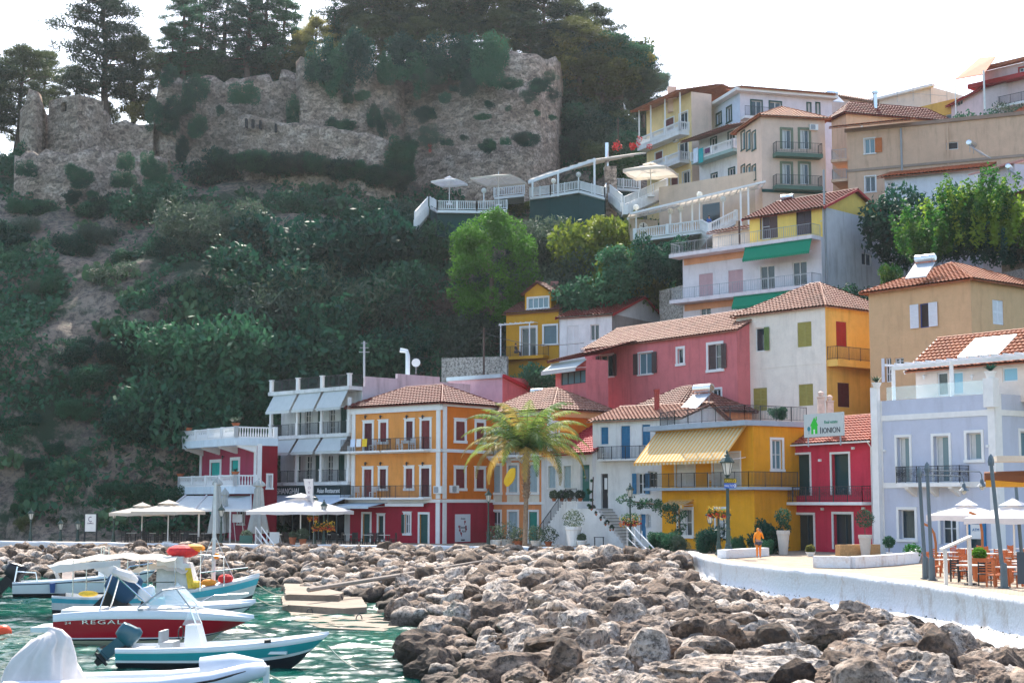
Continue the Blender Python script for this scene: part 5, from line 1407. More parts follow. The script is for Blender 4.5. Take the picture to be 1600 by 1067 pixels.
# ---- S beige block with green balconies
SB = stucco('rose_beige_stucco', (.70, .52, .42), .15)
h = simple('beige_house', 'rose beige house with green framed windows and green balconies on the upper slope', 1151, 201, 1189, 182.5, 150, 1289, 325, SB, DA=157)
for y0, y1 in ((206, 234), (259, 282)):
 for x0 in (1158.5, 1167, 1175.5): h.win('F', x0, y0, x0+5.5, y1, sur=IRONGREEN if 0 else GSH, sw=.1, mull=0, bars=0, pane=GLASSB)
W = h.S
for y0, y1 in ((203, 233), (256, 288)):
 for x0, x1 in ((1222, 1236), (1250, 1264)): h.win('S', x0, y0, x1, y1, sur=M('sage_green', (.16, .19, .13), .8), sw=.22, bars=0, curtain=True, name='balcony_door')
h.finish()
for y in (239, 290):
 r = h.balcony('S', 0, 0, 0, 1.0, 'bar', 1.05, .4, r=(W.off(1).sz(1213, y)[0], W.off(1).sz(1286, y)[0], W.off(1).sz(1250, y)[1]), smat=M('green_slab', (.10, .16, .12), .8), step=.16)
mb = MB(); mb.wbox(W, -.05, W.L, W.sz(1200, 296)[1]-.3, W.sz(1200, 296)[1], 0, .1); mb.build('band', GSH, h.root)
h.hip(1.9, .5, T_ORANGE); acunit(h, 'S', 1272, 199)
# ---- T peach long building
TP = stucco('dusty_peach_stucco', (.64, .42, .29), .35)
h = simple('peach_block', 'dusty peach block with an orange shutter and plain rendered wall', 1323, 203, 1378, 203, 149, 1640, 330, TP, TP, DA=149.5, wd=13)
h.F = Wall(P(1323, 200, 149.5).to_2d(), P(1622, 200, 142).to_2d()); F = h.F
h.S = Wall(h.F.pt(F.L, 0, 0).to_2d(), h.F.pt(F.L, 0, -9).to_2d()); h.K = Wall(h.F.pt(F.L, 0, -9).to_2d(), h.F.pt(0, 0, -9).to_2d()); h.Lw = Wall(h.F.pt(0, 0, -9).to_2d(), h.F.pt(0, 0, 0).to_2d())
h.A, h.B, h.C, h.D = F.A, F.B, h.S.B, h.K.B
h.win('F', 1351, 217, 1367, 240, sur=TRIM, sw=.1, shut='openR', shmat=M('orange_shutter', (.55, .16, .05), .6), shw=.7, bars=0, pane=GLASSB)
h.win('F', 1352, 276, 1368, 300, sur=TRIM, sw=.1, bars=0); h.win('F', 1478, 222, 1497, 234, bars=0, mull=0, pane=M('recess_shade', (.06, .05, .05), .9))  # last one is no glazing: a dark sheet painted as the shadow in a recess
h.finish()
h.win('F', 1419, 276, 1424, 300) if 0 else None; mb = MB(); mb.tube([F.pt(5.3, h.z1-.3, .1), F.pt(5.3, h.z0+6, .1)], .1, 6); mb.build('drainpipe', GREYMET, h.root); mb = MB(); tileslope(mb, F.pt(15.5, h.z1+.2, -1), F.pt(21, h.z1+.2, -1), F.pt(20, h.z1+1.9, -5), F.pt(16.5, h.z1+1.9, -5)); mb.build('roof', T_ORANGE, h.root); mb = MB(); mb.wbox(F, 9.6, 9.8, h.z0+4, h.z1, 0, .08); mb.build('wall_seam', TP, h.root); h.band('F', 0, 0, .35, .2, M('coping_brown', (.3, .2, .15), .9), zb=h.z1); h.band('F', 0, 0, .25, .1, M('ledge_brown', (.34, .25, .2), .9), zb=F.sz(1400, 261)[1])
mb = MB(); z = h.z1; tileslope(mb, F.pt(-1.5, z+.15, 1.3), F.pt(6.5, z+.15, 1.3), F.pt(6.5, z+1.0, -2), F.pt(-1.5, z+1.0, -2)); mb.build('roof', T_ORANGE, h.root)
for y in (250, 281):
 zz = F.sz(1310, y)[1]; mb = MB(); mb.wbox(F, -1.6, 0, zz-.25, zz, -3.5, .3); b_ = mb.build('balcony', TP, h.root); mb = MB(); rail(mb, [F.pt(-1.5, zz, -3), F.pt(-1.5, zz, .2), F.pt(-.1, zz, .2)], 1, 'bar'); mb.build('railing', GREYMET, b_)
# ---- T2 tiled house in front of mustard one
h = simple('house', 'brown tiled house wedged between the rose beige and dusty peach ones', 1299, 184, 1322, 178, 158, 1478, 260, stucco('tan_wall', (.62, .42, .28), .3), DA=161)
h.win('S', 1345, 196, 1349, 205); h.finish(); h.hip(1.7, .5, T_RED)
mb = MB(); c = P(1368, 176, 160); mb.lathe((c.x, c.y, c.z), [(.22, -1), (.22, 2.0), (.33, 2.05), (.33, 2.3), (.1, 2.5)], 8); tag(mb.build('flue', STEEL), 'steel flue pipe with a black cap rising over the brown tiled roof', 'flue')
# ---- U mustard low house
UM = stucco('ochre_stucco', (.62, .36, .08), .3)
a, b = P(1400, 180, 178).to_2d(), P(1520, 180, 170).to_2d()
h = House('ochre_house', 'low flat roofed ochre house with green shutters below the skyline', 'house', a, b, 8, 48, CAMZ+el(162.5)*174, UM)
h.win('F', 1428, 175, 1447, 186, shut='closed', shmat=GSH); h.win('F', 1477, 178, 1496, 198, shut='halfR', shmat=GSH, shw=.9)
h.finish(); mb = MB(); z = h.z1; W = h.F; rail(mb, [W.pt(-3, z+2.2, -6), W.pt(-3, z+2.2, 0), W.pt(W.L, z-.2+.3, 0)], .1, 'lines') if 0 else None
mb = MB(); tmp = [(1402, 160), (1427, 158), (1454, 160), (1480, 162)]
for x, y in tmp:
 p = P(x, y, 178); mb.bar(p, p+V(0, 0, 1.9), .05)
for (x0, y0), (x1, y1) in zip(tmp[:-1], tmp[1:]): mb.bar(P(x0, y0, 178)+V(0, 0, 1.9), P(x1, y1, 178)+V(0, 0, 1.9), .04); mb.bar(P(x0, y0, 178)+V(0, 0, .9), P(x1, y1, 178)+V(0, 0, .9), .04)
mb.bar(P(1480, 162, 178)+V(0, 0, 1.9), P(1500, 135, 176), .03)
tag(mb.build('terrace_railing', GREYMET), 'thin metal railing on the flat roof against the sky', 'railing')
h = House('flat_roof_house', 'cream flat roofed house with a projecting slab just below the skyline', 'house', P(1358, 160, 185).to_2d(), P(1455, 160, 178).to_2d(), 8, 50, CAMZ+el(146)*181, stucco('cream_sky', (.70, .60, .52), .2)); h.finish()
h.band('F', 0, 0, .3, .6, zb=h.z1)
h = House('tiled_house', 'brown tiled house on the skyline left of the flat roofed one', 'house', P(1312, 160, 190).to_2d(), P(1395, 160, 185).to_2d(), 8, 50, CAMZ+el(156)*187, stucco('tan_sky', (.58, .42, .32), .3)); h.finish(); h.gable(1.2, .5, T_ORANGE, off=.5)
h = House('tiled_house', 'pinkish tiled house on the skyline behind the ice blue house', 'house', P(1262, 160, 185).to_2d(), P(1300, 160, 181).to_2d(), 8, 48, CAMZ+el(158)*183, stucco('pinkish_sky', (.66, .52, .48), .3)); h.finish(); h.hip(1.1, .5, T_PINK)
# ---- V pink house top right
VP = stucco('pale_rose_stucco', (.70, .56, .56), .2)
h = House('pink_house', 'pale rose house with red trim on the skyline at the top right', 'house', P(1536, 150, 168).to_2d(), P(1640, 150, 162).to_2d(), 9, 46, CAMZ+el(101)*165, VP)
h.win('F', 1549, 135, 1564, 160, sur=REDSH, sw=.15, curtain=True); h.win('F', 1593, 106, 1604, 116, sur=REDSH, sw=.15)
h.finish(); h.band('F', 0, 0, .5, 1.2, REDSH, zb=CAMZ+el(124)*165); h.band('F', 0, 0, .35, .8, T_ORANGE, zb=h.z1+.2)
zz = CAMZ+el(161)*164; r = h.balcony('F', 0, 0, 0, 1.2, 'bar', 1.0, .25, r=(0, h.F.L, zz))
h3 = House('pink_wing', 'lower wing of the pale rose house with a sloping red roof edge', 'house wing', P(1486, 160, 172).to_2d(), P(1536, 160, 165).to_2d(), 6, 46, CAMZ+el(150)*168, VP); h3.win('F', 1494, 152, 1504, 165, pane=GLASSB); h3.finish(); h3.gable(1.8, .5, REDSH, off=.9)
mb = MB(); p = [P(1492, 124, 166), P(1537, 116, 163), P(1557, 88, 166), P(1530, 91, 169)]
mb.hexa([q-V(0, 0, .08) for q in p]+p); aw = mb.build('canopy', M('salmon_canvas', (.45, .13, .06), .8, .1, 2)); tag(aw, 'tilted salmon canvas awning on posts at the top right skyline', 'awning')
mb = MB(); mb.bar(p[1]+V(0, 0, -4), p[1]+V(0, 0, .4), .16); mb.build('post', TRIM, aw); mb = MB(); mb.bar(p[0]+V(0, 0, -4), p[0], .1); mb.build('post', TRIM, aw)
# ---- tiled roof house right, W white house, right pink houses
h = House('cottage', 'low house with a hipped tile roof behind the dusty peach block', 'house', P(1512, 200, 158).to_2d(), P(1640, 200, 150).to_2d(), 9, 40, CAMZ+el(205)*153, TP); h.finish(); h.hip(1.6, .4, T_ORANGE)
h = simple('white_cottage', 'white house with a long tiled eave half hidden by the dark tree', 1382, 270, 1532, 262, 137, 1560, 350, stucco('cool_white', (.66, .68, .74), .3), DA=141)
h.win('F', 1386, 285, 1396, 300); h.finish(); h.gable(1.3, .6, T_ORANGE, off=.5)
h = simple('pink_cottage', 'pale pink house at the right edge with a shed roof and solar tubes', 1532, 272, 1585, 256, 129, 1680, 350, stucco('pale_lilac_pink', (.68, .58, .64), .2), DA=133)
h.win('F', 1540, 284, 1552, 302, bars=0); h.finish()
mb = MB(); F = h.F; z = h.z1; mb.hexa([F.pt(-.8, z-.1, .7), F.pt(F.L+.1, z-.1, .7), F.pt(F.L+.1, z+.9, -3), F.pt(-.8, z+.9, -3), F.pt(-.8, z+.05, .7), F.pt(F.L+.1, z+.05, .7), F.pt(F.L+.1, z+1.05, -3), F.pt(-.8, z+1.05, -3)]); mb.build('roof', M('salmon_metal_roof', (.60, .28, .24), .6, .1), h.root)
solar(1518, 225, 140, 'solar boiler on a frame beside a chimney on the right upper roofs', .9, .9)
solar(1577, 262, 127, 'solar boiler with a long tube collector at the right edge of the upper houses', 1.1, .8)
solar(1300, 146, 176, 'solar boiler tank on the skyline roof behind the ice blue house', .3, .9)
h = House('stone_house', 'rough stone house with an old arched window at the right edge', 'house', P(1562, 330, 124).to_2d(), P(1640, 330, 118).to_2d(), 7, 24, CAMZ+el(300)*121, rockmat('rubble_masonry', [(.25, .2, .17), (.4, .33, .28), (.52, .44, .38)], scale=1.2, bump=.8, bdist=.08))
h.win('F', 1582, 332, 1602, 356, shut='closed', shmat=M('rose_shutter', (.5, .3, .26), .7)); h.finish(); h.gable(1.0, .4, T_BROWN, off=.5)
mb = MB(); W = Wall(P(1560, 420, 118).to_2d(), P(1660, 420, 112).to_2d()); mb.wbox(W, 0, W.L, 15, CAMZ+el(418)*115, -.5, 0)
tag(mb.build('retaining_wall', rockmat('retaining_stone', [(.2, .17, .14), (.36, .3, .26), (.45, .4, .35)], scale=1.2)), 'brown stone retaining wall behind the beige roof at the right edge', 'wall')
# retaining walls on the slope
for (x0, x1, y0, y1, D0, D1, lb) in ((690, 792, 558, 610, 151, 149, 'long pale stone retaining wall left of the mustard house'), (888, 972, 385, 425, 163, 160, 'grey concrete retaining wall among the trees below the terrace'), (1030, 1068, 450, 500, 147, 143, 'grey wall beside the white apartment house')):
 W = Wall(P(x0, y0, D0).to_2d(), P(x1, y0, D1).to_2d()); mb = MB(); zt_ = CAMZ+el(y0)*(D0+D1)/2; mb.wbox(W, 0, W.L, zt_-(y1-y0)/2400*D0-2, zt_, -.5, 0)
 tag(mb.build('retaining_wall', rockmat('dry_stone', [(.36, .32, .27), (.5, .46, .4), (.62, .58, .52)], scale=.8, bump=.6, bdist=.08)), lb, 'wall')
# ================================================================== castle walls
M_STONE = rockmat('castle_stone', [(.30, .20, .145), (.48, .355, .27), (.64, .51, .42)], dark=(.15, .105, .085), scale=.5, bump=1, bdist=.35)
def brickify(m):
 n = m.node_tree.nodes; l = m.node_tree.links; b = n['Principled BSDF']
 geo = n.new('ShaderNodeNewGeometry'); sx = n.new('ShaderNodeSeparateXYZ'); l.new(geo.outputs['Position'], sx.inputs[0])
 cx = n.new('ShaderNodeMath'); cx.operation = 'MULTIPLY_ADD'; cx.inputs[1].default_value = .6; l.new(sx.outputs[1], cx.inputs[0]); l.new(sx.outputs[0], cx.inputs[2])
 cb = n.new('ShaderNodeCombineXYZ'); l.new(cx.outputs[0], cb.inputs[0]); l.new(sx.outputs[2], cb.inputs[1])
 vo = n.new('ShaderNodeTexVoronoi'); vo.inputs['Scale'].default_value = 1.6; mp = n.new('ShaderNodeMapping'); mp.inputs['Scale'].default_value = (1, 1.7, 1); l.new(cb.outputs[0], mp.inputs[0]); l.new(mp.outputs[0], vo.inputs['Vector'])
 bc = b.inputs['Base Color'].links[0].from_socket
 hs = n.new('ShaderNodeMix'); hs.data_type = 'RGBA'; hs.blend_type = 'OVERLAY'; hs.inputs['Factor'].default_value = .55
 l.new(bc, hs.inputs['A'])
 bw = n.new('ShaderNodeRGBToBW'); l.new(vo.outputs['Color'], bw.inputs[0]); l.new(bw.outputs[0], hs.inputs['B']); l.new(hs.outputs['Result'], b.inputs['Base Color'])
 return m
brickify(M_STONE)
def castle_wall(name, label, pts, ov=2.2, jag=.6, batter=.07, seed=1, cren=False):
 """pts: (px, y_top, y_bottom, D_top) along the wall; the foot is battered towards the sea"""
 r = random.Random(seed); P3 = []
 for (x, yt, yb, D) in pts:
  top = P(x, yt, D); Db = D-batter*(yb-yt)/2400*D; P3.append((top, P(x, yb, Db)))
 vs = []; cols_ = []
 for (t0, b0), (t1, b1) in zip(P3[:-1], P3[1:]):
  L = (t1-t0).length; n = max(1, int(L/.8))
  for i in range(n): f = i/n; cols_.append((t0+(t1-t0)*f, b0+(b1-b0)*f))
 cols_.append(P3[-1]); nz_ = 16; vs = []; n = len(cols_)
 back = Vector((0, 1.6, 0))
 for i, (t, b) in enumerate(cols_):
  jz = (noise.noise(Vector((i*.35, seed*7.1, 0)))*1.3+noise.noise(Vector((i*1.1, seed*3.3, 4)))*.7)*jag
  if cren and (i//2) % 3 == 0: jz -= .9
  t2 = t+V(0, 0, jz); b2 = b-V(0, 0, 4)
  for k in range(nz_):
   f = k/(nz_-1); p = b2+(t2-b2)*f
   d = noise.fractal(p*.25, 1, 2, 5)*.35+noise.noise(p*1.3)*.12
   p = p+V(0, -d, 0); vs.append(p)
  vs.append(t2+back*.5+V(0, 0, .1)); vs.append(t2+back); vs.append(t2+back+V(0, 0, -9))
 fs = gridfaces(nz_+3, n)
 o = np_mesh(name, np.array([tuple(v) for v in vs]), fs, M_STONE)
 c = vs[0]; return tag(o, label, 'castle wall')
castle_wall('castle_tower', 'ruined square tower stump at the far left end of the castle walls', [(31, 172, 240, 184), (36, 166, 240, 182), (45, 146, 240, 181), (58, 146, 240, 181), (66, 172, 240, 183)], seed=2)
castle_wall('castle_wall', 'low broken castle wall between the two ruined towers on the left', [(62, 178, 250, 186), (120, 185, 250, 186), (135, 172, 250, 186), (150, 165, 250, 186), (165, 168, 250, 186), (172, 190, 250, 187), (240, 195, 262, 188)], seed=3, jag=1.0)
hb = House('gatehouse', 'small roofless stone room with one square window opening on the ruined wall', 'ruin', P(76, 170, 184).to_2d(), P(121, 170, 181).to_2d(), 4, 46, P(98, 151, 182).z, M_STONE, depth=.6)
hb.win('F', 95, 160, 104, 175, pane=M('void', (.01, .01, .01), 1), mull=0, bars=0, sash=M_STONE, sill=False); hb.finish(False)
castle_wall('castle_wall', 'long crenellated castle wall in front of the conifers', [(240, 178, 262, 190), (252, 110, 262, 189), (262, 116, 262, 189), (290, 128, 262, 190), (300, 118, 262, 190), (335, 120, 262, 191), (350, 128, 262, 191), (375, 116, 262, 191), (420, 116, 262, 192), (425, 132, 262, 192), (436, 130, 262, 192), (440, 116, 262, 192), (470, 118, 262, 193)], jag=.9, seed=4)
castle_wall('bastion', 'high flat topped left bastion hung with ivy', [(463, 95, 245, 190), (470, 88, 245, 188), (520, 94, 245, 188), (560, 92, 245, 188), (600, 100, 245, 189), (618, 96, 245, 190), (632, 95, 250, 193)], jag=.35, batter=.18, seed=5)
castle_wall('bastion', 'big round right bastion with a sloping foot above the terraces', [(628, 98, 262, 195), (660, 88, 262, 194), (700, 84, 264, 192), (740, 84, 268, 190.5), (775, 78, 270, 189.5), (800, 80, 268, 189.5), (838, 84, 262, 190), (850, 92, 258, 191), (868, 92, 256, 193), (874, 97, 256, 196), (880, 97, 256, 201)], jag=.35, batter=.32, seed=6)
castle_wall('castle_wall', 'outer lower castle wall with arrow slits beneath the left bastion', [(372, 184, 250, 186), (385, 180, 250, 185), (430, 188, 252, 184), (500, 198, 262, 183), (570, 206, 270, 182), (618, 222, 280, 183)], jag=.35, batter=.12, seed=7)
castle_wall('castle_tower', 'narrow broken tower high on the right shoulder of the hill', [(950, 54, 130, 205), (956, 50, 130, 203), (970, 52, 130, 203), (974, 60, 130, 206)], jag=.3, seed=8)
castle_wall('castle_wall', 'sloping rock wall under the ruined towers at the upper left', [(22, 240, 400, 176), (60, 235, 400, 174), (120, 240, 400, 174), (150, 232, 380, 175), (230, 240, 360, 179), (262, 250, 330, 181)], jag=1.2, batter=.25, seed=9)
mb = MB()
for x, y in ((386, 194), (396, 195), (408, 197), (432, 202), (462, 206)):
 p = P(x, y, 184.2-.0); mb.box((p.x, p.y-.35, p.z), (.25, .8, 1.0))
tag(mb.build('arrow_slits', M('slit', (.03, .03, .03), 1, 0)), kind='stuff')
# ================================================================== vegetation
rs = np.random.RandomState(11)
def leafmesh(name, mat, lobes, n, ls, aspect=.55, flat=0.0, shell=.55, seed=0, up=0.0, trunk=None, tmat=None):
 """crown: leaf-sized quads through the lobes' volume (denser towards their skin)"""
 r = np.random.RandomState(seed); L = np.array([l[3]**2 if len(l) == 4 else (l[3]*l[4]) for l in lobes]); L = L/L.sum()
 ks = r.choice(len(lobes), n, p=L); c = np.array([l[:3] for l in lobes])[ks]; rad = np.array([(l[3], l[3], l[4] if len(l) > 4 else l[3]*.8) for l in lobes])[ks]
 d = r.normal(size=(n, 3)); d /= np.linalg.norm(d, axis=1)[:, None]; q = (shell+(1-shell)*r.rand(n))[:, None]*(1+.18*np.sin(d[:, :1]*7+ks[:, None])*np.cos(d[:, 2:]*6))
 p = c+d*rad*q
 a = r.normal(size=(n, 3)); a += d*.4; a[:, 2] += up; a /= np.linalg.norm(a, axis=1)[:, None]
 b = np.cross(a, r.normal(size=(n, 3))); b /= np.linalg.norm(b, axis=1)[:, None]
 if flat: b[:, 2] *= (1-flat); a[:, 2] *= (1-flat)
 s_ = ls*(.6+.8*r.rand(n))[:, None]; a *= s_; b *= s_*aspect
 vs = np.empty((n, 4, 3)); vs[:, 0] = p-a; vs[:, 1] = p-b*.9; vs[:, 2] = p+a; vs[:, 3] = p+b*.9
 vs = vs.reshape(-1, 3); fs = np.arange(n*4).reshape(-1, 4)
 me = bpy.data.meshes.new(name); me.vertices.add(n*4); me.vertices.foreach_set('co', vs.astype(np.float32).ravel()); me.loops.add(n*4); me.loops.foreach_set('vertex_index', fs.astype(np.int32).ravel())
 me.polygons.add(n); me.polygons.foreach_set('loop_start', np.arange(0, n*4, 4, dtype=np.int32)); me.polygons.foreach_set('loop_total', np.full(n, 4, dtype=np.int32)); me.update(calc_edges=True); me.materials.append(mat)
 return me
LM_DARK = leafmat('leaf_dark', (.008, .055, .036), (.045, .145, .07), .34)
LM_OLIVE = leafmat('leaf_olive', (.035, .065, .045), (.10, .145, .09), .3)
LM_PINE = leafmat('leaf_pine', (.022, .05, .028), (.10, .125, .045), .35)
LM_BRIGHT = leafmat('leaf_bright', (.02, .13, .015), (.11, .27, .025), .4)
LM_YG = leafmat('leaf_yellow_green', (.02, .09, .02), (.22, .26, .03), .45, scale=.9)
LM_CACT = leafmat('cactus_pad', (.03, .09, .045), (.10, .17, .08), .1, rough=.95)
LM_DRY = leafmat('dry_twig', (.10, .075, .06), (.22, .17, .13), .2)
LM_GOLD = leafmat('leaf_gold', (.10, .11, .03), (.34, .30, .08), .45)
BARK = M('bark', (.10, .07, .055), .9, .25, 4)
def lobes_blob(seed, n=9, R_=1.0, h=.75):
 r = random.Random(seed); out = [(0, 0, .45*h, R_*.62, R_*.5)]
 for i in range(n):
  a = r.uniform(0, 6.28); q = r.uniform(.35, .75)*R_; out.append((math.cos(a)*q, math.sin(a)*q, r.uniform(.1, .95)*h, r.uniform(.26, .48)*R_, r.uniform(.22, .4)*R_))
 return out
BUSH = {}
def bushvar(kind, mat, n=2600, ls=.075, k=4, h=.8, nl=10, aspect=.55, up=0):
 BUSH[kind] = [leafmesh(kind, mat, lobes_blob(i*13+hash(kind) % 7 if False else i*13+len(kind), nl, 1.0, h), n, ls, aspect=aspect, seed=i+len(kind), up=up) for i in range(k)]
bushvar('dark', LM_DARK, 8000, .046, nl=16); bushvar('olive', LM_OLIVE, 9000, .042, aspect=.35, nl=18); bushvar('bright', LM_BRIGHT, 5200, .055, nl=16); bushvar('yg', LM_YG, 3200, .065)
bushvar('pine', LM_PINE, 3400, .06, aspect=.4); bushvar('gold', LM_GOLD, 2600, .07); bushvar('dry', LM_DRY, 2600, .16, aspect=.06)
# prickly pear: chains of flat pads
def cactusmesh(seed):
 r = random.Random(seed); mb = MB()
 for _ in range(120):
  a = r.uniform(0, 6.28); q = math.sqrt(r.random())*1.0; p = Vector((math.cos(a)*q, math.sin(a)*q, r.uniform(0, .8)*(1.1-q*.6)))
  u = Vector((r.gauss(0, .5), r.gauss(0, .5), 1)).normalized(); w = u.cross(Vector((r.gauss(0, 1), r.gauss(0, 1), 0))).normalized(); s_ = r.uniform(.09, .16)
  mb.face([p+u*math.cos(t)*s_*1.35+w*math.sin(t)*s_ for t in [k*math.pi/4 for k in range(8)]])
 me = bpy.data.meshes.new('cactus'); me.from_pydata(mb.v, [], mb.f); me.materials.append(LM_CACT); return me
BUSH['cactus'] = [cactusmesh(i) for i in range(4)]
def shrub(px, py, r, kind, label, cat='shrub', name=None, hz=1.0, group=None, D=None, z=None):
 p = T(px, py) if D is None else P(px, py, D)
 if z is not None: p = Vector((p.x, p.y, z))
 o = bpy.data.objects.new(name or ('cactus' if kind == 'cactus' else 'shrub'), rnd.choice(BUSH[kind])); COL.objects.link(o)
 o.location = p-V(0, 0, r*.35*hz); o.scale = (r, r, r*hz); o.rotation_euler = (rnd.uniform(-.12, .12), rnd.uniform(-.12, .12), rnd.uniform(0, 6.28))
 return tag(o, label, cat, group)
# hand-placed plants (column, row, radius in m, kind)
HAND = [
(232, 300, 5.4, 'dark', 'big round dark shrub on the rock wall at the upper left'), (355, 240, 4.6, 'dark', 'tall dark shrub clump hard against the foot of the long crenellated wall'),
(190, 225, 4.2, 'dark', 'dark bush on the ledge under the small roofless stone room'), (108, 195, 4.0, 'dark', 'ivy like dark bush hanging under the small roofless stone room'), (130, 215, 3.2, 'dark', 'dark bush spilling down right of the left tower stump'),
(20, 235, 4.2, 'dark', 'dark shrub below the far left pines'), (300, 340, 6.5, 'olive', 'greyish green shrub mass on the mid slope at the left'), (370, 330, 5, 'olive', 'grey green shrub above the cactus slope'),
(480, 360, 8.2, 'dark', 'very large dark crown in the middle of the hillside'), (570, 345, 7.6, 'dark', 'large dark crown left of the white terrace stairs'), (640, 350, 6.6, 'dark', 'dark crown directly below the white terrace stairs'), (430, 420, 7.5, 'dark', 'large dark crown at mid height on the left hillside'), (520, 430, 7.5, 'olive', 'olive toned crown in the centre of the hillside'), (600, 430, 6.5, 'dark', 'dark crown left of the leafless grey bush'),
(300, 590, 7.8, 'dark', 'huge dark round tree just above the red terraced house'), (350, 520, 7.5, 'dark', 'huge dark tree above the apartment block with grey awnings'), (285, 520, 6.0, 'dark', 'dark tree crown at the left border of the tree belt'), (430, 540, 7.8, 'dark', 'dark tree behind the white three storey building'), (500, 500, 7.0, 'dark', 'dark tree above the roof of the orange corner house'), (420, 480, 6.5, 'olive', 'olive green tree crown on the lower hillside'), (560, 540, 5.8, 'dark', 'dark tree behind the roof antennas'), (350, 640, 5.2, 'dark', 'dark shrub right behind the upper balustrade'), (250, 640, 4.8, 'dark', 'dark shrub left of the upper balustrade'),
(620, 530, 4.6, 'dark', 'dark shrub left of the stone retaining wall'), (730, 500, 5.0, 'olive', 'grey green shrub left of the mustard house'), (600, 470, 5.2, 'olive', 'olive shrub on the slope left of the bare bush'),
(660, 462, 5.5, 'dry', 'leafless grey brown bush in the centre of the slope'), (700, 452, 5.0, 'dry', 'leafless twiggy bush beside the bright green tree'),
(850, 350, 4.6, 'olive', 'silvery olive tree below the long white awning'), (870, 410, 5.0, 'olive', 'silvery olive tree above the mustard house roof'), (830, 380, 4.0, 'olive', 'small silvery olive next to the bright green tree'),
(930, 360, 5.0, 'yg', 'green tree with yellow tips under the long white awning terrace'), (960, 345, 4.6, 'yg', 'green citrus tree beside the stone pillar of the terrace'), (905, 440, 4.4, 'dark', 'dark bush behind the mustard dormer'), (960, 420, 4.8, 'yg', 'yellow green tree left of the white apartment house'), (1000, 410, 5.0, 'yg', 'yellow tipped bush below the lower restaurant balustrade'), (940, 450, 4.5, 'dark', 'dark bush above the small white house roof'), (1020, 440, 4.5, 'dark', 'dark green bush touching the left wall of the apartment house'), (985, 395, 3.6, 'dark', 'clipped dark hedge bush under the restaurant balustrade'), (1035, 385, 3.4, 'dark', 'dark hedge just below the white restaurant railing'), (800, 300, 2.6, 'yg', 'yellowish bush behind the large beige parasol'), (770, 290, 2.2, 'dry', 'purplish brown bush behind the large beige parasol'),
(620, 200, 3.4, 'bright', 'bright conical bush at the castle path by the bastion foot'), (600, 232, 3.0, 'dark', 'ivy clad ledge at the castle path'), (690, 215, 3.0, 'dark', 'hanging shrub on the castle rock right of the path'),
(965, 240, 3.4, 'yg', 'light green bush by the thin pole above the long awning'), (1430, 325, 4.8, 'dark', 'big dark tree in front of the white cottage on the upper right'), (1425, 355, 3.8, 'dark', 'dark green crown low on the big tree by the white cottage'), (1560, 180, 4.2, 'dark', 'dark tree in front of the pale rose skyline house'), (1590, 175, 3.4, 'olive', 'grey green tree at the right edge under the skyline house'),
(1345, 460, 3.0, 'dark', 'dark bush between the apartment side wall and the beige roof'), (740, 590, 2.4, 'dark', 'small dark bush against the stone retaining wall'), (845, 585, 3.4, 'dark', 'dark green tree between the mustard house and the pink annex'), (1215, 640, .8, 'dark', 'small round shrub on the roof terrace of the yellow house'),
(1062, 372, 2.8, 'dark', 'dark hedge end under the right part of the restaurant railing'), (1005, 430, 4.2, 'yg', 'yellow green bush low beneath the restaurant hedge'), (875, 330, 3.6, 'dark', 'dark tree hiding the green screen under the long terrace'), (720, 355, 3.4, 'dark', 'dark tree in front of the green screen under the parasol terrace'), (985, 440, 4.4, 'dark', 'dark thicket behind the small white house'),
]
for x, y, r, k, lb in HAND:
 tree = r > 3.3 and k != 'dry'
 D = {845: 143, 1345: 126, 1215: 105, 930: 158, 960: 157 if y < 400 else 161, 1000: 152, 985: 149 if y < 420 else 164, 1035: 147, 1020: 160, 1005: 160, 850: 163, 870: 157, 830: 161, 940: 150, 905: 158}.get(x)
 if x in (1430, 1420): D = 133
 if x == 1590 or x == 1560: D = 158
 shrub(x, y+r*8, r, k, lb, 'tree' if tree else 'bush', 'tree' if tree else None, hz=1.15 if tree else .95, D=D)
# the bright tree
_r = random.Random(8); _l = []
for i in range(60):
 u = _r.uniform(-1, 1); a = _r.uniform(0, 6.28); q = math.sqrt(1-u*u)*_r.uniform(.55, 1); _l.append((math.cos(a)*q*4.3*(1.12-.35*max(0, u)), math.sin(a)*q*3.8, 5.0+u*5.2, _r.uniform(1.0, 1.6), _r.uniform(.9, 1.4)))
LM_BT = leafmat('leaf_bright_tree', (.012, .085, .012), (.085, .22, .025), .42, scale=.5)
bt = thing('bright_tree', 'large bright green rounded tree below the hillside parasols', 'tree', P(768, 492, 156)); c_ = bpy.data.objects.new('crown', leafmesh('crown', LM_BT, _l, 30000, .13, seed=5)); COL.objects.link(c_); c_.parent = bt
mb = MB(); mb.tube([P(768, 492, 156), P(768, 430, 156)], [.35, .2], 7); mb.build('trunk', BARK, bt)
# scattered hillside shrubs
def region(px, py):
 if px < 240 and py > 470: return 'cliff'
 return 'slope'
names = {'dark': 'dark green shrub', 'olive': 'grey green shrub', 'pine': 'mid green shrub', 'cactus': 'prickly pear clump', 'dry': 'dry brown bush', 'yg': 'yellow green shrub'}
cnt = 0
def scatter(n, x0, x1, y0, y1, rr, kinds, where, skip=None):
 for _ in range(n):
  x = rnd.uniform(x0, x1); y = rnd.uniform(y0, y1)
  if skip and skip(x, y): continue
  k = rnd.choice(kinds); shrub(x, y, rnd.uniform(*rr), k, names[k]+' '+where, 'cactus' if k == 'cactus' else 'shrub', group=names[k]+' '+where)
for x_, y_, r_ in ((882, 150, 4), (890, 190, 4.5), (884, 225, 4), (880, 120, 3.6), (900, 130, 4)): shrub(x_, y_, r_, 'dark', 'dark bush tight against the right edge of the round bastion', group='bushes at the bastion edge', D=203)
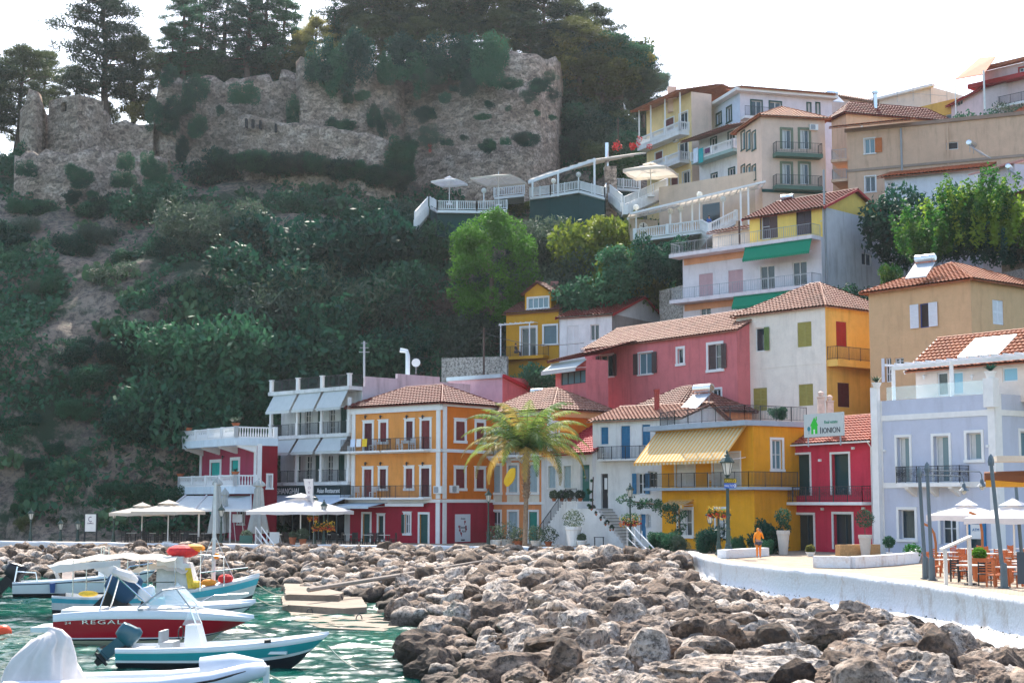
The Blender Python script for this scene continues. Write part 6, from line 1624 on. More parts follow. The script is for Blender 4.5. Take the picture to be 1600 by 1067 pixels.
scatter(26, 0, 300, 350, 470, (1.4, 3.4), ['dark', 'dark', 'olive', 'cactus'], 'on the left slope above the sea cliff')
scatter(24, 170, 330, 400, 520, (1.2, 2.4), ['cactus', 'cactus', 'dark'], 'on the stony slope left of the large trees')
scatter(10, 0, 250, 640, 720, (1.0, 2.0), ['dark', 'cactus'], 'on the ledges of the dark sea cliff')
scatter(20, 40, 280, 700, 835, (1.0, 2.2), ['dark', 'dark', 'pine', 'cactus'], 'at the foot of the dark sea cliff')
scatter(6, 0, 200, 540, 640, (1.4, 2.6), ['dark'], 'clinging to the middle of the sea cliff')
scatter(26, 370, 560, 235, 330, (1.3, 2.8), ['cactus', 'cactus', 'dark', 'olive'], 'below the outer castle wall')
scatter(22, 250, 640, 330, 480, (2.4, 4.2), ['dark', 'dark', 'olive'], 'among the big crowns of the central hillside')
scatter(18, 560, 820, 400, 540, (1.8, 3.2), ['dark', 'olive'], 'around the leafless bush and the bright tree')
scatter(14, 820, 1040, 380, 470, (1.6, 2.8), ['dark', 'yg'], 'behind the mustard and white houses')
scatter(58, 890, 1030, 100, 255, (2.2, 3.8), ['pine', 'dark', 'olive', 'pine'], 'on the steep shoulder right of the round bastion')
for i in range(16): shrub(rnd.uniform(880, 1010), rnd.uniform(75, 120), rnd.uniform(2.4, 3.6), rnd.choice(['pine', 'gold', 'dark']), 'leafy tree crown along the right skyline of the castle hill', 'tree', 'tree', D=rnd.uniform(199, 206), group='crowns on the right skyline')
scatter(10, 640, 900, 240, 300, (1.0, 2.0), ['dark', 'olive'], 'at the foot of the round bastion')
scatter(10, 1320, 1420, 380, 450, (1.0, 1.8), ['dark', 'yg'], 'beside the apartment side wall')
# ivy and tufts on the castle walls
def onwall(px, py, D, r, kind, label, hz=1.0, group=None):
 r *= .72 if r < 1.8 else .85; kx = rnd.uniform(.6, 1.7); hz *= rnd.uniform(.6, 1.5)
 p = P(px, py, D); o = bpy.data.objects.new('ivy', rnd.choice(BUSH[kind])); COL.objects.link(o); o.location = p; o.scale = (r*kx, r*hz, .6*r); o.rotation_euler = (R(80), 0, rnd.uniform(-.4, .4)); tag(o, label, 'ivy', group)
for x, y, D, r in ((505, 100, 187.5, 2.6), (520, 115, 187, 2.2), (560, 100, 187, 2.8), (600, 108, 188, 2.0), (612, 118, 188, 1.8), (640, 95, 191, 3.0), (665, 110, 190, 3.2), (660, 130, 189, 2.4), (700, 95, 190, 3.0), (735, 100, 188.5, 3.0), (760, 108, 187.5, 2.4), (765, 90, 188, 2.2)):
 onwall(x, y, D, r, 'dark', 'dark ivy hanging over the rim of the castle bastions', 1.3, 'ivy on the bastion rims')
for _ in range(44):
 x = rnd.uniform(480, 870); y = rnd.uniform(120, 235); D = 187.5 if x < 630 else 186; D -= (y-100)/2400*187*(.18 if x < 630 else .32)
 if x > 800: D += (x-800)*.03
 onwall(x, y, D, rnd.uniform(.7, 1.7), rnd.choice(['dark', 'dark', 'olive']), 'small tuft growing from the bastion masonry', 1, 'tufts on the bastion masonry')
for x, y, r in ((265, 120, 1.6), (305, 140, 2.0), (295, 158, 1.8), (272, 172, 2.0), (243, 182, 1.8), (310, 200, 2.0), (285, 235, 1.8), (383, 150, 2.6), (345, 175, 1.4), (458, 178, 2.0), (260, 200, 1.2), (275, 198, 1.2)):
 onwall(x, y, 188, r, 'dark', 'dark tuft on the long crenellated castle wall', 1.1, 'tufts on the long castle wall')
for _ in range(22):
 onwall(rnd.uniform(20, 250), rnd.uniform(245, 390), 172.5, rnd.uniform(.8, 2.2), 'dark', 'dark tuft on the sloping rock wall at the left', 1, 'tufts on the left rock wall')
for i in range(34):
 x_ = 380+i*7.4; shrub(x_, 256+max(0, x_-470)*.16+rnd.uniform(-3, 6), rnd.uniform(1.2, 2.4), rnd.choice(['dark', 'olive', 'dark']), 'shrub along the foot of the outer castle wall', group='shrubs along the outer castle wall', D=182.0)
for i in range(16): shrub(rnd.uniform(20, 260), rnd.uniform(325, 350), rnd.uniform(1.2, 2.4), 'dark', 'shrub along the foot of the left ruined wall', group='shrubs along the left ruined wall', D=173.0)
for y_ in (235, 252, 268): shrub(624, y_, 2.2, 'dark', 'dark climber covering the right end of the outer castle wall', group='climbers at the end of the outer wall', D=182.5)
# undergrowth over the slope, as one mass
n = 80000; pts = []; pr = random.Random(5)
vs = []
while len(vs) < n:
 px = pr.uniform(-150, 1080); py = pr.uniform(235, 840)
 if px < 330 and (350 < py < 400 or 540 < py < 840) and pr.random() < .6: continue
 if py < 410 and pr.random() < .3: continue
 vs.append((px, py))
# march once per coarse cell, then jitter
cell = {}
def Tc(px, py):
 k = (int(px//6), int(py//6))
 if k not in cell: cell[k] = T(k[0]*6+3, k[1]*6+3)
 return cell[k]
P0 = []
for px, py in vs:
 q = Tc(px, py)
 if noise.fractal(Vector((q.x*.11, q.y*.11, q.z*.11)), 1, 2, 4) < (-.08 if px > 330 else .06): continue
 x = q.x+pr.uniform(-.35, .35); y = q.y+pr.uniform(-.6, .6); h_ = H(x, y); r_ = rough(x, y, h_); P0.append((x, y-r_*.55, h_+r_*.45+pr.uniform(0, .8)))
P0 = np.array(P0); n = len(P0); a = rs.normal(size=(n, 3)); a /= np.linalg.norm(a, axis=1)[:, None]; b = np.cross(a, rs.normal(size=(n, 3))); b /= np.linalg.norm(b, axis=1)[:, None]; s_ = (.14+.3*rs.rand(n))[:, None]
q4 = np.stack([P0-a*s_, P0-b*s_*.6, P0+a*s_, P0+b*s_*.6], 1).reshape(-1, 3)
tag(np_mesh('undergrowth', q4, np.arange(n*4).reshape(-1, 4), LM_DARK), kind='stuff')
# ---- trees of the hilltop
def treeobj(name, label, kind_mesh, trunk_mesh, loc, sc, rz=0, group=None, cat='tree'):
 o = thing(name, label, cat, loc, group); o.scale = sc; o.rotation_euler = (0, 0, rz)
 for nm, me in (('crown', kind_mesh), ('trunk', trunk_mesh)):
  c = bpy.data.objects.new(nm, me); COL.objects.link(c); c.parent = o
 return o
def pine(seed, hh=14, spread=5, mat=LM_PINE, base=.35, n=26000, ls=.2, flat=.4, nl=46, droop=0):
 """limbs carrying separate pads of needles"""
 r = random.Random(seed); lob = []; mb = MB()
 tp = [Vector((0, 0, 0))]; x = y = 0
 for i in range(1, 9): x += r.uniform(-.25, .25); y += r.uniform(-.2, .2); tp.append(Vector((x, y, hh*i/8.5)))
 mb.tube(tp, [.34*(1-i/10)+.04 for i in range(9)], 7)
 for i in range(nl):
  f = base+(1-base)*(i+.5)/nl; k = f*8.5; j = min(7, int(k)); c = tp[j]+(tp[j+1]-tp[j])*min(1, k-j) if j < 8 else tp[8]
  a = i*2.4+r.uniform(-.5, .5); prof = math.sin(math.pi*min(1, (f-base)/(1-base)*.86+.14))**.7
  L = spread*prof*r.uniform(.55, 1.1); e = c+Vector((math.cos(a)*L, math.sin(a)*L*.8, L*(.12-droop)+r.uniform(-.3, .5)))
  m = c+(e-c)*.5+V(0, 0, .25*L*.3); mb.tube([c, m, e], [.09, .06, .03], 4, False)
  for t in (.55, .8, 1.0): q = c+(e-c)*t; lob.append((q.x+r.uniform(-.3, .3), q.y+r.uniform(-.3, .3), q.z+.2, r.uniform(.8, 1.5)*spread/4.6, r.uniform(.45, .8)*spread/4.6))
 lob.append((x, y, hh*.97, .9, .8))
 cm = leafmesh('crown', mat, lob, n, ls, aspect=.22, shell=.2, seed=seed, up=.4)
 tm = bpy.data.meshes.new('trunk'); tm.from_pydata(mb.v, [], mb.f); tm.materials.append(BARK); return cm, tm
def cypress(seed, hh=13, rad=1.3, mat=LM_DARK, n=5000, fir=False):
 r = random.Random(seed); lob = []
 for i in range(26):
  f = (i+.5)/26; q = rad*(math.sin(math.pi*(f*.8+.17))**.8 if not fir else (1.08-f)); a = i*2.4; rr = q*.55
  lob.append((math.cos(a)*q*.5, math.sin(a)*q*.5, hh*(.1+.88*f), rr, rr*1.1))
 mb = MB(); mb.tube([(0, 0, -1), (0, 0, hh*.9)], [.22, .05], 6)
 cm = leafmesh('crown', mat, lob, n, .17, aspect=.3, shell=.4, seed=seed, up=1.0)
 tm = bpy.data.meshes.new('trunk'); tm.from_pydata(mb.v, [], mb.f); tm.materials.append(BARK); return cm, tm
PV = [pine(1, base=.2), pine(2, base=.28), pine(3, spread=6, base=.3), pine(4, base=.12)]; FV = [pine(11, spread=4.0, base=.14, nl=44, n=26000, droop=.2, mat=LM_DARK, ls=.17), pine(12, spread=3.8, base=.16, nl=40, n=24000, droop=.25, mat=LM_DARK, ls=.17)]; CV = [cypress(1), cypress(2, rad=1.1)]
PG = [pine(21, mat=LM_GOLD, spread=5, base=.2)]
def hilltree(px, ytop, ybase, D, var, label, wide=1.0, cat='pine tree', name='pine_tree', group=None):
 b_ = P(px, ybase, D); t_ = P(px, ytop, D); hh = t_.z-b_.z; s_ = hh/14.0
 treeobj(name, label, var[0], var[1], b_, (s_*wide, s_*wide, s_), rnd.uniform(0, 6.28), group, cat)
hilltree(160, -12, 200, 192, PV[0], 'tallest free standing pine above the small roofless stone room', 1.15)
hilltree(205, 60, 205, 195, PV[1], 'broad pine just right of the tallest free standing pine', 1.2)
hilltree(118, 105, 190, 197, PV[3], 'small pine between the tall pine and the left tower stump', 1.25)
hilltree(25, 75, 240, 190, PV[3], 'pine at the left edge with golden backlit tips', 1.2); hilltree(-25, 95, 250, 188, PV[2], 'pine partly cut off by the left edge of the photo', 1.3); hilltree(65, 82, 200, 200, PV[1], 'distant pine between the left edge trees', 1.0)
for i, (x, yt, v, wd) in enumerate(((285, -6, 0, 1.3), (315, -14, 1, 1.1), (350, -25, 0, 1.2), (385, -20, 1, 1.2), (412, -30, 0, 1.3), (440, 2, 1, 1.2), (270, 40, 1, 1.1))):
 hilltree(x, yt, 135, 198+i % 3*3, FV[v], 'dark drooping conifer in the grove behind the long crenellated wall', wd, 'conifer', 'conifer_tree', 'conifers behind the long castle wall')
for x, yt, lb in ((522, -20, 'dark columnar cypress rising straight behind the left bastion'), (460, 2, 'slim distant cypress tip in the gap of the grove'), (485, -4, 'second distant cypress tip left of the dark column')):
 hilltree(x, yt, 110, 200 if x == 522 else 215, CV[0 if x == 522 else 1], lb, 1.5 if x == 522 else .8, 'cypress', 'cypress_tree')
for x_ in range(272, 500, 17): shrub(x_, 108+rnd.uniform(-8, 8), rnd.uniform(2.6, 3.6), 'dark' if x_ < 440 else 'pine', 'low dark crown closing the gaps between the conifer trunks', 'tree', 'tree', D=201, group='low crowns between the conifers')
for x_ in (150, 175, 215, 232): shrub(x_, 178, 2.4, 'gold' if x_ > 200 else 'pine', 'low scrub behind the ruined wall under the tall pine', 'bush', D=195, group='scrub under the tall pine')
hilltree(492, 30, 120, 198, PG[0], 'sunlit yellowish tree beside the dark columnar cypress', 1.2); hilltree(470, 55, 125, 199, PG[0], 'low yellowish tree at the end of the long wall', 1.1)
for i, (x, yt, wd, v, D) in enumerate(((575, 25, 1.5, 3, 198), (620, 20, 1.4, 3, 199), (655, 30, 1.5, 1, 199), (735, 25, 1.5, 3, 200), (830, 20, 1.5, 3, 199), (870, 40, 1.4, 3, 200), (560, -45, 1.1, 2, 204), (600, -60, 1.15, 1, 206), (640, -50, 1.2, 0, 208), (675, -60, 1.1, 2, 205), (720, -70, 1.2, 1, 207), (765, -60, 1.2, 2, 210), (805, -45, 1.1, 0, 208), (850, -30, 1.2, 3, 206), (893, -5, 1.15, 3, 207), (930, 10, 1.1, 0, 210), (545, 10, 1.2, 3, 200), (690, 20, 1.0, 3, 202), (785, 15, 1.1, 3, 203))):
 hilltree(x, yt, 110 if x < 880 else 140, D, PV[v], 'tall backlit pine '+('above the left bastion' if x < 640 else 'above the left half of the round bastion' if x < 760 else 'above the right half of the round bastion' if x < 860 else 'at the right end of the castle walls'), wd, group='pines on the castle hilltop')
hilltree(905, 30, 150, 200, PG[0], 'golden green pine above the right shoulder of the hill', 1.4); hilltree(940, 70, 180, 200, PG[0], 'golden green pine in front of the narrow tower', 1.3)
hilltree(985, 70, 190, 205, PV[1], 'pine reaching into the sky right of the narrow tower', 1.2); hilltree(1005, 110, 200, 200, PV[0], 'lower pine at the end of the hill by the sky', 1.3)
# bright climbing tree at the right (long upright shoots)
def shootmesh(seed, n=26, mat=LM_YG):
 r = random.Random(seed); vs = []
 for i in range(n):
  a = r.uniform(0, 6.28); q = r.uniform(0, .8); p = Vector((math.cos(a)*q, math.sin(a)*q, .2)); u = Vector((math.cos(a)*.25+r.gauss(0, .1), math.sin(a)*.25+r.gauss(0, .1), 1)).normalized(); L = r.uniform(.5, 1.15)
  for k in range(150):
   f = r.random(); c = p+u*L*f+Vector((r.gauss(0, 1), r.gauss(0, 1), r.gauss(0, 1)))*.05
   d = Vector((r.gauss(0, 1), r.gauss(0, 1), r.gauss(0, .6))).normalized()*.045; e = d.cross(Vector((r.gauss(0, 1), r.gauss(0, 1), r.gauss(0, 1)))).normalized()*.026
   vs += [c-d, c-e, c+d, c+e]
 me = bpy.data.meshes.new('shoots'); me.from_pydata([tuple(v) for v in vs], [], [tuple(range(i, i+4)) for i in range(0, len(vs), 4)]); me.materials.append(mat); return me
LM_LIME = leafmat('leaf_lime', (.03, .13, .02), (.26, .38, .04), .5, scale=.8)
SH = [shootmesh(1, mat=LM_LIME), shootmesh(2, mat=LM_LIME), shootmesh(3, 20, mat=LM_DARK)]
for i, (x, y, r, v) in enumerate(((1440, 410, 3.6, 0), (1475, 405, 4.4, 1), (1510, 400, 4.6, 0), (1545, 400, 4.4, 1), (1580, 405, 4.4, 0), (1610, 400, 4.2, 1), (1525, 360, 4.0, 1), (1560, 380, 4.0, 0), (1495, 415, 3.6, 2), (1570, 425, 3.6, 2))):
 p = P(x, y, 121+i % 3*1.5); o = bpy.data.objects.new('mulberry_tree', SH[v]); COL.objects.link(o); o.location = p; o.scale = (r*.85, r*.85, r*.92); o.rotation_euler = (0, 0, i*1.3)
 tag(o, 'lime green tree with long upright leafy shoots behind the beige roof' if v < 2 else 'dark undergrown shoots behind the beige roof', 'tree', 'lime green trees behind the beige roof' if v < 2 else 'dark shoots behind the beige roof')
for x, y, z in ((1530, 330, 5), (1560, 335, 5.5)):
 p = P(x, y+50, 122); o = bpy.data.objects.new('vine_pole', BUSH['yg'][0]); COL.objects.link(o); o.location = p; o.scale = (.55, .55, 4.6); tag(o, 'leafy pole overgrown with climber rising above the lime green trees', 'climber', 'overgrown poles at the right')
p = P(1388, 455, 118); o = bpy.data.objects.new('vine', BUSH['yg'][1]); COL.objects.link(o); o.location = p; o.scale = (1.1, .8, 2.2); tag(o, 'yellow green vine on a post left of the beige house roof', 'vine')
# ================================================================== reusable props
CANV = M('canvas_cream', (.66, .60, .52), .9, .05, 2); CANVG = M('canvas_grey', (.36, .38, .37), .9, .1, 3); CANVW = M('canvas_white', (.74, .72, .72), .85, .04, 2)
def translucent(m, f=.35):
 n = m.node_tree.nodes; l = m.node_tree.links; b = n['Principled BSDF']; tr = n.new('ShaderNodeBsdfTranslucent'); src = b.inputs['Base Color'].links[0].from_socket
 l.new(src, tr.inputs[0]); mx = n.new('ShaderNodeMixShader'); mx.inputs[0].default_value = f; l.new(b.outputs[0], mx.inputs[1]); l.new(tr.outputs[0], mx.inputs[2]); l.new(mx.outputs[0], n['Material Output'].inputs[0]); return m
for m_ in (CANV, CANVW, STRY, STRW): translucent(m_)
def parasol(loc, rad, h, label, mat=None, vent=True, n=8, sq=True, drop=.22, val=.28, rz=.4):
 t = thing('parasol', label, 'parasol', loc); c = Vector(loc); mb = MB(); mat = mat or CANV
 def pt(a, r, z): return c+V(math.cos(a)*r, math.sin(a)*r, z)
 ring = [(rz+2*math.pi*k/n, rad*(1.0 if (not sq or k % 2 == 0) else .76)) for k in range(n)]
 top = c+V(0, 0, h)
 sub = 6
 for k in range(n):
  a0, r0 = ring[k]; a1, r1 = ring[(k+1) % n]; e0 = pt(a0, r0, h-rad*drop); e1 = pt(a1, r1, h-rad*drop); 
  for j in range(sub):
   f0, f1 = j/sub, (j+1)/sub; s0, s1 = .03*math.sin(math.pi*f0), .03*math.sin(math.pi*f1)
   mid0 = (top+(e0-top)*f0); mid1 = (top+(e1-top)*f0); m2 = (top+(e1-top)*f1); m3 = (top+(e0-top)*f1)
   g0 = (mid0+mid1)/2-V(0, 0, s0*rad*.6); g1 = (m2+m3)/2-V(0, 0, s1*rad*.6)
   mb.face([mid0, g0, g1, m3]); mb.face([g0, mid1, m2, g1])
  m_e = (e0+e1)/2-V(0, 0, .0); mb.face([e0, m_e, m_e-V(0, 0, val*.8), e0-V(0, 0, val)]); mb.face([m_e, e1, e1-V(0, 0, val), m_e-V(0, 0, val*.8)])
 cn = mb.build('canopy', mat, t)
 if vent:
  mb = MB()
  for k in range(n):
   a0, r0 = ring[k]; a1, r1 = ring[(k+1) % n]; mb.face([top+V(0, 0, .28), pt(a0, r0*.3, h-.05), pt(a1, r1*.3, h-.05)])
  mb.build('vent', mat, cn)
 mb = MB(); mb.tube([c, top+V(0, 0, .3)], .045, 7); mb.box((c.x, c.y, c.z+.06), (.7, .7, .12)); mb.build('pole', TRIM, t)
 mb = MB()
 for a, r in ring: mb.bar(c+V(0, 0, h*.72), pt(a, r*.55, h-rad*drop*.55-.04), .03); mb.bar(top-V(0, 0, .05), pt(a, r, h-rad*drop-.03), .03)
 mb.build('ribs', TRIM, t); return t
def folded(loc, h, label, w=.62):
 t = thing('folded_parasol', label, 'parasol', loc); c = Vector(loc); mb = MB(); N = 16; vs = []
 prof = [(.12, .75), (1.0, .8), (.9, 1.2), (.75, 1.9), (.55, 2.6), (.38, h-.75), (.30, h-.62), (.62, h-.5), (.50, h-.3), (.12, h)]
 for r, z in prof:
  for k in range(N): a = 2*math.pi*k/N; q = r*w*(1+(.22 if k % 2 else -.18)*(1 if r > .3 else 0)); vs.append((c.x+math.cos(a)*q, c.y+math.sin(a)*q, c.z+z))
 fs = [(i*N+k, i*N+(k+1) % N, (i+1)*N+(k+1) % N, (i+1)*N+k) for i in range(len(prof)-1) for k in range(N)]; mb.raw(vs, fs); mb.build('canopy', CANVG, t)
 mb = MB(); mb.tube([c, c+V(0, 0, h+.08)], .05, 6); mb.box((c.x, c.y, c.z+.06), (.7, .7, .12)); mb.build('pole', GREYMET, t); return t
LGL = M('lantern_glass', (.80, .80, .76), .4, 0); LGL = translucent(M('lantern_glass_', (.80, .80, .76), .4, .02), .5)
def lantern(mb, mg, c, s=1.0):
 c = Vector(c)
 mb.lathe(c, [(.05*s, 0), (.10*s, .03*s), (.10*s, .06*s)], 6); mg.lathe(c, [(.10*s, .065*s), (.19*s, .46*s)], 6)
 for k in range(6): a = math.pi*k/3; mb.bar(c+V(math.cos(a)*.105*s, math.sin(a)*.105*s, .06*s), c+V(math.cos(a)*.2*s, math.sin(a)*.2*s, .48*s), .022*s)
 mb.lathe(c, [(.25*s, .46*s), (.26*s, .50*s), (.15*s, .64*s), (.09*s, .68*s), (.09*s, .74*s), (.03*s, .78*s), (.045*s, .84*s), (.01*s, .90*s)], 6)
def lamp(px, py_top, D, label, twin=False, thick=1.0, z0=1.8, s=1.0, bask=None, name='street_lamp'):
 p = P(px, 850, D); top = CAMZ+el(py_top)*D; H_ = top-z0; t = thing(name, label, 'street lamp', (p.x, p.y, z0)); c = Vector((p.x, p.y, z0)); k = thick
 mb = MB(); hl = H_-.9*s
 if twin: hl = H_-.55*s
 mb.lathe(c, [(.20*k, 0), (.20*k, .1), (.14*k, .2), (.15*k, .5), (.10*k, .7), (.12*k, .75), (.085*k, .85), (.075*k, 1.6), (.10*k, 1.66), (.065*k, 1.75), (.05*k, hl-.12), (.08*k, hl-.08), (.05*k, hl)], 10)
 po = mb.build('post', IRONGREEN, t)
 if twin:
  mb = MB(); mb.lathe(c+V(0, 0, hl), [(.06, 0), (.09, .1), (.05, .3), (.01, .42)], 8)
  for sg_ in (-1, 1):
   cc = c+V(sg_*.26, 0, hl-.35)
   mb.tube([c+V(0, 0, hl-.75), c+V(sg_*.25, 0, hl-.8), c+V(sg_*.48, 0, hl-.62), c+V(sg_*.52, 0, hl-.42)], .025, 6)
  mb.build('arm', IRONGREEN, t)
  for sg_ in (-1, 1):
   mb = MB(); mg = MB(); lantern(mb, mg, c+V(sg_*.52, 0, hl-.42), s); o = mb.build('lantern', IRONGREEN, t); mg.build('glass', LGL, o)
 else:
  mb = MB(); mg = MB(); lantern(mb, mg, c+V(0, 0, hl), s); o = mb.build('lantern', IRONGREEN, t); mg.build('glass', LGL, o)
 return t, c
FLR = M('petal_red', (.62, .03, .03), .7, .2, 8); FLO = M('petal_orange', (.80, .28, .03), .7, .2, 8); FLY = M('petal_yellow', (.75, .50, .05), .7, .2, 8)
def leafpile(mb, c, r, n, ls, seed=0, rz=None):
 q = random.Random(seed)
 for _ in range(n):
  d = Vector((q.gauss(0, 1), q.gauss(0, 1), q.gauss(0, 1))).normalized(); p = Vector(c)+Vector((d.x*r, d.y*r, d.z*(rz or r)))*q.uniform(.55, 1)
  a = Vector((q.gauss(0, 1), q.gauss(0, 1), q.gauss(0, 1))).normalized()*ls*q.uniform(.6, 1.3); b = a.cross(Vector((q.gauss(0, 1), q.gauss(0, 1), q.gauss(0, 1)))).normalized()*ls*.5
  mb.face([p-a, p-b, p+a, p+b])
def flowers(loc, r, label, hang=True, seed=0):
 t = thing('flower_basket', label, 'flower basket', loc); mb = MB(); leafpile(mb, loc, r, 420, .07, seed, r*.62); mb.build('foliage', LM_YG, t)
 for i, m in enumerate((FLR, FLO, FLY)):
  mb = MB(); q = random.Random(seed+i)
  for _ in range(46):
   a = q.uniform(0, 6.28); c = Vector(loc)+V(math.cos(a)*r*q.uniform(.5, 1.05), math.sin(a)*r*q.uniform(.5, 1.05), -r*.5+q.uniform(-.1, .25)*(i+1)*.8); leafpile(mb, c, .05, 4, .055, q.randint(0, 999))
  mb.build('blossom', m, t)
 mb = MB(); mb.lathe(Vector(loc)-V(0, 0, r*.62), [(.1, -.08), (r*.7, .1), (r*.75, .25)], 10); mb.build('basket', WOODD, t); return t
def pot(loc, r, h, label, mat=None, kind='agave', pr=.4, seed=0, name='potted_plant', lm=None):
 t = thing(name, label, 'potted plant', loc); c = Vector(loc); mb = MB(); mb.lathe(c, [(r*.62, 0), (r*.9, h*.8), (r, h*.85), (r, h), (r*.85, h), (r*.8, h*.9)], 12); mb.build('pot', mat or TERRA, t); q = random.Random(seed); mb = MB(); tp = c+V(0, 0, h)
 if kind == 'agave':
  for i in range(26):
   a = i*2.4; up = q.uniform(.3, 1.2); d = V(math.cos(a), math.sin(a), up).normalized(); w_ = V(-math.sin(a), math.cos(a), 0)*pr*.09; L = pr*q.uniform(.8, 1.15); m = tp+d*L*.5+V(0, 0, .03); e = tp+d*L; mb.face([tp-w_*.6, m-w_, e, m+w_, tp+w_*.6])
 elif kind == 'ball':
  if h < 9: mb2 = MB(); mb2.tube([tp, tp+V(0, 0, pr*1.1)], .03, 5); mb2.build('stem', BARK, t)
  leafpile(mb, tp+V(0, 0, pr*1.6), pr, 900, .06, seed)
 else:
  leafpile(mb, tp+V(0, 0, pr*.6), pr, 500, .08, seed, pr*.9)
 mb.build('foliage', lm or (LM_DARK if kind == 'ball' else LM_OLIVE), t); return t
def woodchair(mat, name, label, cat='chair'):
 t = thing(name, label, cat, (0, 0, 0)); mb = MB(); mb.box((0, 0, .45), (.46, .44, .04)); mb.build('seat', mat, t)
 for x in (-.2, .2):
  for y in (-.2, .2): mb = MB(); mb.bar((x, y, 0), (x, y, .43 if y < 0 else .92), .045); mb.build('leg', mat, t)
 mb = MB()
 for z in (.56, .66, .76, .86): mb.box((0, .2, z), (.38, .025, .065))
 mb.build('backrest', mat, t); mb = MB()
 for x in (-.2, .2): mb.bar((x, -.2, .24), (x, .2, .24), .03)
 mb.build('stretcher', mat, t); return t
def table(mat, tmat, name, label, w_=.8, d_=.8, ht=.74):
 t = thing(name, label, 'table', (0, 0, 0)); mb = MB(); mb.box((0, 0, ht), (w_, d_, .04)); mb.build('tabletop', tmat, t)
 for x in (-1, 1):
  for y in (-1, 1): mb = MB(); mb.bar((x*(w_/2-.06), y*(d_/2-.06), 0), (x*(w_/2-.06), y*(d_/2-.06), ht-.02), .06); mb.build('leg', mat, t)
 return t
# ---------------------------------------------------------------- promenade left: restaurant fronts
Q = 1.8
def gp(px, D): p = P(px, 850, D); return Vector((p.x, p.y, Q))
parasol(gp(221, 128), 2.7, 3.0, 'leftmost open beige parasol of the seafront restaurant'); parasol(gp(262, 125), 3.0, 3.2, 'open beige parasol just right of the leftmost one')
parasol(gp(469, 120), 4.3, 3.7, 'huge open white parasol in front of the Asian restaurant', CANVW, drop=.26)
folded(gp(338, 124.5), 5.2, 'tall folded grey parasol beside the small white mast'); folded(gp(350, 128), 4.4, 'shorter folded grey parasol tucked behind the tall one', .5); folded(gp(403, 124), 5.1, 'folded beige grey parasol in front of the dark red side wall', .78)
# lean-to awning under the lower terrace
mb = MB(); a, b2, c, d = P(262, 800, 128), P(392, 800, 126), P(392, 774, 131), P(290, 772, 134)
z0_, z1_ = P(262, 797, 128).z, P(392, 774, 131).z
mb.face([(a.x, a.y, z0_), (b2.x, b2.y, z0_), (c.x, c.y, z1_), (d.x, d.y, z1_)])
lean = mb.build('canopy', AWG); tag(lean, 'grey lean to canopy under the lower white terrace', 'canopy')
for f in (0, .33, .66, 1): mb = MB(); mb.bar(Vector((a.x, a.y, z0_+.05)).lerp(Vector((b2.x, b2.y, z0_+.05)), f), Vector((d.x, d.y, z1_+.05)).lerp(Vector((c.x, c.y, z1_+.05)), f), .12); o = mb.build('beam', CANVW, lean)
for x in (310, 359, 392): p = gp(x, 126.5); mb = MB(); mb.bar(p, (p.x, p.y, z0_), .13); mb.build('post', TRIM, lean)
mb = MB(); mb.bar((a.x, a.y, z0_), (b2.x, b2.y, z0_), .2); mb.build('beam', TRIM, lean)
for x, yt, D, lb in ((47, 793, 131, 'black lamp post furthest left on the promenade'), (94, 809, 131, 'small lamp post second from the left edge'), (121, 809, 131.5, 'small lamp post just left of the white placard'), (177, 791, 128, 'lamp post at the left rim of the beige parasols'), (345, 787, 122, 'lamp post in front of the tall folded parasol'), (491, 771, 121, 'lamp post rising over the huge white parasol'), (505.5, 780, 118, 'lamp post with flower baskets before the Asian restaurant'), (763, 763, 117, 'slim lamp post in front of the crimson and peach house corner'), (985, 754, 107, 'lamp post with a flower ring by the white railings')):
 lamp(x, yt, D, lb, s=1.15)
lamp(1123, 792, 96, 'twin armed lamp post with two flower baskets before the yellow house', twin=True, s=1.15, thick=1.2); t_, c_ = lamp(1138, 703, 92, 'largest lamp post, carrying yellow and blue direction signs', thick=1.7, s=1.75)
for x, y, D, lb in ((497, 822, 117.9, 'left yellow and red flower basket of the lamp before the Asian restaurant'), (514, 821, 117.9, 'right orange flower basket of the lamp before the Asian restaurant'), (489, 806, 120.8, 'dark red flower basket under the huge white parasol')): flowers(P(x, y, D), .42, lb, seed=int(x))
p = P(985, 810, 106.9); flowers(p, .75, 'ring of red and yellow flowers round the lamp by the white railings', seed=5)
for x, lb in ((1114, 'left red flower basket of the twin armed lamp'), (1130.5, 'right red flower basket of the twin armed lamp')): flowers(P(x, 801, 95.9), .4, lb, seed=x if isinstance(x, int) else 9)
def dsign(py, mat, txt, label, dx=.6):
 Wn = Wall(P(1131.5, py, 91.7).to_2d(), P(1151.5, py, 91.5).to_2d()); z = Wn.sz(1141, py)[1]; t = thing('direction_sign', label, 'sign', Wn.pt(Wn.L/2, z-.15)); L = Wn.L
 mb = MB(); q = [(0, -.15), (L*.88, -.15), (L, 0), (L*.88, .15), (0, .15)]; f = [Wn.pt(a, z+b, 0) for a, b in q]; g = [Wn.pt(a, z+b, -.04) for a, b in q]; mb.face(f); mb.face(g[::-1])
 for i in range(5): mb.face([f[i], g[i], g[(i+1) % 5], f[(i+1) % 5]])
 mb.build('board', mat, t); mb = MB(); wtext(mb, Wn, txt, L*.42, z-.07, .01, .2, .85)
 for s_ in (-1, 1): mb.hexa([Wn.pt(L*.8, z+s_*.11, .005), Wn.pt(L*.86, z+s_*.11, .005), Wn.pt(L*.95, z, .005), Wn.pt(L*.89, z, .005), Wn.pt(L*.8, z+s_*.11, .012), Wn.pt(L*.86, z+s_*.11, .012), Wn.pt(L*.95, z, .012), Wn.pt(L*.89, z, .012)])
 mb.build('lettering', TRIM if txt != 'CASTLE' else FLY, t)
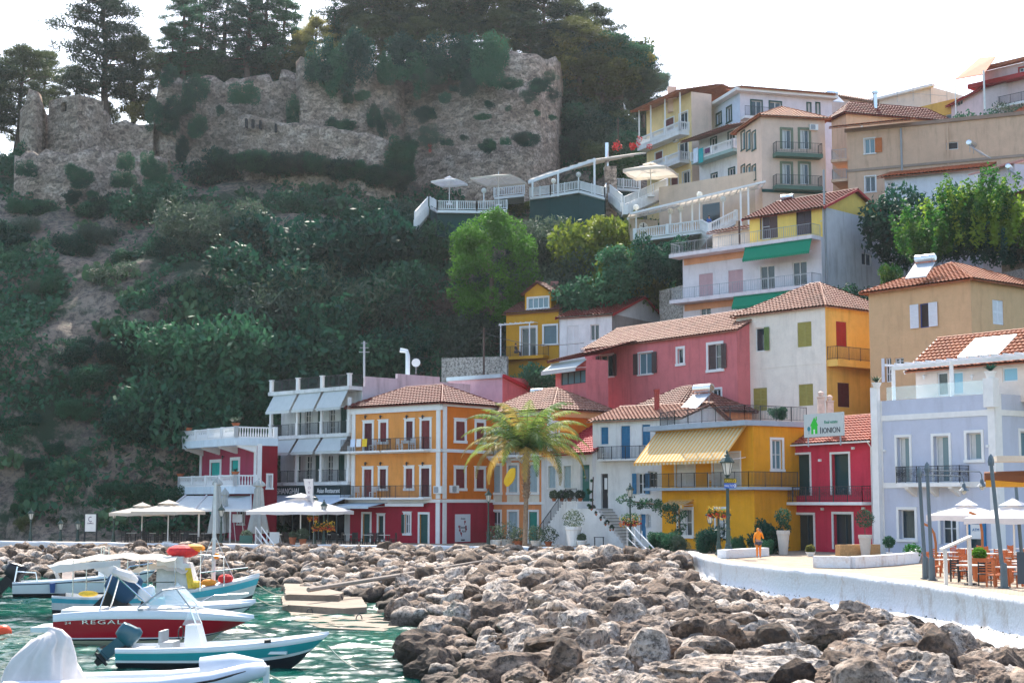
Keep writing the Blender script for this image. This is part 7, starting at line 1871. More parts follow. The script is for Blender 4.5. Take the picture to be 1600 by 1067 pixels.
dsign(751, M('sign_olive', (.16, .13, .01), .5, 0), 'CASTLE', 'brown and yellow arrow sign reading castle on the largest lamp'); dsign(758.5, M('sign_blue', (.02, .10, .42), .5, 0), 'VALTOS', 'blue arrow sign under the castle arrow')
# placard, vertical banner, small boards
t = thing('placard', 'tall white placard with a purple ring emblem at the foot of the cliff', 'placard', gp(141, 131)); Wn = Wall(P(133, 815, 131).to_2d(), P(150, 815, 130.6).to_2d()); z0_, z1_ = Wn.sz(141, 830)[1], Wn.sz(141, 803)[1]
mb = MB(); mb.wbox(Wn, 0, Wn.L, z0_, z1_, -.1, 0); mb.build('panel', TRIM, t); mb = MB(); mb.wbox(Wn, -.1, 0, Q, z1_+.08, -.1, .02); mb.wbox(Wn, Wn.L, Wn.L+.1, Q, z1_+.08, -.1, .02); mb.wbox(Wn, 0, Wn.L, z1_, z1_+.08, -.1, .02); mb.build('frame', IRON, t)
mb = MB(); mb.tube([Wn.pt(Wn.L/2+math.cos(k*.5)*.2, z1_-.42+math.sin(k*.5)*.2, .01) for k in range(2, 12)], .03, 4, False); wtext(mb, Wn, 'CAPRICE', Wn.L/2, z1_-.82, .01, .16); mb.build('emblem', M('plum', (.12, .06, .14), .6, 0), t)
t = thing('banner', 'narrow white feather banner with vertical lettering beside the huge white parasol', 'banner', gp(489, 119.5)); Wn = Wall(P(474, 750, 119.5).to_2d(), P(489, 750, 119.3).to_2d()); zt_ = Wn.sz(481, 748)[1]; zb_ = Wn.sz(486, 800)[1]; L = Wn.L
mb = MB(); mb.hexa([Wn.pt(L*.72, zb_, -.02), Wn.pt(L, zb_, -.02), Wn.pt(L, zb_, 0), Wn.pt(L*.72, zb_, 0), Wn.pt(0, zt_, -.02), Wn.pt(L, zt_, -.02), Wn.pt(L, zt_, 0), Wn.pt(0, zt_, 0)]); mb.build('cloth', CANVW, t); mb = MB(); mb.tube([gp(490, 119.4), Wn.pt(L+.03, zt_+.1)], .025, 5); mb.build('pole', GREYMET, t)
mb = MB()
for i, ch in enumerate('TOKYO'): wtext(mb, Wn, ch, L*.62, zt_-.42-i*.36, .01, .3)
mb.build('lettering', M('mauve_ink', (.30, .22, .30), .6, 0), t)
def board(px0, px1, y0, y1, D, mat, label, name='menu_board'):
 Wn = Wall(P(px0, y1, D).to_2d(), P(px1, y1, D-.3).to_2d()); mb = MB(); z0_, z1_ = Wn.sz((px0+px1)/2, y1)[1], Wn.sz((px0+px1)/2, y0)[1]; z0_ = max(z0_, Q); mb.wbox(Wn, 0, Wn.L, z0_, z1_, -.05, 0); mb.bar(Wn.pt(.05, z1_, -.02), Wn.pt(.05, Q, -.5), .05); mb.bar(Wn.pt(Wn.L-.05, z1_, -.02), Wn.pt(Wn.L-.05, Q, -.5), .05); o = mb.build(name, mat); tag(o, label, 'board'); return Wn, z0_, z1_, o
board(421, 436, 831, 849, 119, M('white_board', (.6, .62, .62), .5, .03), 'blank white menu board by the white railings at the wall'); board(374, 394, 836, 849, 121, M('chalk_green', (.03, .10, .09), .7, .1), 'dark green chalkboard beside yellow flowers')
board(363, 378, 803, 816, 127, TRIM, 'small white hanging board under the lean to canopy', 'hanging_board')
W_, z0_, z1_, o_ = board(1590, 1606, 862, 912, 58, M('slate', (.05, .065, .08), .6, .05), 'slate sign board at the right edge of the cafe'); 
# white stepped railings
def handrail(x0, y0, x1, y1, D, label):
 t = thing('handrail', label, 'railing', gp(x0, D)); p0 = gp(x0, D); H0 = P(x0, y0, D).z-Q; e = gp(x1, D-2.2); 
 for nm, off in (('rail_frame', 0),):
  mb = MB(); mb.tube([p0, p0+V(0, 0, H0), e+V(0, 0, .1)], .05, 6); mb.bar(p0+V(0, 0, H0*.55), p0.lerp(e, .62)+V(0, 0, .12), .05); mb.bar(p0+V(.5, -.4, 0), p0+V(.5, -.4, H0*.86), .06); mb.build(nm, TRIM, t)
handrail(399, 823, 418, 850, 118.5, 'left white stair handrail before the Asian restaurant'); handrail(408, 823, 428, 850, 118.2, 'right white stair handrail before the Asian restaurant'); handrail(980, 824, 1010, 858, 105.6, 'left white stair handrail in front of the stone stairs'); handrail(991, 824, 1024, 857, 105.2, 'right white stair handrail in front of the stone stairs')
# low planters, shrubs along the fronts
for x, D, r, h_, k, pr, lb, mt in ((473, 117.8, .32, .5, 'leaf', .55, 'terracotta pot with a round green bush at the lamp with baskets', TERRA), (457, 118.5, .3, .6, 'leaf', .3, 'red pot left of the lamp with baskets', TERRA), (385, 121.5, .4, .4, 'leaf', .5, 'yellow flowering shrub behind the chalkboard', TERRA), (774, 117.5, .5, .45, 'leaf', .75, 'leafy shrub in a white trough right of the slim lamp', TRIM), (792, 118.5, .5, .45, 'leaf', .95, 'tall leafy shrub in a white trough left of the palm trunk', TRIM), (810, 117.5, .4, .35, 'leaf', .7, 'dark shrub in a terracotta pot by the palm trunk', TERRA), (838, 116.5, .5, .4, 'leaf', .8, 'grey green shrub in a white trough right of the palm trunk', TRIM), (857, 115.5, .3, .35, 'leaf', .8, 'round bush in a red pot at the stair foot', TERRA), (909, 113, .4, .5, 'leaf', .35, 'grass like plant in a white square pot', TRIM), (896, 113.5, .62, 1.5, 'leaf', .85, 'twiggy bougainvillea in a tall white jar against the stair wall', TRIM)):
 pot(gp(x, D), r, h_, lb, mt, k, pr, int(x))
for x, y, D, lb, mt, pr in ((294, 671, 0, 'agave in a clay bowl at the left end of the upper white balustrade', TERRA, .8), (368, 664, 0, 'agave in a clay bowl on the corner of the upper white balustrade', TERRA, .8), (281, 746, 0, 'agave in a clay bowl at the left end of the lower white balustrade', TERRA, .75), (371, 743, 0, 'small plant in a clay bowl on the corner of the lower balustrade', TERRA, .4)):
 up = y < 700; zz = (zfl_u if up else zfl_l)+.28+.99; sx = hA.F.off(1.88).sz(x, y)[0]; q = hA.F.pt(max(-sA-.6 if not up else -sA+.2, min(hA.F.L-.2, sx)), zz, 1.85); pot(q, .38, .25, lb, mt, 'agave', pr, x)
pot(F0.pt(.35, F0.sz(1370, 606)[1], .3), .32, .3, 'agave in a white bowl on the left corner pier of the villa', TRIM, 'agave', .6, 3); pot(F0.pt(F0.L-.2, F0.sz(1558, 590)[1], .0), .36, .4, 'palm like plant in a white pot on the right corner pier of the villa', TRIM, 'agave', .7, 4, lm=LM_DARK)
pot(gp(1224, 97), .42, 1.5, 'clipped ball tree in a tall pale jar left of the agency doors', M('jar', (.55, .50, .45), .8, .08), 'ball', .55, 5); pot(gp(1352, 93.5), .42, 1.3, 'clipped ball tree in a tall pale jar right of the agency doors', M('jar2', (.55, .50, .45), .8, .08), 'ball', .6, 6)
pot(gp(1389, 92), .2, .3, 'little ball tree on a thin stem against the villa wall', TRIM, 'ball', .38, 7); pot(gp(1425, 84), .3, .3, 'bright round bush in a pot beside the grey poles', TRIM, 'leaf', .5, 8, lm=LM_BRIGHT); pot(gp(1266, 94), .3, .25, 'bowl of orange flowers before the agency door', TRIM, 'leaf', .3, 9, lm=LM_GOLD)
for x, D, r, k, lb in ((1030, 104, 1.0, 'dark', 'dark shrub at the foot of the stone stairs'), (1045, 103, 1.0, 'dark', 'low dark bush left of the yellow house window'), (1108, 101, 1.25, 'dark', 'leafy green shrub between the yellow house windows'), (1062, 101.5, .8, 'olive', 'grey green border plants before the yellow house'), (1150, 99, .8, 'dark', 'low shrub right of the largest lamp'), (1203, 98.5, 1.6, 'dark', 'dark bush in the corner between yellow and red houses'), (1193, 96, .7, 'dark', 'low dark bush behind the man in orange')):
 p = gp(x, D); o = bpy.data.objects.new('shrub', rnd.choice(BUSH[k])); COL.objects.link(o); o.location = p+V(0, 0, .1); o.scale = (r*.85, r*.85, r*1.25); o.rotation_euler = (0, 0, x); tag(o, lb, 'bush')
def climber(pts, r, n, label):
 p3 = [P(*q) for q in pts]; t = thing('climber', label, 'climber', p3[0]); mb = MB(); mb.tube(p3, .05, 5); mb.build('stem', BARK, t); mb = MB()
 for i in range(n): f = (i+.5)/n*(len(p3)-1); a = int(f); leafpile(mb, p3[a].lerp(p3[a+1], f-a)+V(rnd.gauss(0, .25), rnd.gauss(0, .1), rnd.gauss(0, .22)), r*rnd.uniform(.5, 1.2), 90, .085, i, r*.6)
 mb.build('foliage', LM_DARK, t)
climber([(1063, 850, 105.5), (1062, 805, 106), (1050, 795, 107), (1025, 788, 108.5), (1003, 785, 109.5), (975, 782, 110.5)], .5, 26, 'flowering climber trained over the blue door of the white cottage')
climber([(926, 795, 115), (926, 770, 115.2), (927, 745, 115.4)], .14, 8, 'thin climber on the corner between the green and the black door')
for u, lb in ((.35, 'first flower pot on the landing before the green door'), (.5, 'second flower pot on the landing before the green door'), (.65, 'third flower pot on the landing before the green door'), (.85, 'last flower pot on the landing before the green door')): pot(hE.F.pt(hE.F.L*u+1.2, zdo, 1.1), .2, .25, lb, TERRA, 'leaf', .42, int(u*90))
for i in range(5):
 f = i/4; p = hF.F.pt(s_a+(s_b-s_a)*(.12+.14*i) if False else 1.2+i*.42, ztop-(ztop-1.75)*(.1+.13*i)+.0, 1.75); pot(p, .2, .25, 'terracotta pot on the left edge of the stone stairs, step %s from the top' % ('one', 'two', 'three', 'four', 'five')[i], TERRA, 'leaf', .2, 40+i)
# bistro table by the stairs
tb_ = table(IRON, IRON, 'bistro_table', 'thin iron bistro table against the white stair wall', .75, .5); tb_.location = gp(936, 112.5)
# restaurant tables and chairs in the shade
DKW = M('dark_rattan', (.035, .035, .035), .7, .2, 5); chd = woodchair(DKW, 'rattan_chair', 'dark rattan chair under the restaurant canopies'); tbd = table(DKW, M('table_pale', (.45, .44, .40), .6), 'dining_table', 'pale topped dining table under the restaurant canopies'); uc = ut = False
for i, (x, D) in enumerate([(205, 128), (235, 127), (262, 128), (290, 127), (322, 126), (432, 122), (455, 123), (520, 122), (545, 121.5), (575, 120.5), (600, 120), (300, 124.5)]):
 p = gp(x, D); place(tbd, ut, p, .3, group='dining tables under the canopies'); ut = True
 for k in range(3): a = k*2.1+.4*i; place(chd, uc, p+V(math.cos(a)*.75, math.sin(a)*.75, 0), a-math.pi/2, group='rattan chairs under the canopies'); uc = True
WP = M('white_plastic', (.72, .72, .72), .5, .03); chw = woodchair(WP, 'plastic_chair', 'white plastic chair on a house balcony'); uw = False
for W_, a, z, o_, lb in [(hC.F, 3.1, zf1, .5, 'white chair on the left upper orange balcony'), (hC.F, 6.2, zf1, .5, 'white chair left on the right upper orange balcony'), (hC.F, 7.6, zf1, .5, 'second white chair on the right upper orange balcony'), (hC.F, 1.2, zf0, .5, 'white chair on the left lower orange balcony'), (hC.F, 3.2, zf0, .5, 'white chair beside the red crate on the lower orange balcony'), (hB.F, 2.2, zm, .7, 'white chair left on the middle balcony over the restaurant'), (hB.F, 4.4, zm, .7, 'white chair right on the middle balcony over the restaurant'), (hB.F, 1.6, zl, .7, 'white chair left on the lowest balcony over the restaurant'), (hB.F, 3.6, zl, .7, 'white chair right on the lowest balcony over the restaurant'), (hF.F, 1.5, hF.F.off(.9).sz(965, 717)[1], .4, 'lattice chair on the cottage balcony'), (hG.F, LG*.62, hG.F.off(.9).sz(1100, 761)[1], .4, 'white chair on the yellow house balcony')]:
 place(chw, uw, W_.pt(a, z, o_), 2.4+a, lb); uw = True
tbw = table(WP, WP, 'plastic_table', 'white plastic table on the right upper orange balcony', .7, .7); tbw.location = hC.F.pt(6.9, zf1, .5)
for a, zz, rl, lb in ((1.0, zf1, (.6, .7, .85), 'light blue laundry on the left upper orange balcony'), (1.7, zf1, (.75, .75, .75), 'white laundry on the left upper orange balcony'), (2.4, zf1, (.75, .5, .03), 'yellow cloth on the left upper orange balcony')):
 mb = MB(); W_ = hC.F
 for k in range(4): mb.face([W_.pt(a+k*.14, zz+1.0, 1.0), W_.pt(a+.14+k*.14, zz+1.0, 1.0), W_.pt(a+.14+k*.14, zz+.35, 1.02+.03*(k % 2)), W_.pt(a+k*.14, zz+.35, 1.05-.03*(k % 2))])
 tag(mb.build('laundry', M('laundry_'+lb[:5], rl, .9)), lb, 'laundry')
# ---------------------------------------------------------------- palm
def palm(px, pyb, pyc, D, label):
 b_ = gp(px, D); zc = P(px, pyc, D).z; t = thing('palm_tree', label, 'palm', b_); hh = zc-Q; q = random.Random(4); mb = MB(); n = 40; pts = []; rr = []
 for i in range(n+1):
  f = i/n; pts.append(b_+V(.12*math.sin(f*2), 0, hh*f)); rr.append((.23 if f > .52 else .20-.04*f)*(1+(.16 if (i % 2 and f > .5) else 0))-.04*(f > .9))
 mb.tube(pts, rr, 10)
 for i in range(90):
  f = .52+.46*i/90; a = i*2.4; c = b_+V(.12*math.sin(f*2), 0, hh*f); d = V(math.cos(a), math.sin(a), .9).normalized(); s_ = V(-math.sin(a), math.cos(a), 0)*.09; e = c+V(math.cos(a)*.25, math.sin(a)*.25, 0); mb.face([e-s_, e+s_, e+d*.2+s_*.5, e+d*.2-s_*.5])
 mb.build('trunk', M('palm_trunk', (.27, .19, .13), .9, .35, 6, bump=.6), t)
 LP1 = leafmat('palm_leaf', (.07, .15, .03), (.26, .33, .07), .5, scale=1.2); LP2 = leafmat('palm_leaf_dry', (.30, .22, .05), (.55, .36, .08), .45)
 top = pts[-1]
 for i in range(38):
  a = i*2.399; f = i/38; el_ = R(88-f*62); L = (5.6+.9*q.random())*(1 if i > 4 else .9); dirh = V(math.cos(a), math.sin(a), 0); p = top.copy(); ang = el_; st = 16; rach = [p.copy()]
  for k in range(st): ang -= R(2.4+3.2*f+k*.36); p = p+(dirh*math.cos(ang)+V(0, 0, math.sin(ang)))*(L/st); rach.append(p.copy())
  mb = MB(); mb.tube(rach, [.035*(1-k/(st+2)) for k in range(st+1)], 4, False); side = V(-dirh.y, dirh.x, 0)
  for k in range(2, st+1):
   for j in range(4):
    c = rach[k-1].lerp(rach[k], j/4); tl = .95*math.sin(math.pi*min(1, (k+j/4)/(st+1.5))**.75)+.12; dv = (rach[k]-rach[k-1]).normalized()
    for sg_ in (-1, 1):
     d = (side*sg_*.75+dv*.55+V(0, 0, -.35-.5*q.random())).normalized(); e = c+d*tl*q.uniform(.8, 1.1); m = c+d*tl*.5+V(0, 0, .05); w_ = dv*.026; mb.face([c-w_, m-w_*1.2, e, m+w_*1.2, c+w_])
  mb.build('frond', LP2 if (f > .86 or i % 9 == 7) else LP1, t)
 return t
palm(820, 852, 706, 115.5, 'single palm with arching fronds in front of the peach orange house')
mb = MB(); Wn = Wall(P(787, 745, 113.5).to_2d(), P(806, 745, 113).to_2d()); cs, cz = Wn.sz(797, 745); vs = []
ax = Vector((math.cos(R(63)), math.sin(R(63)))); 
for k in range(24): t_a = k*math.pi/12; u = math.cos(t_a)*.75*(1+.05*math.sin(k*5)); v_ = math.sin(t_a)*.36*(1+.06*math.cos(k*7)); vs.append((cs+u*ax.x-v_*ax.y, cz+u*ax.y+v_*ax.x))
f1 = [Wn.pt(a, z, .06) for a, z in vs]; f2 = [Wn.pt(a, z, -.06) for a, z in vs]; ctr = Wn.pt(cs, cz, .16)
for k in range(24): mb.face([f1[k], f1[(k+1) % 24], ctr]); mb.face([f1[k], f2[k], f2[(k+1) % 24], f1[(k+1) % 24]])
mb.face(f2[::-1]); tag(mb.build('float', M('float_yellow', (.85, .50, .02), .6, .05)), 'bright yellow oval float hanging left of the palm trunk', 'float')
# ---------------------------------------------------------------- cafe on the right
ORW = M('orange_wood', (.48, .13, .04), .6, .2, 5); BLK = M('black_weave', (.025, .025, .025), .6, .15, 8); STT = M('stone_top', (.62, .58, .52), .5, .06)
cho = woodchair(ORW, 'wooden_chair', ''); cht = table(ORW, STT, 'cafe_table', '', .8, .8); u1 = u2 = False
for i, (x, D) in enumerate(((1478, 68), (1520, 66), (1500, 72), (1560, 70), (1590, 66), (1545, 76), (1600, 74), (1575, 60), (1560, 82), (1480, 78), (1600, 63), (1535, 70), (1600, 84), (1510, 84), (1580, 78), (1470, 73))):
 p = gp(x, D); place(cht, u2, p, .5, 'wooden table with a pale top in the cafe', group='cafe tables'); u2 = True
 for k in range(4):
  if (i+k) % 4 == 3: continue
  a = k*math.pi/2+.5; place(cho, u1, p+V(math.cos(a)*.78, math.sin(a)*.78, 0), a-math.pi/2, 'orange brown slatted wooden chair in the cafe', group='wooden cafe chairs'); u1 = True
chb = woodchair(BLK, 'woven_chair', ''); ub = False
for k, (x, D, rz, lb) in enumerate(((1497, 63.5, 2.0, 'black woven armchair left of the round cafe table'), (1537, 60.5, -.3, 'black woven armchair nearest the sea wall'), (1525, 65, 3.4, 'black woven armchair behind the round cafe table'))):
 place(chb, ub, gp(x, D), rz, lb, sc=(1.15, 1.15, 1.0)); ub = True
t = thing('round_table', 'round pale cafe table between the black woven chairs', 'table', gp(1515, 61.8)); c = gp(1515, 61.8); mb = MB(); mb.lathe(c, [(.55, .72), (.55, .76)], 20); mb.build('tabletop', STT, t); mb = MB(); mb.lathe(c, [(.28, 0), (.25, .04), (.04, .06), (.04, .72)], 10); mb.build('pedestal', BLK, t)
GP = M('slate_blue_metal', (.085, .12, .14), .5, .08, 3, spec=.5)
def cpole(x, ytop, D, label, arm=None, lean=0):
 p = gp(x, D); zt_ = P(x, ytop, D).z; t = thing('metal_pole', label, 'pole', p); mb = MB(); tp = V(p.x+lean, p.y, zt_)
 mb.tube([p, p+V(0, 0, .9), V(p.x+lean*.2, p.y, Q+.95), tp], [.15, .13, .085, .075], 8); mb.box((p.x, p.y, Q+.02), (.36, .36, .05)); mb.lathe(tp-V(0, 0, .02), [(.11, -.06), (.13, .1), (.09, .28), (.02, .38)], 4); mb.build('shaft', GP, t)
 if arm:
  mb = MB(); e = tp+V(arm, -.2, -.05); mb.tube([tp, e, e+V(.08, 0, -.12), e+V(.08, 0, -.3)], .025, 5); mb.build('arm', GP, t); mb = MB(); mb.lathe(e+V(.08, 0, -.62), [(.24, 0), (.1, .14), (.06, .3), (.02, .34)], 10); o = mb.build('lamp_shade', GP, t); mb = MB(); mb.ball(e+V(.08, 0, -.66), .11); mb.build('bulb', LGL, o)
cpole(1445, 742, 66, 'left slate grey pole of the close pair before the villa', 1.75, -.15); cpole(1455, 735, 65, 'right slate grey pole of the close pair before the villa', 2.15, -.08); cpole(1567, 724, 59, 'thick slate grey pole at the right carrying the rolled awning', None, -.35); cpole(1597, 752, 70, 'thin slate grey pole near the right edge', None, -.2)
for x, ya, D, lb in ((1462, 818, 72, 'left curved rust coloured post in the cafe'), (1535, 800, 70, 'right curved rust coloured post in the cafe')):
 p = gp(x, D); z = P(x, ya, D).z; mb = MB(); mb.tube([p, V(p.x, p.y, z-.9), V(p.x-.06, p.y, z-.45), V(p.x-.25, p.y, z-.12), V(p.x-.55, p.y, z)], .06, 7); tag(mb.build('curved_post', M('rust', (.42, .15, .05), .7, .15)), lb, 'post')
parasol(gp(1512, 73), 2.35, 3.15, 'white parasol left of the thick slate pole', CANVW, vent=True); parasol(gp(1585, 70), 2.8, 3.15, 'white parasol with a yellow hem at the right edge', CANVW)
mb = MB(); a = P(1538, 745, 61); mb.tube([a, a+V(1.4, -.3, -.02), a+V(3.2, -.6, .05)], [.20, .26, .2], 9); ra = mb.build('rolled_awning', M('awning_brown', (.20, .07, .03), .8, .1)); tag(ra, 'rolled brown and orange awning at the thick slate pole', 'awning')
mb = MB(); b_ = a+V(0, -.15, -.28); Wn = Wall(b_.to_2d(), (b_+V(3.2, -.6, 0)).to_2d()); mb.wbox(Wn, 0, Wn.L, b_.z-.12, b_.z+.15, -.02, .02); mb.build('hem', M('hem_orange', (.75, .32, .03), .8, .05), ra)
mb = MB(); b_ = P(1558, 716, 60); Wn = Wall(b_.to_2d(), (b_+V(3, -.4, 0)).to_2d()); mb.wbox(Wn, 0, Wn.L, b_.z-.12, b_.z+.1, -1.5, .0); tag(mb.build('canopy', CANV), 'beige box awning above the rolled brown one at the right edge', 'awning')
t = thing('menu_stand', 'slanted pale wooden menu stand at the cafe edge', 'menu stand', gp(1480, 60.5)); p = gp(1477, 60.5); mb = MB(); mb.hexa([p+V(*q) for q in ((-.1, 0, 1.35), (1.15, .3, 1.85), (1.15, .8, 1.85), (-.1, .5, 1.35), (-.1, 0, 1.43), (1.15, .3, 1.93), (1.15, .8, 1.93), (-.1, .5, 1.43))]); mb.build('top', STT, t)
for x, y in ((0, .05), (1.05, .4)): mb = MB(); mb.bar(p+V(x, y, 0), p+V(x, y, 1.38+.42*x), .13); mb.build('leg', STT, t)
pot(gp(1530, 64), .4, .95, 'green plant in a wooden box between the cafe chairs', ORW, 'leaf', .3, 17, lm=LM_BRIGHT)
# low curved white bench wall
mb = MB(); pp = [G(1272, 886, Q), G(1330, 887, Q), G(1390, 883, Q), G(1428, 879, Q), G(1432, 870, Q)]; pl = resample([q.to_2d() for q in pp], .5)
for a, b2 in zip(pl[:-1], pl[1:]): mb.bar((a.x, a.y, Q+.28), (b2.x+.001, b2.y, Q+.28), .5, .56)
tag(mb.build('bench_wall', M_WASH), 'low curved whitewashed bench wall before the red agency', 'low wall')
mb = MB(); a, b2 = G(1309, 869, Q), G(1372, 868, Q); mb.bar(a+V(0, 0, .35), b2+V(0, 0, .35), .5, .7); tag(mb.build('bench', M('bench_wood', (.50, .28, .12), .7, .2, 8)), 'wood fronted bench behind the low curved wall', 'bench')
# low planter wall behind the large lamp
mb = MB(); a, b2 = G(1128, 872, Q), G(1195, 868, Q); mb.bar(a+V(0, 0, .25), b2+V(0, 0, .25), .6, .5); tag(mb.build('planter_wall', M_WASH), 'low white planter wall around the largest lamp', 'planter')
# ---------------------------------------------------------------- restaurant terraces on the hill
def deck(name, label, pts, th=.3, h=1.0, style='slat', back=4, screen=0, closed=False):
 t = thing(name, label, 'terrace', pts[0]); mb = MB(); q = [Vector(p) for p in pts]; far = [p+V(0, back, 0) for p in q]
 for a, b2, c, d in zip(q[:-1], q[1:], far[1:], far[:-1]): mb.hexa([a-V(0, 0, th), b2-V(0, 0, th), c-V(0, 0, th), d-V(0, 0, th), a, b2, c, d])
 mb.build('floor', WHITE, t); mb = MB(); rail(mb, q, h, style); mb.build('railing', WHITE, t)
 if screen:
  mb = MB()
  for a, b2 in zip(q[:-1], q[1:]): a = a+V(0, .6, -th); b2 = b2+V(0, .6, -th); mb.face([a, b2, b2-V(0, 0, screen), a-V(0, 0, screen)])
  mb.build('screen', M('green_mesh', (.01, .06, .06), .9, .1, 2), t)
 return t
deck('terrace', 'white railed terrace with two parasols on the hillside', [P(672, 322, 171), P(683, 328, 166), P(745, 329, 166), P(792, 327, 167)], screen=2.6)
deck('terrace', 'white railed terrace corner behind the large beige parasol', [P(772, 308, 174), P(819, 303, 174)])
deck('long_terrace', 'long white terrace under the stepped white awning', [P(828, 308, 171), P(860, 304, 168), P(905, 297, 166), P(945, 308, 161), P(947, 302, 163)], screen=3.2)
deck('upper_terrace', 'white railed terrace by the stone pillar below the yellow house', [P(948, 292, 168), P(1000, 296, 166)], screen=2)
def bigstair(x0, y0, D0, x1, y1, D1, label, n=12, w_=1.6):
 a, b2 = P(x0, y0, D0), P(x1, y1, D1); t = thing('stairway', label, 'stairs', b2); mb = MB(); d = (b2-a)/n
 for i in range(n): c = a+d*(i+.5); mb.box((c.x, c.y+.6, c.z-.5), (abs(d.x)+.25, w_, 1.0))
 mb.build('steps', WHITEWALL, t); mb = MB(); rail(mb, [a, b2], .95, 'slat'); mb.build('railing', WHITE, t)
bigstair(668, 322, 168, 648, 345, 163, 'white wooden stair going down left of the parasol terrace'); bigstair(1043, 292, 163, 975, 322, 158, 'white stair descending below the beige umbrella to the stone pillar', 16); bigstair(950, 300, 165, 972, 318, 160, 'short white stair beside the stone pillar')
parasol(P(702, 320, 169)-V(0, 0, .0), 2.2, 3.0, 'white parasol on the left of the hillside terrace', CANVW, vent=True, val=.2); parasol(P(779, 322, 169), 3.4, 3.6, 'large beige parasol on the hillside terrace', CANV, vent=False, val=.2, drop=.2); parasol(P(1017, 308, 160), 3.3, 3.5, 'big cream umbrella in front of the tall yellow house', CANV, val=.35, drop=.24)
mb = MB(); A0, A1, A2, A3 = P(826, 284, 170), P(930, 249, 165), P(1010, 238, 172), P(860, 270, 178)
t = thing('stepped_awning', 'long stepped white awning roof over the hillside terrace', 'awning', (A0.x, A0.y, 39)); n = 8
for i in range(n):
 f0, f1 = i/n, (i+1)/n; a, b2 = A0.lerp(A1, f0), A0.lerp(A1, f1); c, d = A3.lerp(A2, f1), A3.lerp(A2, f0); k = V(0, 0, .18); mb.hexa([a, b2-k, c-k, d, a+V(0, 0, .05)+k, b2, c, d+k])
mb.build('roof', translucent(M('awning_cream2', (.62, .58, .52), .85, .05), .3), t)
mb = MB(); mb.bar(A0-V(0, .1, .1), A1-V(0, .1, .1), .2, .35); mb.build('fascia', WHITE, t)
for x, y, D in ((832, 303, 169.5), (872, 302, 167.5), (929, 303, 164.5)): p = P(x, y, D); f = (x-826)/104; mb = MB(); mb.bar(p-V(0, 0, .4), V(p.x, p.y, A0.lerp(A1, f).z), .22); mb.build('post', WHITE, t)
mb = MB(); p = P(954, 318, 165); mb.box((p.x, p.y, p.z+1), (1.3, 1.3, 6)); tag(mb.build('stone_pillar', M_STONE), 'square stone pillar at the end of the long hillside terrace', 'pillar')
mb = MB(); p = P(948, 240, 170); mb.tube([p-V(0, 0, 1.5), p+V(0, 0, 1.2)], .25, 8); tag(mb.build('flue', STEEL), 'short steel flue above the stepped awning', 'flue')
mb = MB(); p = P(966, 232, 175); mb.tube([p, p+V(0, 0, 3.6)], .08, 5); tag(mb.build('utility_pole', BARK), 'thin wooden pole above the stepped awning', 'pole')
# lower restaurant
deck('restaurant_terrace', 'lower restaurant terrace with a white balustrade above the hedge', [P(992, 374, 153), P(1096, 360, 150), P(1108, 366, 147), P(1150, 345, 149)], h=1.05, style='balus', back=9)
W_ = Wall(P(1030, 340, 160).to_2d(), P(1200, 340, 151).to_2d()); mb = MB(); mb.wbox(W_, 0, W_.L, 32, 38.2, -.4, 0); o = mb.build('back_wall', stucco('warm_back_wall', (.58, .44, .34), .2)); tag(o, 'warm plaster back wall of the lower restaurant terrace', 'wall')
mb = MB(); mb.wbox(W_, W_.sz(1098, 340)[0], W_.sz(1125, 340)[0], 32, 35.6, 0, .02); mb.build('opening', GLASS, o)
W_ = Wall(P(984, 355, 155).to_2d(), P(1028, 355, 156).to_2d()); z0_, z1_ = W_.sz(1005, 374)[1], W_.sz(1005, 343)[1]; mb = MB(); mb.wbox(W_, 0, W_.L, z0_-3, z1_, -.4, 0); o = mb.build('stone_wall', stucco('sand_wall', (.50, .42, .33), .4)); tag(o, 'sand coloured wall with a round emblem left of the lower restaurant', 'wall')
mb = MB(); s_, z_ = W_.sz(1005, 355); mb.tube([W_.pt(s_, z_, 0), W_.pt(s_, z_, .06)], .5, 14); mb.build('medallion', TRIM, o); mb = MB()
for k in range(5): a = k*1.2566+1.57; mb.bar(W_.pt(s_, z_, .08), W_.pt(s_+math.cos(a)*.4, z_+math.sin(a)*.4, .08), .12, .03)
mb.build('star', IRON, o)
t = thing('pergola', 'white framed pergola awning over the lower restaurant', 'pergola', P(1090, 340, 152)); mb = MB(); B0, B1 = P(985, 334, 152), P(1196, 284, 146); 
for k in (0, 1): q = V(0, 4.5*k, .3*k); mb.bar(B0+q, B1+q, .15, .2)
for i in range(22): f = i/21; q = B0.lerp(B1, f); mb.bar(q, q+V(.3, 4.6, .35), .08, .1)
mb.build('frame', WHITE, t); mb = MB(); mb.face([B0+V(0, .1, .12), B1+V(0, .1, .12), B1+V(0, 4.5, .45), B0+V(0, 4.5, .45)]); mb.build('canvas', CANV, t)
for x, D in ((1047, 152), (1064, 153), (1082, 151), (1158, 147.5), (1170, 147)): p = P(x, 362, D); mb = MB(); f = (x-985)/211; mb.bar(V(p.x, p.y, p.z-.5), V(p.x, p.y, B0.lerp(B1, f).z), .17); mb.build('post', WHITE, t)
def globe(x, y0, y1, D, label):
 b_ = P(x, y1, D); tp = P(x, y0, D); t = thing('globe_lamp', label, 'lamp', b_); mb = MB(); mb.tube([b_, tp], .07, 6); mb.build('post', WHITE, t); mb = MB(); mb.ball(tp, .3); mb.build('globe', LGL, t)
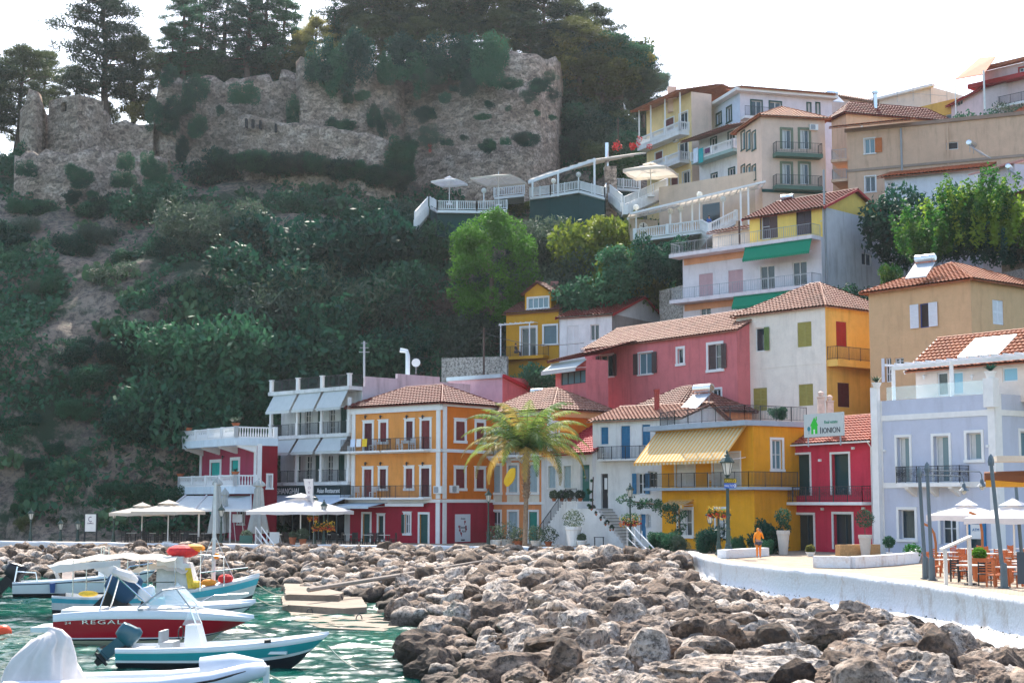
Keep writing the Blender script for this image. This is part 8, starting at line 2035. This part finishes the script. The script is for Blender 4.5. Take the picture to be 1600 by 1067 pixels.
for x, y0, y1, D, lb in ((994, 324, 372, 152.5, 'globe lamp at the left end of the lower restaurant balustrade'), (1048, 330, 362, 151.5, 'globe lamp second from the left on the lower restaurant terrace'), (1063, 327, 360, 151, 'globe lamp third from the left on the lower restaurant terrace'), (1093, 304, 350, 149.8, 'tall globe lamp in the middle of the lower restaurant balustrade'), (1130, 311, 352, 148, 'globe lamp at the right of the lower restaurant balustrade'), (904, 273, 297, 165.8, 'globe lamp on the long terrace under the stepped awning'), (865, 283, 303, 167, 'small globe lamp at the left of the long terrace'), (947, 264, 292, 165.5, 'globe lamp at the stone pillar'), (756, 298, 325, 166.5, 'white torch lamp left of the large beige parasol pole')): globe(x, y0, y1, D, lb)
mb = MB(); [leafpile(mb, P(983, 228, 168)+V(rnd.gauss(0, 1.3), 0, rnd.gauss(0, .4)), .4, 40, .12, k) for k in range(9)]; tag(mb.build('bougainvillea', FLR), 'red flowering bush on the awning roof below the yellow house', 'flowering bush')
for x, y, z in ((1432, 0, 0),): pass
# antennas, wires, boards over the roofs
for x, y0, y1, D, lb in ((569, 533, 575, 141, 'lattice radio mast behind the pink roof'), (756, 512, 585, 146, 'dark utility pole at the stone retaining wall')):
 a, b2 = P(x, y1+15, D), P(x, y0, D); mb = MB(); mb.tube([a, b2], .11, 6)
 for k in range(3): c = a.lerp(b2, .7+.12*k); mb.bar(c-V(.5-.1*k, 0, 0), c+V(.5-.1*k, 0, 0), .05)
 tag(mb.build('mast', GREYMET if x < 600 else BARK), lb, 'mast')
t = thing('vent_pipe', 'curved light blue vent pipe on the flat pink roof', 'vent pipe', P(632, 585, 138)); c = P(637, 585, 138); mb = MB(); mb.tube([c, c+V(0, 0, 1.7), c+V(-.1, 0, 2.1), c+V(-.7, 0, 2.2)], .2, 8); mb.build('pipe', SAFE, t)
c = P(650, 567, 138); t = thing('satellite_dish', 'white satellite dish right of the curved vent pipe', 'satellite dish', c-V(0, 0, 1)); mb = MB(); mb.tube([c+V(0, .05, 0), c+V(0, -.05, .02)], [.1, .4], 12); mb.build('dish', TRIM, t); mb = MB(); mb.tube([c-V(0, 0, 1), c], .04, 5); mb.build('post', GREYMET, t)
def wire(a, b2, sag, label):
 mb = MB(); mb.tube([a.lerp(b2, k/10)-V(0, 0, sag*math.sin(math.pi*k/10)) for k in range(11)], .025, 4); tag(mb.build('cable', IRON), label, 'cable')
wire(P(757, 520, 146), P(912, 536, 130), .6, 'black cable crossing in front of the mustard house'); wire(P(757, 516, 146), P(640, 560, 140), .8, 'black cable running left from the utility pole'); wire(P(757, 514, 146), P(791, 508, 152), .2, 'short cable between utility pole and mustard house')
# ================================================================== boats
GELW = M('gelcoat_white', (.72, .73, .74), .25, .03, 2, spec=.5); GELR = M('gelcoat_red', (.42, .006, .02), .18, .04, 2, spec=.6); ANTI = M('antifouling', (.012, .02, .03), .6, .1, 3); TEALH = M('gelcoat_teal', (.02, .30, .33), .3, .05, 2, spec=.5); CREAMH = M('keel_cream', (.60, .58, .44), .4, .05); NAVY = M('navy', (.01, .02, .07), .4, .05); DKT = M('outboard_teal', (.02, .09, .12), .3, .06, 3, spec=.5); TUBE = M('hypalon_grey', (.60, .62, .68), .55, .05, 2); BLKM = M('black_plastic', (.012, .014, .018), .35, .05)
OLDW = M('old_boat_white', (.62, .62, .60), .6, .15, 2, dirt=.4); TURQ = M('turquoise_paint', (.06, .38, .46), .5, .15, 2); CHR = M('stainless', (.7, .72, .74), .2, 0, metal=1)
def hull(t, L, B, s0, smid, s1, bands, mats, rake=.9, bottom=None, fine=1.9, chine=.12, name='hull', n=26, inside=True, trans=.9):
 """bands: fractions of the topside; mats one per band; returns functions for beam and sheer"""
 def beam(u): return B/2*((trans+(1-trans)*min(1, u/.35)) if u < .35 else (1-max(0, (u-.4)/.6)**fine))
 def sheer(u): return s0*(1-u)**2+2*smid*u*(1-u)+s1*u*u
 fr = [0]+list(bands)+[1]; nb = len(fr)-1; mb = MB(); rows = []
 for i in range(n+1):
  u = i/n; b = max(.02, beam(u)); s = sheer(u); cz = chine+(s-chine)*max(0, (u-.6)/.4)**2*.32; X = -L/2+L*u
  wq = .86-.42*max(0, (u-.4)/.6)**1.5
  def pos(f): return (X-rake*(1-f)*max(0, (u-.5)/.5)**2*.75, b*(wq+(1-wq)*f**.8), cz+(s-cz)*f)
  row = [(X-rake*max(0, (u-.5)/.5)**2*.95, 0, -.35+.35*max(0, (u-.7)/.3)**1.5*1.6)]
  row += [pos(f) for f in fr]; p = row[-1]; row += [(p[0]-.02, max(.01, p[1]-.14), p[2]+.015), (p[0]-.04-.5*max(0, (u-.6)/.4)**2, max(.005, p[1]-.18), p[2]-(.45-.40*max(0, (u-.6)/.4) if inside else .02))]
  if inside: row.append((p[0]-.04-1.0*max(0, (u-.6)/.4)**2, 0, .12+(s-.3)*max(0, (u-.6)/.4)))
  rows.append(row)
 m = len(rows[0]); mb.smooth = True
 for sg in (1, -1):
  k0 = len(mb.v); mb.v += [(x, sg*y, z) for r in rows for x, y, z in r]
  for i in range(n):
   for j in range(m-1):
    a = k0+i*m+j; f = (a, a+m, a+m+1, a+1) if sg < 0 else (a, a+1, a+m+1, a+m); mb.f.append(f); mb.m.append(0 if j == 0 else (j if j <= nb else nb+1)); mb.sm.append(j < nb+1)
 mb.smooth = False; r = rows[0]; mb.mi = 1
 tr = [(x, y, z) for x, y, z in r[:nb+2]]; mb.face(tr+[(x, -y, z) for x, y, z in tr[::-1][:-1]])
 o = mb.build(name, [bottom or ANTI]+mats+[GELW], t); return o, beam, sheer
def deckm(t, L, beam, sheer, u0, u1, mat, camber=.1, rake=0, name='foredeck', dz=0):
 mb = MB(); mb.smooth = True; n = 10; K = 7; vs = []
 for i in range(n+1):
  u = u0+(u1-u0)*i/n; b = max(.02, beam(u)-.1)
  for k in range(K): f = -1+2*k/(K-1); vs.append((-L/2+L*u-.03, b*f, sheer(u)+dz+camber*(1-f*f)))
 mb.raw(vs, [tuple(q) for q in gridfaces(K, n+1)]); return mb.build(name, mat, t)
def outboard(t, x, z, s, mat, tilt=0.0, name='outboard_motor'):
 Mx = Matrix.Translation((x, 0, z)) @ Matrix.Rotation(tilt, 4, 'Y') @ Matrix.Scale(s, 4)
 def tf(mb): mb.v = [tuple(Mx @ Vector(v)) for v in mb.v]; return mb
 mb = MB(); mb.smooth = True; vs = []
 prof = [(.16, .0), (.24, .05), (.27, .25), (.27, .5), (.22, .62), (.10, .67)]
 for r, h_ in prof:
  for k in range(14): a = 2*math.pi*k/14; c_, s_ = math.cos(a), math.sin(a); vs.append((-.15+r*1.5*math.copysign(abs(c_)**.6, c_)-.05*h_, r*.85*math.copysign(abs(s_)**.6, s_), h_+.1*c_*(h_ > .5)))
 mb.raw(vs, [(i*14+k, i*14+(k+1) % 14, (i+1)*14+(k+1) % 14, (i+1)*14+k) for i in range(5) for k in range(14)]+[tuple(5*14+k for k in range(14))]); o = tf(mb).build(name, mat, t)
 mb = MB(); mb.hexa([(-.42, -.06, -.8), (-.02, -.06, -.8), (-.02, .06, -.8), (-.42, .06, -.8), (-.34, -.11, .02), (.06, -.11, .02), (.06, .11, .02), (-.34, .11, .02)]); mb.box((-.25, 0, -.78), (.62, .26, .03)); tf(mb).build('leg', DKT if mat == DKT else BLKM, o)
 mb = MB(); mb.tube([(-.5, 0, -.95), (-.35, 0, -.95), (.1, 0, -.95)], [.03, .09, .05], 8); mb.hexa([(-.3, -.02, -1.2), (-.1, -.02, -1.2), (-.1, .02, -1.2), (-.3, .02, -1.2), (-.38, -.03, -.8), (0, -.03, -.8), (0, .03, -.8), (-.38, .03, -.8)])
 for k in range(3): a = k*2.09; mb.face([(-.5, 0, -.95), (-.52, math.cos(a)*.17-math.sin(a)*.06, -.95+math.sin(a)*.17+math.cos(a)*.06), (-.48, math.cos(a)*.2, -.95+math.sin(a)*.2), (-.48, math.cos(a)*.17+math.sin(a)*.06, -.95+math.sin(a)*.17-math.cos(a)*.06)])
 tf(mb).build('propeller', BLKM, o)
 mb = MB(); mb.bar((0.05, 0, -.1), (.32, 0, -.1), .3, .35); tf(mb).build('bracket', BLKM, o); return o
def rails(t, pts, r=.02, name='rail', mat=None): mb = MB(); [mb.tube(p, r, 5) for p in pts]; return mb.build(name, mat or CHR, t)
def boat(name, label, px, D, rz, cat='boat'):
 t = thing(name, label, cat, (0, 0, 0)); p = P(px, 900, D); t.location = (p.x, p.y, .02); t.rotation_euler = (0, 0, rz); return t
WSH_ = clearglass('windscreen', (.65, .75, .80), .38)
# red speedboat
t = boat('speedboat', 'red and white speedboat with a raked windscreen and swim platform', 248, 56.5, R(3)); L = 7.0
h_, bm_, sh_ = hull(t, L, 2.4, 1.05, 1.42, .82, (.06, .10, .72), [ANTI, GELW, GELR, GELW], rake=1.5, bottom=CREAMH)
deckm(t, L, bm_, sh_, .52, 1.0, GELW, .12)
mb = MB(); mb.hexa([(-4.3, -.95, .42), (-3.45, -1.05, .42), (-3.45, 1.05, .42), (-4.3, .95, .42), (-4.3, -.95, .58), (-3.45, -1.05, .62), (-3.45, 1.05, .62), (-4.3, .95, .58)]); mb.build('swim_platform', GELW, t)
mb = MB(); w0 = [(-.6, 1.08, 1.2), (.5, 1.0, 1.58), (1.3, .75, 1.22), (1.7, 0, 1.18), (1.3, -.75, 1.22), (.5, -1.0, 1.58), (-.6, -1.08, 1.2)]; tp = [(-.55, 1.05, 1.25), (.3, .92, 1.88), (.75, .7, 1.92), (.95, 0, 1.92), (.75, -.7, 1.92), (.3, -.92, 1.88), (-.55, -1.05, 1.25)]
w0[1] = (.5, 1.03, 1.22); w0[5] = (.5, -1.03, 1.22)
for i in range(6): mb.face([w0[i], w0[i+1], tp[i+1], tp[i]])
ws = mb.build('windscreen', WSH_, t); rails(ws, [tp, w0, [w0[2], tp[2]], [w0[4], tp[4]]], .03, 'windscreen_frame', GREYMET)
mb = MB(); mb.box((-1.0, 0, .95), (1.2, 1.7, .5)); mb.box((-2.6, 0, 1.05), (1.3, 1.9, .3)); mb.build('seat', M('boat_vinyl', (.66, .64, .62), .6, .05), t)
mb = MB(); mb.tube([(-1.5, -.7, 2.55), (-.9, -.7, 2.35), (-.7, -.5, 2.2)], [.16, .2, .1], 7); mb.tube([(-1.6, 0, 2.55), (-1.5, -.8, 2.6)], .16, 7); mb.build('folded_bimini', CANVW, t)
rails(t, [[(-1.5, s, 2.5), (-.1, s*1.35, 1.3)] for s in (-.75, .75)]+[[(-1.5, s, 2.5), (-1.9, s*1.35, 1.15)] for s in (-.75, .75)]+[[(-1.5, -.75, 2.5), (-1.5, .75, 2.5)]], .03, 'bimini_frame')
mb = MB(); W_ = Wall((-3.2, -1.155), (1, -1.155)); wtext(mb, W_, 'REGAL', 1.45, .72, .012, .2, 2.2, space=1.15); wtext(mb, W_, '24', .25, .72, .012, .12, 2); mb.build('lettering', CHR, t)
mb = MB(); mb.box((-.4, -1.2, 1.22), (.18, .03, .06)); mb.box((.6, -1.18, 1.24), (.2, .03, .06)); mb.build('side_light', GREYMET, t)
# teal open boat
t = boat('motorboat', 'teal and white open motorboat with a white console and tilted outboard', 356, 47.8, R(-2)); L = 6.35
h_, bm_, sh_ = hull(t, L, 2.1, .62, .60, 1.02, (.16, .30, .72), [ANTI, GELW, TEALH, GELW], rake=.9, trans=.92)
deckm(t, L, bm_, sh_, .78, 1.0, GELW, .06); outboard(t, -3.15, .68, .88, DKT, R(46))
mb = MB(); mb.hexa([(-1.25, -.38, .2), (-.55, -.42, .2), (-.55, .42, .2), (-1.25, .38, .2), (-1.2, -.33, 1.28), (-.85, -.36, 1.28), (-.85, .36, 1.28), (-1.2, .33, 1.28)]); c_ = mb.build('console', GELW, t)
mb = MB(); mb.face([(-.86, -.36, 1.28), (-.86, .36, 1.28), (-1.08, .3, 1.75), (-1.08, -.3, 1.75)]); mb.face([(-.86, -.36, 1.28), (-1.08, -.3, 1.75), (-1.3, -.32, 1.28)]); mb.build('windscreen', WSH_, c_); rails(c_, [[(-.86, -.36, 1.28), (-1.08, -.3, 1.78), (-1.08, .3, 1.78), (-.86, .36, 1.28)]], .022, 'windscreen_frame')
mb = MB(); mb.tube([(-1.42+math.cos(a)*.03, math.cos(a)*.19, 1.02+math.sin(a)*.19) for a in [k*.5236 for k in range(13)]], .02, 5); mb.build('steering_wheel', BLKM, c_)
mb = MB(); mb.box((-1.75, 0, .5), (.4, .9, .55)); mb.box((-1.95, 0, .9), (.1, .85, .4)); mb.build('seat', GREYMET, t); mb = MB(); mb.box((1.1, 0, .48), (1.7, 1.2, .08)); mb.build('thwart', GELW, t); mb = MB(); mb.box((-2.6, 0, .5), (.5, 1.4, .1)); mb.build('thwart', GELW, t)
mb = MB(); mb.tube([(1.35, -.98, .86), (1.55, -.95, .88)], .06, 6); mb.build('vent', BLKM, t)
# white inflatable with sheeted engine
t = boat('inflatable_boat', 'pale grey inflatable boat cut off by the bottom edge of the photo', 225, 40.6, R(3)); t.location.z = -.1; mb = MB(); mb.smooth = True
for s in (-1, 1): mb.tube([(-3.3, s*.85, .38), (-1.5, s*.9, .38), (.6, s*.9, .42), (1.9, s*.72, .55), (2.7, s*.4, .72), (3.1, s*.08, .80)], [.24, .27, .27, .26, .25, .2], 14)
mb.build('tube', TUBE, t); mb = MB(); mb.smooth = True; mb.tube([(1.6, 0, .62), (2.4, 0, .80), (3.15, 0, .86)], [.5, .42, .18], 12); mb.build('bow_cover', TUBE, t)
mb = MB(); mb.box((-.4, 0, .25), (5.0, 1.5, .1)); mb.build('floor', GELW, t); rails(t, [[(1.2, -1.1, .5), (2.0, -.95, .62), (2.75, -.6, .8)], [(-1.5, -1.16, .42), (.4, -1.16, .45), (1.2, -1.1, .5)]], .03, 'grab_rope', BLKM)
mb = MB(); mb.box((3.22, 0, .62), (.14, .3, .5)); mb.build('bow_plate', GELW, t)
c = P(62, 1010, 40.5); t = thing('engine_cover', 'crumpled off white sheet draped over an engine at the bottom left', 'cover', (c.x, c.y, 0)); mb = MB(); mb.smooth = True; N = 48; vs = []
prof = [(1.25, .0), (1.18, .3), (1.05, .6), (.93, .9), (.80, 1.15), (.62, 1.42), (.40, 1.62), (.15, 1.68), (.01, 1.69)]
for r, z in prof:
 for k in range(N):
  a = 2*math.pi*k/N; q = r*.9*(1+.14*math.sin(a*5+z*1.6)+.09*math.sin(a*13-z*4)+.05*noise.noise(Vector((math.cos(a)*2, math.sin(a)*2, z*2)))); vs.append((c.x+math.cos(a)*q*.95+(.12 if z > 1.2 else 0)+z*.05, c.y+math.sin(a)*q*.7, z+.12*math.cos(a-.3)*(z > .5)))
mb.raw(vs, [(i*N+k, i*N+(k+1) % N, (i+1)*N+(k+1) % N, (i+1)*N+k) for i in range(len(prof)-1) for k in range(N)]); mb.build('sheet', M('sheet_cloth', (.66, .60, .57), .9, .05, 3, bump=.4, bscale=4), t)
# far centre console boat
t = boat('motorboat', 'white motorboat with navy gunwale line and black outboard farthest left', 136, 84, R(5)); L = 7.4
h_, bm_, sh_ = hull(t, L, 2.4, .78, .85, 1.45, (.1, .78, .86), [ANTI, GELW, NAVY, GELW], rake=1.0); deckm(t, L, bm_, sh_, .7, 1, GELW); outboard(t, -3.9, .85, 1.3, BLKM, R(38))
mb = MB(); mb.hexa([(.6, -.45, .3), (1.5, -.45, .3), (1.5, .45, .3), (.6, .45, .3), (.7, -.4, 1.7), (1.2, -.4, 1.7), (1.2, .4, 1.7), (.7, .4, 1.7)]); mb.build('console', GELW, t); mb = MB(); mb.face([(-1.5, -.5, .9), (-1.5, .5, .9), (-1.9, .45, 1.7), (-1.9, -.45, 1.7)]); mb.build('windscreen', WSH_, t)
rails(t, [[(-3.6, -1, .8), (-3.5, -.9, 1.35), (-2.5, -1.0, 1.3), (-2.4, -1.05, .8)], [(-3.6, 1, .8), (-3.5, .9, 1.6), (-3.5, -.9, 1.6), (-3.6, -1, .8)], [(1.8, -1.0, 1.05), (2.4, -.85, 1.6), (3.5, -.2, 1.75)], [(.8, -.4, 1.7), (.8, -.4, 2.6), (.8, .4, 2.6), (.8, .4, 1.7)], [(1.2, -.4, 1.7), (1.2, -.4, 2.6), (1.2, .4, 2.6)]], .035); mb = MB(); mb.tube([(-1.55, -1.28, .25), (-1.55, -1.28, .75)], [.12, .16], 8); mb.build('fender', M('fender_blue', (.03, .08, .25), .5), t); mb = MB(); mb.box((-1.0, 0, 1.15), (.5, .8, .5)); mb.build('seat', M('boat_cushion', (.65, .5, .42), .7), t)
# caique with canopy
t = boat('fishing_boat', 'old white and turquoise fishing boat with a long cream canopy and wheelhouse', 250, 70, R(1)); L = 9.0
h_, bm_, sh_ = hull(t, L, 2.7, .9, .55, 1.75, (.22, .62, .88), [ANTI, OLDW, TURQ, OLDW], rake=.5, fine=1.8); deckm(t, L, bm_, sh_, .7, 1, OLDW)
mb = MB(); mb.box((.55, 0, 1.6), (1.15, 1.3, 2.0)); mb.hexa([(1.1, -.65, .7), (1.9, -.6, .7), (1.9, .6, .7), (1.1, .65, .7), (1.1, -.65, 2.3), (1.35, -.6, 2.3), (1.35, .6, 2.3), (1.1, .65, 2.3)]); wh = mb.build('wheelhouse', OLDW, t); mb = MB(); mb.hexa([(1.4, -.66, 1.2), (1.7, -.64, 1.2), (1.5, -.64, 2.1), (1.25, -.66, 2.1), (1.4, -.7, 1.2), (1.7, -.68, 1.2), (1.5, -.68, 2.1), (1.25, -.7, 2.1)]); mb.build('yellow_trim', FLY, wh)
def canopy(x0, x1, z0, z1, wd, nm, side=0):
 mb = MB(); mb.smooth = True; n = 12; K = 7; vs = [(x0+(x1-x0)*i/n, wd*(-1+2*k/(K-1)), z0+(z1-z0)*i/n+.22*math.sin(math.pi*min(1, i/n*1.1))-.20*(2*k/(K-1)-1)**2+.05*math.sin(i*2.1)) for i in range(n+1) for k in range(K)]
 mb.raw(vs, [tuple(q) for q in gridfaces(K, n+1)]); o = mb.build(nm, CANV, t)
 if side: mb = MB(); mb.face([(x0+1.6, -wd, z0-.05), (x0+3.1, -wd, z0+.1), (x0+3.1, -wd*.95, z0-.95)]); mb.face([(x0-.15, -wd, z0-.1), (x0+3.1, -wd, z0+.12), (x0+3.1, -wd, z0-.1), (x0+.3, -wd, z0-.45)]); mb.build('side_flap', CANVW, o)
canopy(-4.6, .9, 2.35, 2.65, 1.25, 'canopy', 1); canopy(-1.2, 1.4, 2.0, 2.1, 1.1, 'small_canopy')
rails(t, [[(x, y, .7), (x, y, 2.45)] for x in (-3.6, -2.2, -1.2, -.3, .9) for y in (-1.15, 1.15)]+[[(-3.6, -1.15, 1.5), (.9, -1.15, 1.5)], [(2.0, -1.0, 1.9), (4.0, -.35, 2.1)], [(2.0, -1.0, 1.1), (2.0, -1.0, 2.9)], [(3.0, -.7, 1.3), (3.0, -.7, 2.1)], [(1.9, -1, 2.7), (3, -.9, 2.6), (3, -.7, 1.4)]], .028, 'canopy_frame')
mb = MB(); mb.tube([(2.4, 0, .9), (2.4, 0, 5.9)], [.1, .06], 8); mb.bar((2.4, 0, 3.6), (1.5, 0, 1.4), .03); mb.bar((2.4, 0, 3.6), (3.4, 0, 1.4), .03); mb.build('mast', OLDW, t)
for m_, c_, r_, nm in ((FLR, (1.0, 0, 2.82), (.75, .5, .30), 'sail_bag'), (FLO, (1.5, .1, 2.95), (.5, .4, .2), 'orange_bundle'), (FLY, (1.7, -.5, 1.35), (.3, .25, .2), 'yellow_box'), (FLO, (2.3, -.55, 1.45), (.35, .2, .16), 'life_jacket'), (FLR, (3.0, -.3, 1.6), (.35, .25, .22), 'red_buoy'), (FLO, (2.55, -.1, 2.6), (.14, .14, .14), 'orange_ball'), (TURQ, (-.6, -.4, 1.15), (.4, .3, .28), 'turquoise_tarp'), (FLY, (-3.1, -.4, .95), (.45, .3, .14), 'yellow_crate')):
 mb = MB(); mb.ball(c_, r_, 10, 6); mb.build(nm, m_, t)
# white boat with blue line behind the red one
t = boat('motorboat', 'white motorboat with a thin blue line and a clear windscreen behind the speedboat', 296, 64, R(-2)); L = 5.6
h_, bm_, sh_ = hull(t, L, 2.0, .75, .80, .95, (.1, .62, .70), [ANTI, GELW, NAVY, GELW], rake=1.0); deckm(t, L, bm_, sh_, .5, 1, GELW, .12)
mb = MB(); mb.face([(-.9, -.75, .85), (.3, 0, .95), (-.5, 0, 1.75)]); mb.face([(-.9, .75, .85), (.3, 0, .95), (-.5, 0, 1.75)]); mb.build('windscreen', WSH_, t); outboard(t, -1.65, .95, .9, GELW, R(5)); outboard(t, -2.9, 1.0, 1.7, M('blue_cover', (.015, .06, .12), .6, .1), R(40), 'covered_outboard'); mb = MB(); mb.box((-1.3, 0, .95), (.5, .7, .3)); mb.build('cushion', TURQ, t)
rails(t, [[(.6, -.8, .95), (1.2, -.7, 1.25), (2.5, -.2, 1.3)]], .022)
# buoys, ropes
for x, y, r, m_, lb in ((5, 991, .32, M('buoy_orange', (.85, .08, .02), .4, .03), 'round orange red buoy at the left edge of the water'), (66, 912, .2, OLDW, 'small pale float left of the fishing boat')):
 g = G(x, y, 0.05); mb = MB(); mb.smooth = True; mb.ball((g.x, g.y, .1), r, 16, 10); tag(mb.build('buoy', m_), lb, 'buoy')
def rope(a, b2, sag, label): mb = MB(); mb.tube([a.lerp(b2, k/12)-V(0, 0, sag*math.sin(math.pi*k/12)) for k in range(13)], .022, 5); tag(mb.build('mooring_rope', M('rope', (.55, .48, .38), .9)), label, 'rope')
rope(P(368, 968, 56.5), G(428, 996, 0), .1, 'rope from the bow of the red speedboat into the water'); rope(P(512, 1008, 47.8), G(560, 1045, 0), .1, 'rope from the bow of the teal boat into the water'); rope(P(392, 1037, 41.5), G(470, 1075, 0), .05, 'rope from the bow of the inflatable into the water'); rope(P(402, 912, 70), G(452, 928, .6), .2, 'rope from the fishing boat to the concrete slabs'); rope(P(402, 935, 64), G(450, 945, .3), .15, 'rope from the white motorboat to the concrete slabs')
# ================================================================== people
def skin(name, vs, es, rs_, mat, parent, root=0, sub=1):
 me = bpy.data.meshes.new(name); me.from_pydata([tuple(v) for v in vs], es, []); me.materials.append(mat); o = bpy.data.objects.new(name, me); COL.objects.link(o); o.parent = parent
 md = o.modifiers.new('skin', 'SKIN'); 
 for i, q in enumerate(me.skin_vertices[0].data): q.radius = (rs_[i], rs_[i]*.85); q.use_root = i == root
 md.use_smooth_shade = True
 if sub: s = o.modifiers.new('sub', 'SUBSURF'); s.levels = sub; s.render_levels = sub
 return o
SKIN_ = M('skin', (.48, .26, .18), .6, .03); HAIR = M('dark_hair', (.02, .014, .01), .7, .1)
def person(loc, rz, label, top, legs, hips=None, seated=False, arm=False, s=1.0, hood=False):
 t = thing('person', label, 'person', (0, 0, 0)); t.location = loc; t.rotation_euler = (0, 0, rz); t.scale = (s, s, s); dz = -.42 if seated else 0
 v = [(0, 0, .95+dz), (0, 0, 1.18+dz), (0, 0, 1.40+dz), (0, -.01, 1.52+dz), (0, -.02, 1.62+dz), (0, -.03, 1.72+dz)]; e = [(0, 1), (1, 2), (2, 3), (3, 4), (4, 5)]; r = [.14, .125, .135, .055, .085, .07]
 def add(pts, rad, par):
  for p, q in zip(pts, rad): v.append(p); r.append(q); e.append((par, len(v)-1)); par = len(v)-1
 for sg in (-1, 1):
  x = .09*sg
  if seated: add([(x, -.02, .5), (x, -.42, .5), (x, -.44, .1), (x, -.54, .04)], [.095, .07, .045, .035], 0)
  else: add([(x, 0, .88), (x*1.1, -.02+.02*sg, .48), (x*1.15, .02*sg, .10), (x*1.2, -.12+.02*sg, .04)], [.10, .065, .045, .035], 0)
  sh = (.19*sg, 0, 1.40+dz)
  if arm and sg > 0: add([sh, (.27, -.10, 1.14), (.10, -.22, 1.50), (.06, -.19, 1.60)], [.055, .045, .035, .03], 2)
  elif seated: add([sh, (.24*sg, -.05, 1.12+dz), (.15*sg, -.3, 1.08+dz), (.13*sg, -.38, 1.08+dz)], [.055, .043, .033, .03], 2)
  else: add([sh, (.26*sg, .02, 1.12), (.27*sg, -.08, .88), (.27*sg, -.1, .80)], [.055, .043, .033, .03], 2)
 skin('body', v, e, r, SKIN_, t)
 k = [v[0], v[1], v[2], v[3]]; ee = [(0, 1), (1, 2), (2, 3)]; rr = [.16, .155, .16, .08]
 if hood: k += [(0, .02, 1.62+dz), (0, .02, 1.74+dz)]; ee += [(3, 4), (4, 5)]; rr += [.105, .09]
 for sg in (0, 1):
  b0 = 6+sg*8+4; i0 = len(k); k += [v[b0], v[b0+1], v[b0+2]]; ee += [(2, i0), (i0, i0+1), (i0+1, i0+2)]; rr += [.075, .062, .05]
 skin('top', k, ee, rr, top, t)
 k = [v[0]]; ee = []; rr = [.155]
 for sg in (0, 1): b0 = 6+sg*8; i0 = len(k); k += [v[b0], v[b0+1], v[b0+2]]; ee += [(0, i0), (i0, i0+1), (i0+1, i0+2)]; rr += [.115, .082, .06]
 skin('trousers', k, ee, rr, legs, t)
 if hips: x = [tuple(q) for q in k]; skin('shorts', [v[0], tuple(Vector(v[6])*.55+Vector(v[7])*.45), tuple(Vector(v[14])*.55+Vector(v[15])*.45), v[6], v[14]], [(0, 3), (3, 1), (0, 4), (4, 2)], [.175, .115, .115, .13, .13], hips, t)
 mb = MB(); mb.smooth = True; mb.ball((0, .015, 1.70+dz), (.098, .105, .10), 12, 8)
 if not hood: o = mb.build('hair', HAIR, t)
 mb = MB(); mb.ball((-.032, -.10, 1.66+dz), .012, 6, 4); mb.ball((.032, -.10, 1.66+dz), .012, 6, 4); mb.build('eyes', HAIR, t)
 mb = MB(); mb.tube([(0, -.10, 1.67+dz), (0, -.125, 1.63+dz)], [.01, .018], 5); mb.build('nose', SKIN_, t)
 for sg in (0, 1):
  hx = Vector(v[6+sg*8+7]); mb = MB(); d = (hx-Vector(v[6+sg*8+6])).normalized(); sd_ = d.orthogonal().normalized()
  for q in range(4): f = hx+sd_*(.018*(q-1.5)); mb.tube([f, f+d*.05, f+d*(.075+.008*(q in (1, 2)))+V(0, -.012, 0)], [.009, .008, .006], 5)
  mb.tube([hx-d*.02, hx+sd_*.035+d*.02, hx+sd_*.045+d*.045], [.01, .009, .007], 5); mb.build('fingers', SKIN_, t)
 return t
ORN = M('orange_hoodie', (.85, .28, .02), .8, .05, 6); ORL = M('orange_leggings', (.80, .24, .04), .8, .05, 6)
person(gp(1185, 90), .25, 'person in orange hoodie, dark shorts and orange leggings with a hand at the face', ORN, ORL, M('grey_shorts', (.07, .07, .09), .8, .05), arm=True, hood=True, s=1.02)
WHT = M('white_shirt', (.75, .75, .75), .8, .03); PNT = M('dark_trousers', (.05, .05, .06), .8, .05); RDS = M('red_shirt', (.60, .03, .03), .8, .03)
q = P(642, 238, 186); person(q, 1.0, 'person in a white shirt standing on the castle path', WHT, PNT); q = P(672, 240, 186); person(q, -.6, 'person in a red shirt bending on the castle path', RDS, RDS)
q = P(806, 556, 150.5); person(V(q.x, q.y, P(815, 557, 150).z), 1.2, 'person with long dark hair seated on the mustard house balcony', M('black_top', (.02, .02, .025), .8), PNT, seated=True)
q = P(840, 604, 146); person(q, 0, 'child in pink on the terrace below the mustard house', M('pink_dress', (.8, .08, .25), .8), M('pink_leggings', (.7, .1, .25), .8), s=.8)
q = P(1108, 358, 150.5); person(q, .3, 'person in a blue shirt seated at the lower restaurant', M('blue_shirt', (.03, .12, .4), .8), PNT, seated=True)
# ================================================================== air
mh = bpy.data.materials.new('haze_air'); mh.use_nodes = True; n = mh.node_tree.nodes; n.remove(n['Principled BSDF']); pvn = n.new('ShaderNodeVolumePrincipled'); pvn.inputs['Color'].default_value = (.86, .93, 1.0, 1); pvn.inputs['Density'].default_value = .00008; pvn.inputs['Anisotropy'].default_value = .55
mh.node_tree.links.new(pvn.outputs[0], n['Material Output'].inputs['Volume'])
mb = MB(); mb.box((0, 130, 50), (360, 380, 112)); hz_ = mb.build('haze', mh); tag(hz_, kind='stuff')
